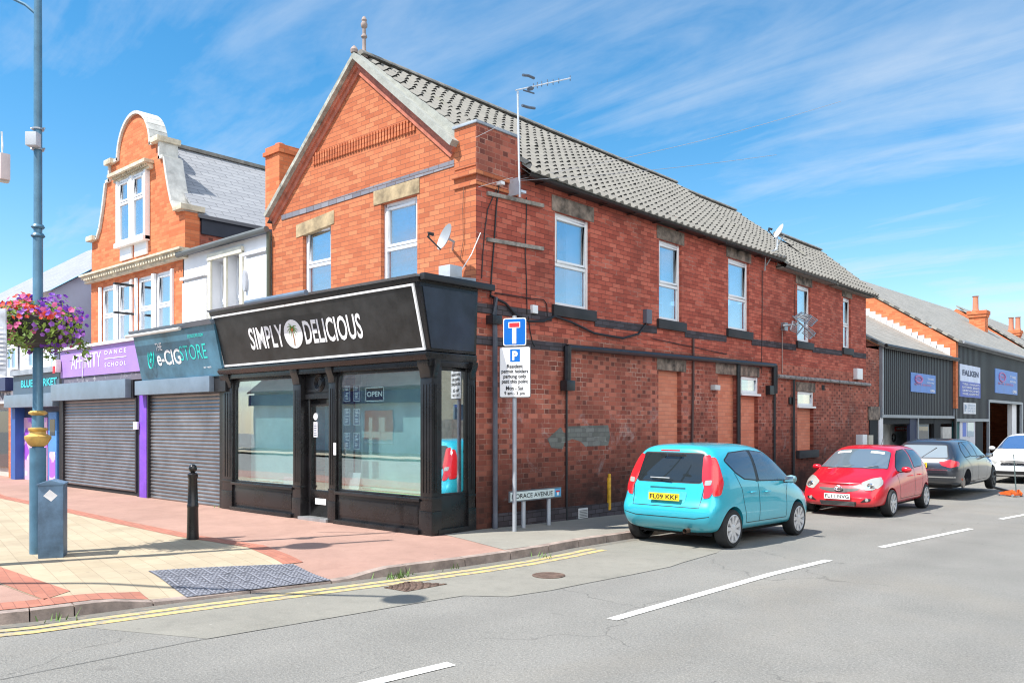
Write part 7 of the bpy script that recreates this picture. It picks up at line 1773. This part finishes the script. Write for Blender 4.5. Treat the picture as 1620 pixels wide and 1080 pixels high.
MB_c('wall_cable', [(786, 298, .02), (772, 330, .02), (768, 355, .02), (764, 400, .02), (762, 440, .02)], .008, 'slanting thin cable near the brick corner')
MB_c('wall_cable', [(836, 500, .02), (838, 520, .02), (842, 540, .02), (846, 548, .02)], .008, 'short cable below the white wall box')
MB_c('wall_cable', [(1031, 535, .02), (1150, 560, .02), (1105, 552, .02)][:2], .008, 'thin slack cable above the long waste pipe')
MB_c('wall_cable', [(1206, 428, .02), (1206, 480, .02), (1205, 590, .02)], .008, 'thin cable down the wall from the second roof dish bracket')
MB_c('wall_cable', [(1258, 440, .02), (1257, 520, .02)], .007, 'faint cable beside the fourth upstairs window')
def wbox(name, x0, x1, yt, yb, d, mat, label, cat='wall box', bev=.008):
    r_ = px_side(x0, x1, yt, yt, yb, yb); o = MB().box(.0, d, r_[0], r_[1], r_[2], r_[3]).build(name, mat, None, bevel=bev); return tag(o, label, cat)
wbox('alarm_box', 838.5, 847, 483, 496, .06, WHITE_U, 'small white box beside the first upstairs window sill')
wbox('cable_box', 1017, 1025.5, 490, 512, .09, pm('box_grey', (.13, .13, .16), .5), 'dark grey cable box between the first two upstairs windows')
wbox('wall_light', 1124, 1132, 609, 617, .12, pm('lamp_white', (.6, .6, .6), .4), 'small white bulkhead light between the bricked up openings', 'wall light')
wbox('dark_wall_light', 1211, 1218, 610, 624, .12, BLACKM, 'small dark wall lamp right of the near small window', 'wall light')
wbox('alarm_box', 1350, 1358.5, 583, 600, .12, WHITE_U, 'tall white alarm box near the far end of the side wall', 'alarm box')
wbox('vent_hole', 1299.5, 1304, 609, 617, .015, BLACK_FLAT, 'tiny dark square vent in the far part of the wall', 'vent')
wbox('fixing_patch', 1247, 1254, 628, 639, .04, BLACKM, 'small black bracket left of the far drop pipe', 'bracket')
wbox('meter_cabinet', 1354, 1361, 687, 706, .2, WHITE_U, 'white meter cabinet by the end doorway', 'meter box'); wbox('second_meter_cabinet', 1364, 1371, 688, 706, .2, pm('beige_box', (.6, .55, .45)), 'beige meter cabinet nearest the end doorway', 'meter box')
# air brick
vb = wbox('vent_grille', 912.5, 927, 803, 819, .045, pm('vent_grey', (.62, .60, .60), .6), 'square grey air vent grille low on the side wall', 'vent'); r_ = px_side(912.5, 927, 803, 803, 819, 819)
m = MB()
for k in range(5): z = r_[2] + .02 + (r_[3] - r_[2] - .04) * k / 5; m.box(.045, .049, r_[0] + .02, r_[1] - .02, z, z + (r_[3] - r_[2]) * .08)
m.build('slots', pm('slot_grey', (.2, .2, .2)), vb)
# yellow gas marker
yp = thing('yellow_pipe_cover', 'narrow yellow pipe cover fixed low on the brick side wall', 'pipe cover', (.03, S(962, 780)[0], 0)); r_ = px_side(958.5, 967, 755, 755, 806, 806)
MB().box(0, .035, r_[0] + .04, r_[1] - .05, r_[2], r_[3]).build('cover', pm('yellow_cover', (.80, .42, .03), .5, var=.35, vs=8), yp, bevel=.012)
r2 = px_side(960.5, 965.5, 749, 749, 756, 756); MB().box(0, .03, r2[0] + .02, r2[1] - .02, r2[2] - .02, r2[3]).build('top_knob', pm('yellow_cover', (.68, .48, .04)), yp, bevel=.01)
# wooden battens
for x0, y0_, x1, y1_, lab in ((769.5, 306, 858, 326, 'upper weathered timber batten crossing the corner brickwork'), (769, 379, 858, 394, 'lower weathered timber batten crossing the corner brickwork')):
    a0, z0 = S(x0, y0_); a1, z1 = S(x1, y1_); o = MB().pb(SW, a0, a1, .0, .04, z0 - .03, z0 + .03, z1 - .03, z1 + .03).build('timber_batten', pm('weathered_timber', (.30, .27, .24), .85, var=.4, vs=9, bump=.4), None); tag(o, lab, 'batten')
# aerial mast with yagi
am = thing('aerial_mast', 'tall white aerial mast with a long toothed aerial fixed to the corner pier', 'aerial', (.25, *S(822, 312, .25)))
mx = .25
mt = Vector((mx, *S(819, 145, mx))); mb_ = Vector((mx, *S(822, 312, mx)))
MASTM = pm('mast_white', (.62, .66, .72), .4, .2)
MB().tube([mb_, mt], .016, 10).build('mast', MASTM, am, smooth=True)
m = MB(); a, z = S(812, 305, .1); m.box(.0, .24, a - .02, a + .0, z - .05, z + .22).box(.2, .27, a, a + .12, z - .02, z + .02); m.build('bracket', MASTM, am)
def ap_(px, py, x=mx): return Vector((x, *S(px, py, x)))
bmv = [ap_(816, 143), ap_(838, 138), ap_(902, 124)]
MB().tube([bmv[0], bmv[2]], .012, 6).build('boom', MASTM, am)
m = MB()
for px, py, l in ((844, 137, 8), (850, 135, 9), (857, 133, 8), (866, 131, 9), (875, 130, 8), (884, 128, 8), (902, 124, 8)): c0 = ap_(px, py); m.tube([c0 + Vector((0, 0, -l * .0055)), c0 + Vector((0, 0, l * .0055))], .008, 6)
m.tube([ap_(827, 119), ap_(836, 120), ap_(845, 124)], .022, 6).tube([ap_(826, 167), ap_(836, 170), ap_(846, 171.5)], .022, 6).tube([ap_(828, 143), ap_(845, 148)], .012, 6).tube([ap_(836, 141), ap_(841, 140)], .035, 6)
m.build('elements', pm('aerial_dark', (.12, .15, .2), .5, .3), am)
# wire runs from the wall bracket away over the street
def sag_wire(p, q, sag, label, r=.004):
    p, q = Vector(p), Vector(q); pts = [p.lerp(q, k / 20) - Vector((0, 0, sag * math.sin(math.pi * k / 20))) for k in range(21)]
    o = MB().tube(pts, r, 5).build('overhead_wire', pm('wire_grey', (.30, .30, .32), .6), None, smooth=True); return tag(o, label, 'wire', 'telephone wires from the corner pier')
c0 = ap_(757, 296, .05); c1 = ap_(806, 285, .1)
sag_wire(c0, ap_(812, 281, .6), .0, 'short thin wire crossing the pier below its cap'); sag_wire(ap_(752, 218, .05), ap_(800, 194, .4), 0, 'thin wire slanting over the top of the pier')
far = Vector((10, 24, 13.0)); sag_wire(ap_(806, 287, .1), (1.9, 6.5, 6.9), .05, 'thin wire running up and right across the tiled roof')
sag_wire(ap_(820, 284, .1), (2.6, 8, 8.2), .1, 'second thin wire running up over the roof into the sky')
wbox('bracket_box', 784, 790, 289, 294, .12, WHITE_U, 'tiny white junction box below the pier', 'wall box')
# wall aerial over the fourth window
wa = thing('wall_aerial', 'square wall aerial with four slotted panels in front of the fourth upstairs window', 'aerial', (.5, *S(1270, 512, .5)))
cc_ = ap_(1270, 512, .5)
MB().tube([ap_(1238, 517, .02), ap_(1240, 515, .25), ap_(1262, 513, .5)], .03, 8).build('arm', GREYM, wa, smooth=True); wbx = ap_(1238, 517, .0); MB().box(0, .1, wbx.y - .1, wbx.y + .1, wbx.z - .1, wbx.z + .1).build('wall_plate', GREYM, wa)
m = MB(); dirs = [(1250, 522, 1254, 508), (1256, 502, 1268, 494), (1283, 516, 1293, 506), (1281, 536, 1290, 527)]
for (ax_, ay_, bx_, by_), (dx_, dy_) in zip(dirs, ((12, 5), (14, 6), (-12, -8), (-12, -10))):
    for k in range(6):
        t_ = k / 5; p = ap_(ax_ + (bx_ - ax_) * t_, ay_ + (by_ - ay_) * t_, .5); q = ap_(ax_ + (bx_ - ax_) * t_ + dx_, ay_ + (by_ - ay_) * t_ + dy_, .5); m.tube([p, q], .012, 5)
    m.tube([ap_(ax_, ay_, .5), ap_(bx_, by_, .5)], .02, 5)
m.tube([ap_(1254, 500, .52), ap_(1288, 532, .52)], .018, 6).tube([ap_(1284, 500, .52), ap_(1260, 530, .52)], .018, 6)
m.build('slotted_elements', pm('aerial_metal', (.35, .36, .38), .4, .5), wa)
# satellite dishes
def dish(px, py, r, base, facing, label, x=None, y=None, c=None, tilt=25, mat=None):
    f = Vector(facing).normalized(); t = thing('satellite_dish', label, 'satellite dish', c); m = MB(); b = m.b; n = 28; rings = []
    u_ = f.cross(Vector((0, 0, 1))).normalized(); v_ = u_.cross(f)
    for k in range(6):
        rr = r * k / 5; rings.append([b.verts.new(u_ * rr * .92 * math.cos(2 * math.pi * j / n) + v_ * rr * math.sin(2 * math.pi * j / n) + f * (.30 * rr * rr / r - .05)) for j in range(n)] if k else [b.verts.new(f * -.05)])
    for j in range(n): b.faces.new((rings[0][0], rings[1][j], rings[1][(j + 1) % n]))
    for k in range(1, 5):
        for j in range(n): b.faces.new((rings[k][j], rings[k + 1][j], rings[k + 1][(j + 1) % n], rings[k][(j + 1) % n]))
    m.build('reflector', mat or pm('dish_grey', (.33, .35, .37), .45, .1, var=.06), t, smooth=True, local=True, recalc=False)
    e_ = f * (r * 1.25) - v_ * r * .55; MB().tube([v_ * -r * .98, e_], .012, 6).build('feed_arm', CTRIM, t, local=True, smooth=True)
    MB().tube([e_ - f * .02 + v_ * .0, e_ + v_ * .05, e_ + v_ * .07 - f * .08], .028, 8).build('receiver', CTRIM, t, local=True, smooth=True)
    MB().tube([f * -.05, f * -.16, Vector(base) - Vector(c)], .018, 6).build('wall_arm', GREYM, t, local=True, smooth=True); return t
yd = -.42; xz = F(704, 375, yd)
dish(0, 0, .215, (F(716, 395, 0)[0], 0, F(716, 395, 0)[1]), (-.30, -.95, .35), 'round grey satellite dish on the orange front wall beside the pier', c=(xz[0], yd, xz[1]))
yz = S(1232, 366, .3)
dish(0, 0, .20, (.05, *S(1212, 420, .05)), (-.5, -.6, .4), 'pale satellite dish standing above the eaves where the roofs step', c=(.3, yz[0], yz[1]), mat=pm('dish_pale', (.62, .66, .70), .5))
wall_tube('pipe_bracket', [(1210, 428, .05), (1211, 400, .12), (1229, 395, .3), (1230, 375, .3)], .02, GREYM, 'bent grey pole holding the pale dish at the eaves', 'bracket')
# small clutter on the shopfront roof
o = MB().box(-.25, .0, -.55, -.3, ZF1 + .16, ZF1 + .34); o = o.build('floodlight', pm('pale_metal', (.5, .52, .55), .4, .3), None, bevel=.01); tag(o, 'pale boxy floodlight lying on the shopfront roof corner', 'floodlight')
o = MB().tube([(-.1, -.3, ZF1 + .2), (.0, -.1, ZF1 + .55), (.05, .05, ZF1 + .9)], .008, 5).build('whip_aerial', WHITE_U, None); tag(o, 'thin white whip aerial leaning over the shopfront roof', 'aerial')
o = MB().lathe([(.06, 0), (.06, .08), (.03, .1)], (-.55, -.5, ZF1 + .17), 12).build('roof_sensor', WHITE_U, None, smooth=True); tag(o, 'small white cylindrical sensor on the shopfront roof', 'sensor')
# cables on the front wall
pts = [F(734, 296, -.02), F(732, 330, -.02), F(733, 380, -.02), F(728, 410, -.02)]
o = MB().tube([(x, -.02, z) for x, z in pts], .006, 5).build('wall_cable', pm('cable_brown', (.2, .1, .06), .6), None); tag(o, 'thin cable hanging down the orange front wall above the dish', 'cable')

# ---------------------------------------------------------------- traffic sign and street name sign
tp = Vector((*gp(814, 840, 0), 0)); sd_ = (tp.x - CX) * FW[0] + (tp.y - CY) * FW[1]
def sz(py): return EYE + (HZ - py) / FPX * sd_
ts = thing('sign_post', 'slim grey post carrying a blue dead end sign above a white permit parking plate', 'traffic sign', (tp.x, tp.y, 0))
MB().tube([(tp.x, tp.y, 0), (tp.x, tp.y, sz(502))], .032, 14).build('post', pm('post_grey', (.42, .45, .50), .5, .2, var=.15), ts, smooth=True)
MB().lathe([(.036, 0), (.036, .03), (.01, .04)], (tp.x, tp.y, sz(503)), 14).build('post_cap', GREYM, ts, smooth=True)
dn = Vector((.42, -.907, 0)).normalized(); du = Vector((.907, .42, 0)).normalized()     # face turned towards the main street
k_ = sd_ / FPX; cosf = du.dot(Vector((RT[0], RT[1], 0)))
def sq(px0, px1, pyt, pyb, o0): # board spanning pixel columns
    a0 = (px0 - 814) * k_ / cosf; a1 = (px1 - 814) * k_ / cosf; b_ = Vector((tp.x, tp.y, 0)) + dn * o0
    return b_ + du * a0 + Vector((0, 0, sz(pyb))), du * (a1 - a0), Vector((0, 0, sz(pyt) - sz(pyb)))
def plate_b(px0, px1, pyt, pyb, o0, th, r, name, mat, parent):
    P0, U, V = sq(px0, px1, pyt, pyb, o0); w_, h_ = U.length, V.length; pts = rounded([(0, 0), (w_, 0), (w_, h_), (0, h_)], r, 5)
    return MB().prism([P0 + U.normalized() * x + V.normalized() * z for x, z in pts], -dn * th).build(name, mat, parent)
SBL = pm('sign_blue', (.0, .13, .52), .35, var=.03); SGB = pm('sign_back_grey', (.2, .21, .22), .5)
pl1 = plate_b(797.5, 833.5, 503.5, 547, .045, .006, .035, 'blue_plate', SWH, ts); plate_b(798.8, 832.2, 505, 545.5, .048, .003, .03, 'blue_field', SBL, pl1)
plate_b(811.8, 818.2, 517, 544, .051, .003, .001, 'white_bar', SWH, pl1); plate_b(806, 824.3, 510, 519.2, .052, .003, .001, 'red_border', SWH, pl1); plate_b(807.2, 823.2, 511.2, 518, .054, .003, .001, 'red_bar', pm('sign_red2', (.62, .03, .04), .4), pl1)
pl2 = plate_b(791.5, 840.5, 548.5, 629, .045, .006, .03, 'white_plate', pm('sign_edge_grey', (.12, .12, .13)), ts); plate_b(792.6, 839.4, 549.8, 627.7, .048, .003, .025, 'white_field', SWH, pl2)
plate_b(808.5, 824, 552.5, 572.5, .050, .002, .008, 'parking_square', SBL, pl2)
def stx(s, x0, x1, yt, yb, mat=CTRIM, bold=.022): P0, U, V = sq(x0, x1, yt, yb, .050); text(s, P0, U, V, mat, pl2, out=.003, bold=bold)
stx('P', 812, 820.5, 555.5, 570, SWH, .05)
for s, x0, x1, yt, yb in (('Resident', 803.5, 828.5, 576, 582.5), ('permit holders', 795, 837, 584, 592), ('parking only', 798, 834, 592, 600), ('past this point', 795.5, 836.5, 600, 608), ('Mon - Sat', 802, 829.5, 610.5, 617), ('9 am - 5 pm', 799.5, 831.5, 619, 626)): stx(s, x0, x1, yt, yb)
# street name sign
ns = thing('street_name_sign', 'low white street name sign reading HORACE AVENUE on two short grey posts', 'street sign', (.35, 0, 0))
nx = .34
def np_(px, py): return Vector((nx, *S(px, py, nx)))
ya, yb = S(806, 780, nx)[0], S(888, 780, nx)[0]; zt1, zb1_ = S(850, 773, nx)[1], S(850, 790, nx)[1]
MB().box(nx - .02, nx, ya, yb, zb1_, zt1).build('board', pm('name_edge', (.12, .14, .16)), ns); MB().box(nx - .001, nx + .004, ya + .02, yb - .02, zb1_ + .02, zt1 - .02).build('white_face', pm('name_white', (.62, .72, .72), .5), ns)
yt_ = S(877, 780, nx)[0]
text('HORACE AVENUE', (nx + .004, ya + .05, zb1_ + .05), (0, yt_ - ya - .10, 0), (0, 0, zt1 - zb1_ - .10), CTRIM, ns, out=.003, bold=.01)
MB().box(nx, nx + .007, yt_, yb - .02, zb1_ + .02, zt1 - .02).build('blue_square', pm('name_blue', (.10, .35, .60), .5), ns)
yc_ = (yt_ + yb - .02) / 2; m = MB(); m.box(nx + .007, nx + .010, yc_ - .02, yc_ + .02, zb1_ + .04, zt1 - .08); m.build('white_bar', SWH, ns); MB().box(nx + .007, nx + .011, yc_ - .05, yc_ + .05, zt1 - .08, zt1 - .055).build('red_bar', pm('sign_red2', (.62, .03, .04)), ns)
for px, py in ((828, 838), (868, 829)): a, _ = S(px, py, nx - .05); MB().tube([(nx - .05, a, zp(nx, a) - .05), (nx - .05, a, zb1_ + .1)], .035, 12).build('post', pm('post_grey', (.42, .45, .50)), ns, smooth=True)

# ================================================================ the other sides of both streets: out of the picture, but the shop glass and the cars mirror them
op_ = thing('opposite_shop_row', 'low brick shop row with slate roof and navy fascia across the main street', 'building', (0, -24, 0))
MB().box(-40, 6, -30, -22, -.1, 3.6).build('shop_wall', pm('teal_grey_wall', (.60, .75, .74), .8, var=.12, vs=1), op_)
MB().box(-40, 6.05, -22, -21.6, 2.7, 3.4).build('fascia', pm('deep_blue_fascia', (.02, .03, .12), .5), op_)
plane_roof([(6.3, -21.5, 3.6), (-40, -21.5, 3.6), (-40, -27, 8.0), (6.3, -27, 8.0)], slate('brown_slate', (.16, .13, .12), (.24, .20, .18), .35, .3), op_)
for k, s in enumerate(('LIGHTHOUSE', 'RETYRED', 'BAKERY')): text(s, (3.5 - k * 10, -21.59, 2.85), (-4.2, 0, 0), (0, 0, .38), SWH, op_, bold=.03, out=.01)
for k in range(4): MB().box(1.6 - k * 10, 4 - k * 10, -22, -21.93, .5, 2.3).build('shop_window', PANE, op_)
ob = thing('opposite_house', 'cream brick house across the side street', 'house', (19, 14, 0))
MB().box(16, 24, 6, 22, -.3, 6).build('wall', brick('cream_brick', [(0, (.55, .48, .33)), (1, (.66, .58, .42))], None, (.45, .4, .3), grime=.15), ob)
plane_roof([(15.7, 5.8, 6), (15.7, 22.2, 6), (20, 22.2, 9), (20, 5.8, 9)], OLD_SL, ob); plane_roof([(24.3, 5.8, 6), (24.3, 22.2, 6), (20, 22.2, 9), (20, 5.8, 9)], OLD_SL, ob)
for k in range(4):
    for z in (1.0, 3.8): MB().box(15.92, 16, 8 + k * 3.6, 9.3 + k * 3.6, z, z + 1.4).build('window', PANE, ob)
fn = thing('timber_fence', 'grey timber board fence across the side street', 'fence', (13, 0, 0))
m = MB()
for k in range(120): yy = -4 + k * .24; m.box(13, 13.03, yy, yy + .225, -.1, 1.75 + rnd.uniform(-.02, .02))
m.build('boards', pm('fence_grey', (.30, .27, .23), .85, var=.3, vs=4), fn)
def tree(x, y, h, label):
    t = thing('broadleaf_tree', label, 'tree', (x, y, 0), group='trees across the side street'); m = MB(); m.tube([(x, y, -.2), (x + .1, y, h * .3), (x, y + .1, h * .7)], [.22, .16, .05], 10)
    for k in range(6): a = k * 1.05; m.tube([(x, y, h * (.3 + .05 * k)), (x + math.cos(a) * h * .25, y + math.sin(a) * h * .25, h * (.55 + .05 * k))], [.07, .02], 6)
    m.build('trunk', pm('bark', (.10, .07, .05), .9, bump=.5), t, smooth=True); m = MB(); cl_ = [(rnd.gauss(0, h * .16), rnd.gauss(0, h * .16), h * .68 + rnd.gauss(0, h * .13), h * rnd.uniform(.09, .16)) for _ in range(26)]
    for i in range(5000):
        q = cl_[i % 26]; d_ = Vector((rnd.gauss(0, 1), rnd.gauss(0, 1), rnd.gauss(0, 1))).normalized() * q[3] * rnd.uniform(.6, 1); c0 = Vector((x + q[0], y + q[1], q[2])) + d_; s_ = .09
        m.b.faces.new([m.b.verts.new(c0 + Vector((rnd.gauss(0, s_), rnd.gauss(0, s_), rnd.gauss(0, s_)))) for _ in range(3)])
    m.build('crown', pm('tree_leaf', (.05, .10, .025), .7, var=.4), t, recalc=False, weld=False)
tree(17, 1.5, 7.5, 'dark green tree behind the timber fence'); tree(15.5, -1.5, 5.5, 'smaller bushy tree behind the near end of the fence')
struct(flat('far_pavement', [(11.2, -8), (13, -8), (13, 60), (11.2, 60)], .0, GREY_TAR, lambda x, y: zr(x, y) + .1))
struct(flat('opposite_pavement', [(-60, -22), (30, -22), (30, -17.5), (-60, -17.5)], .0, CREAM, lambda x, y: 0))
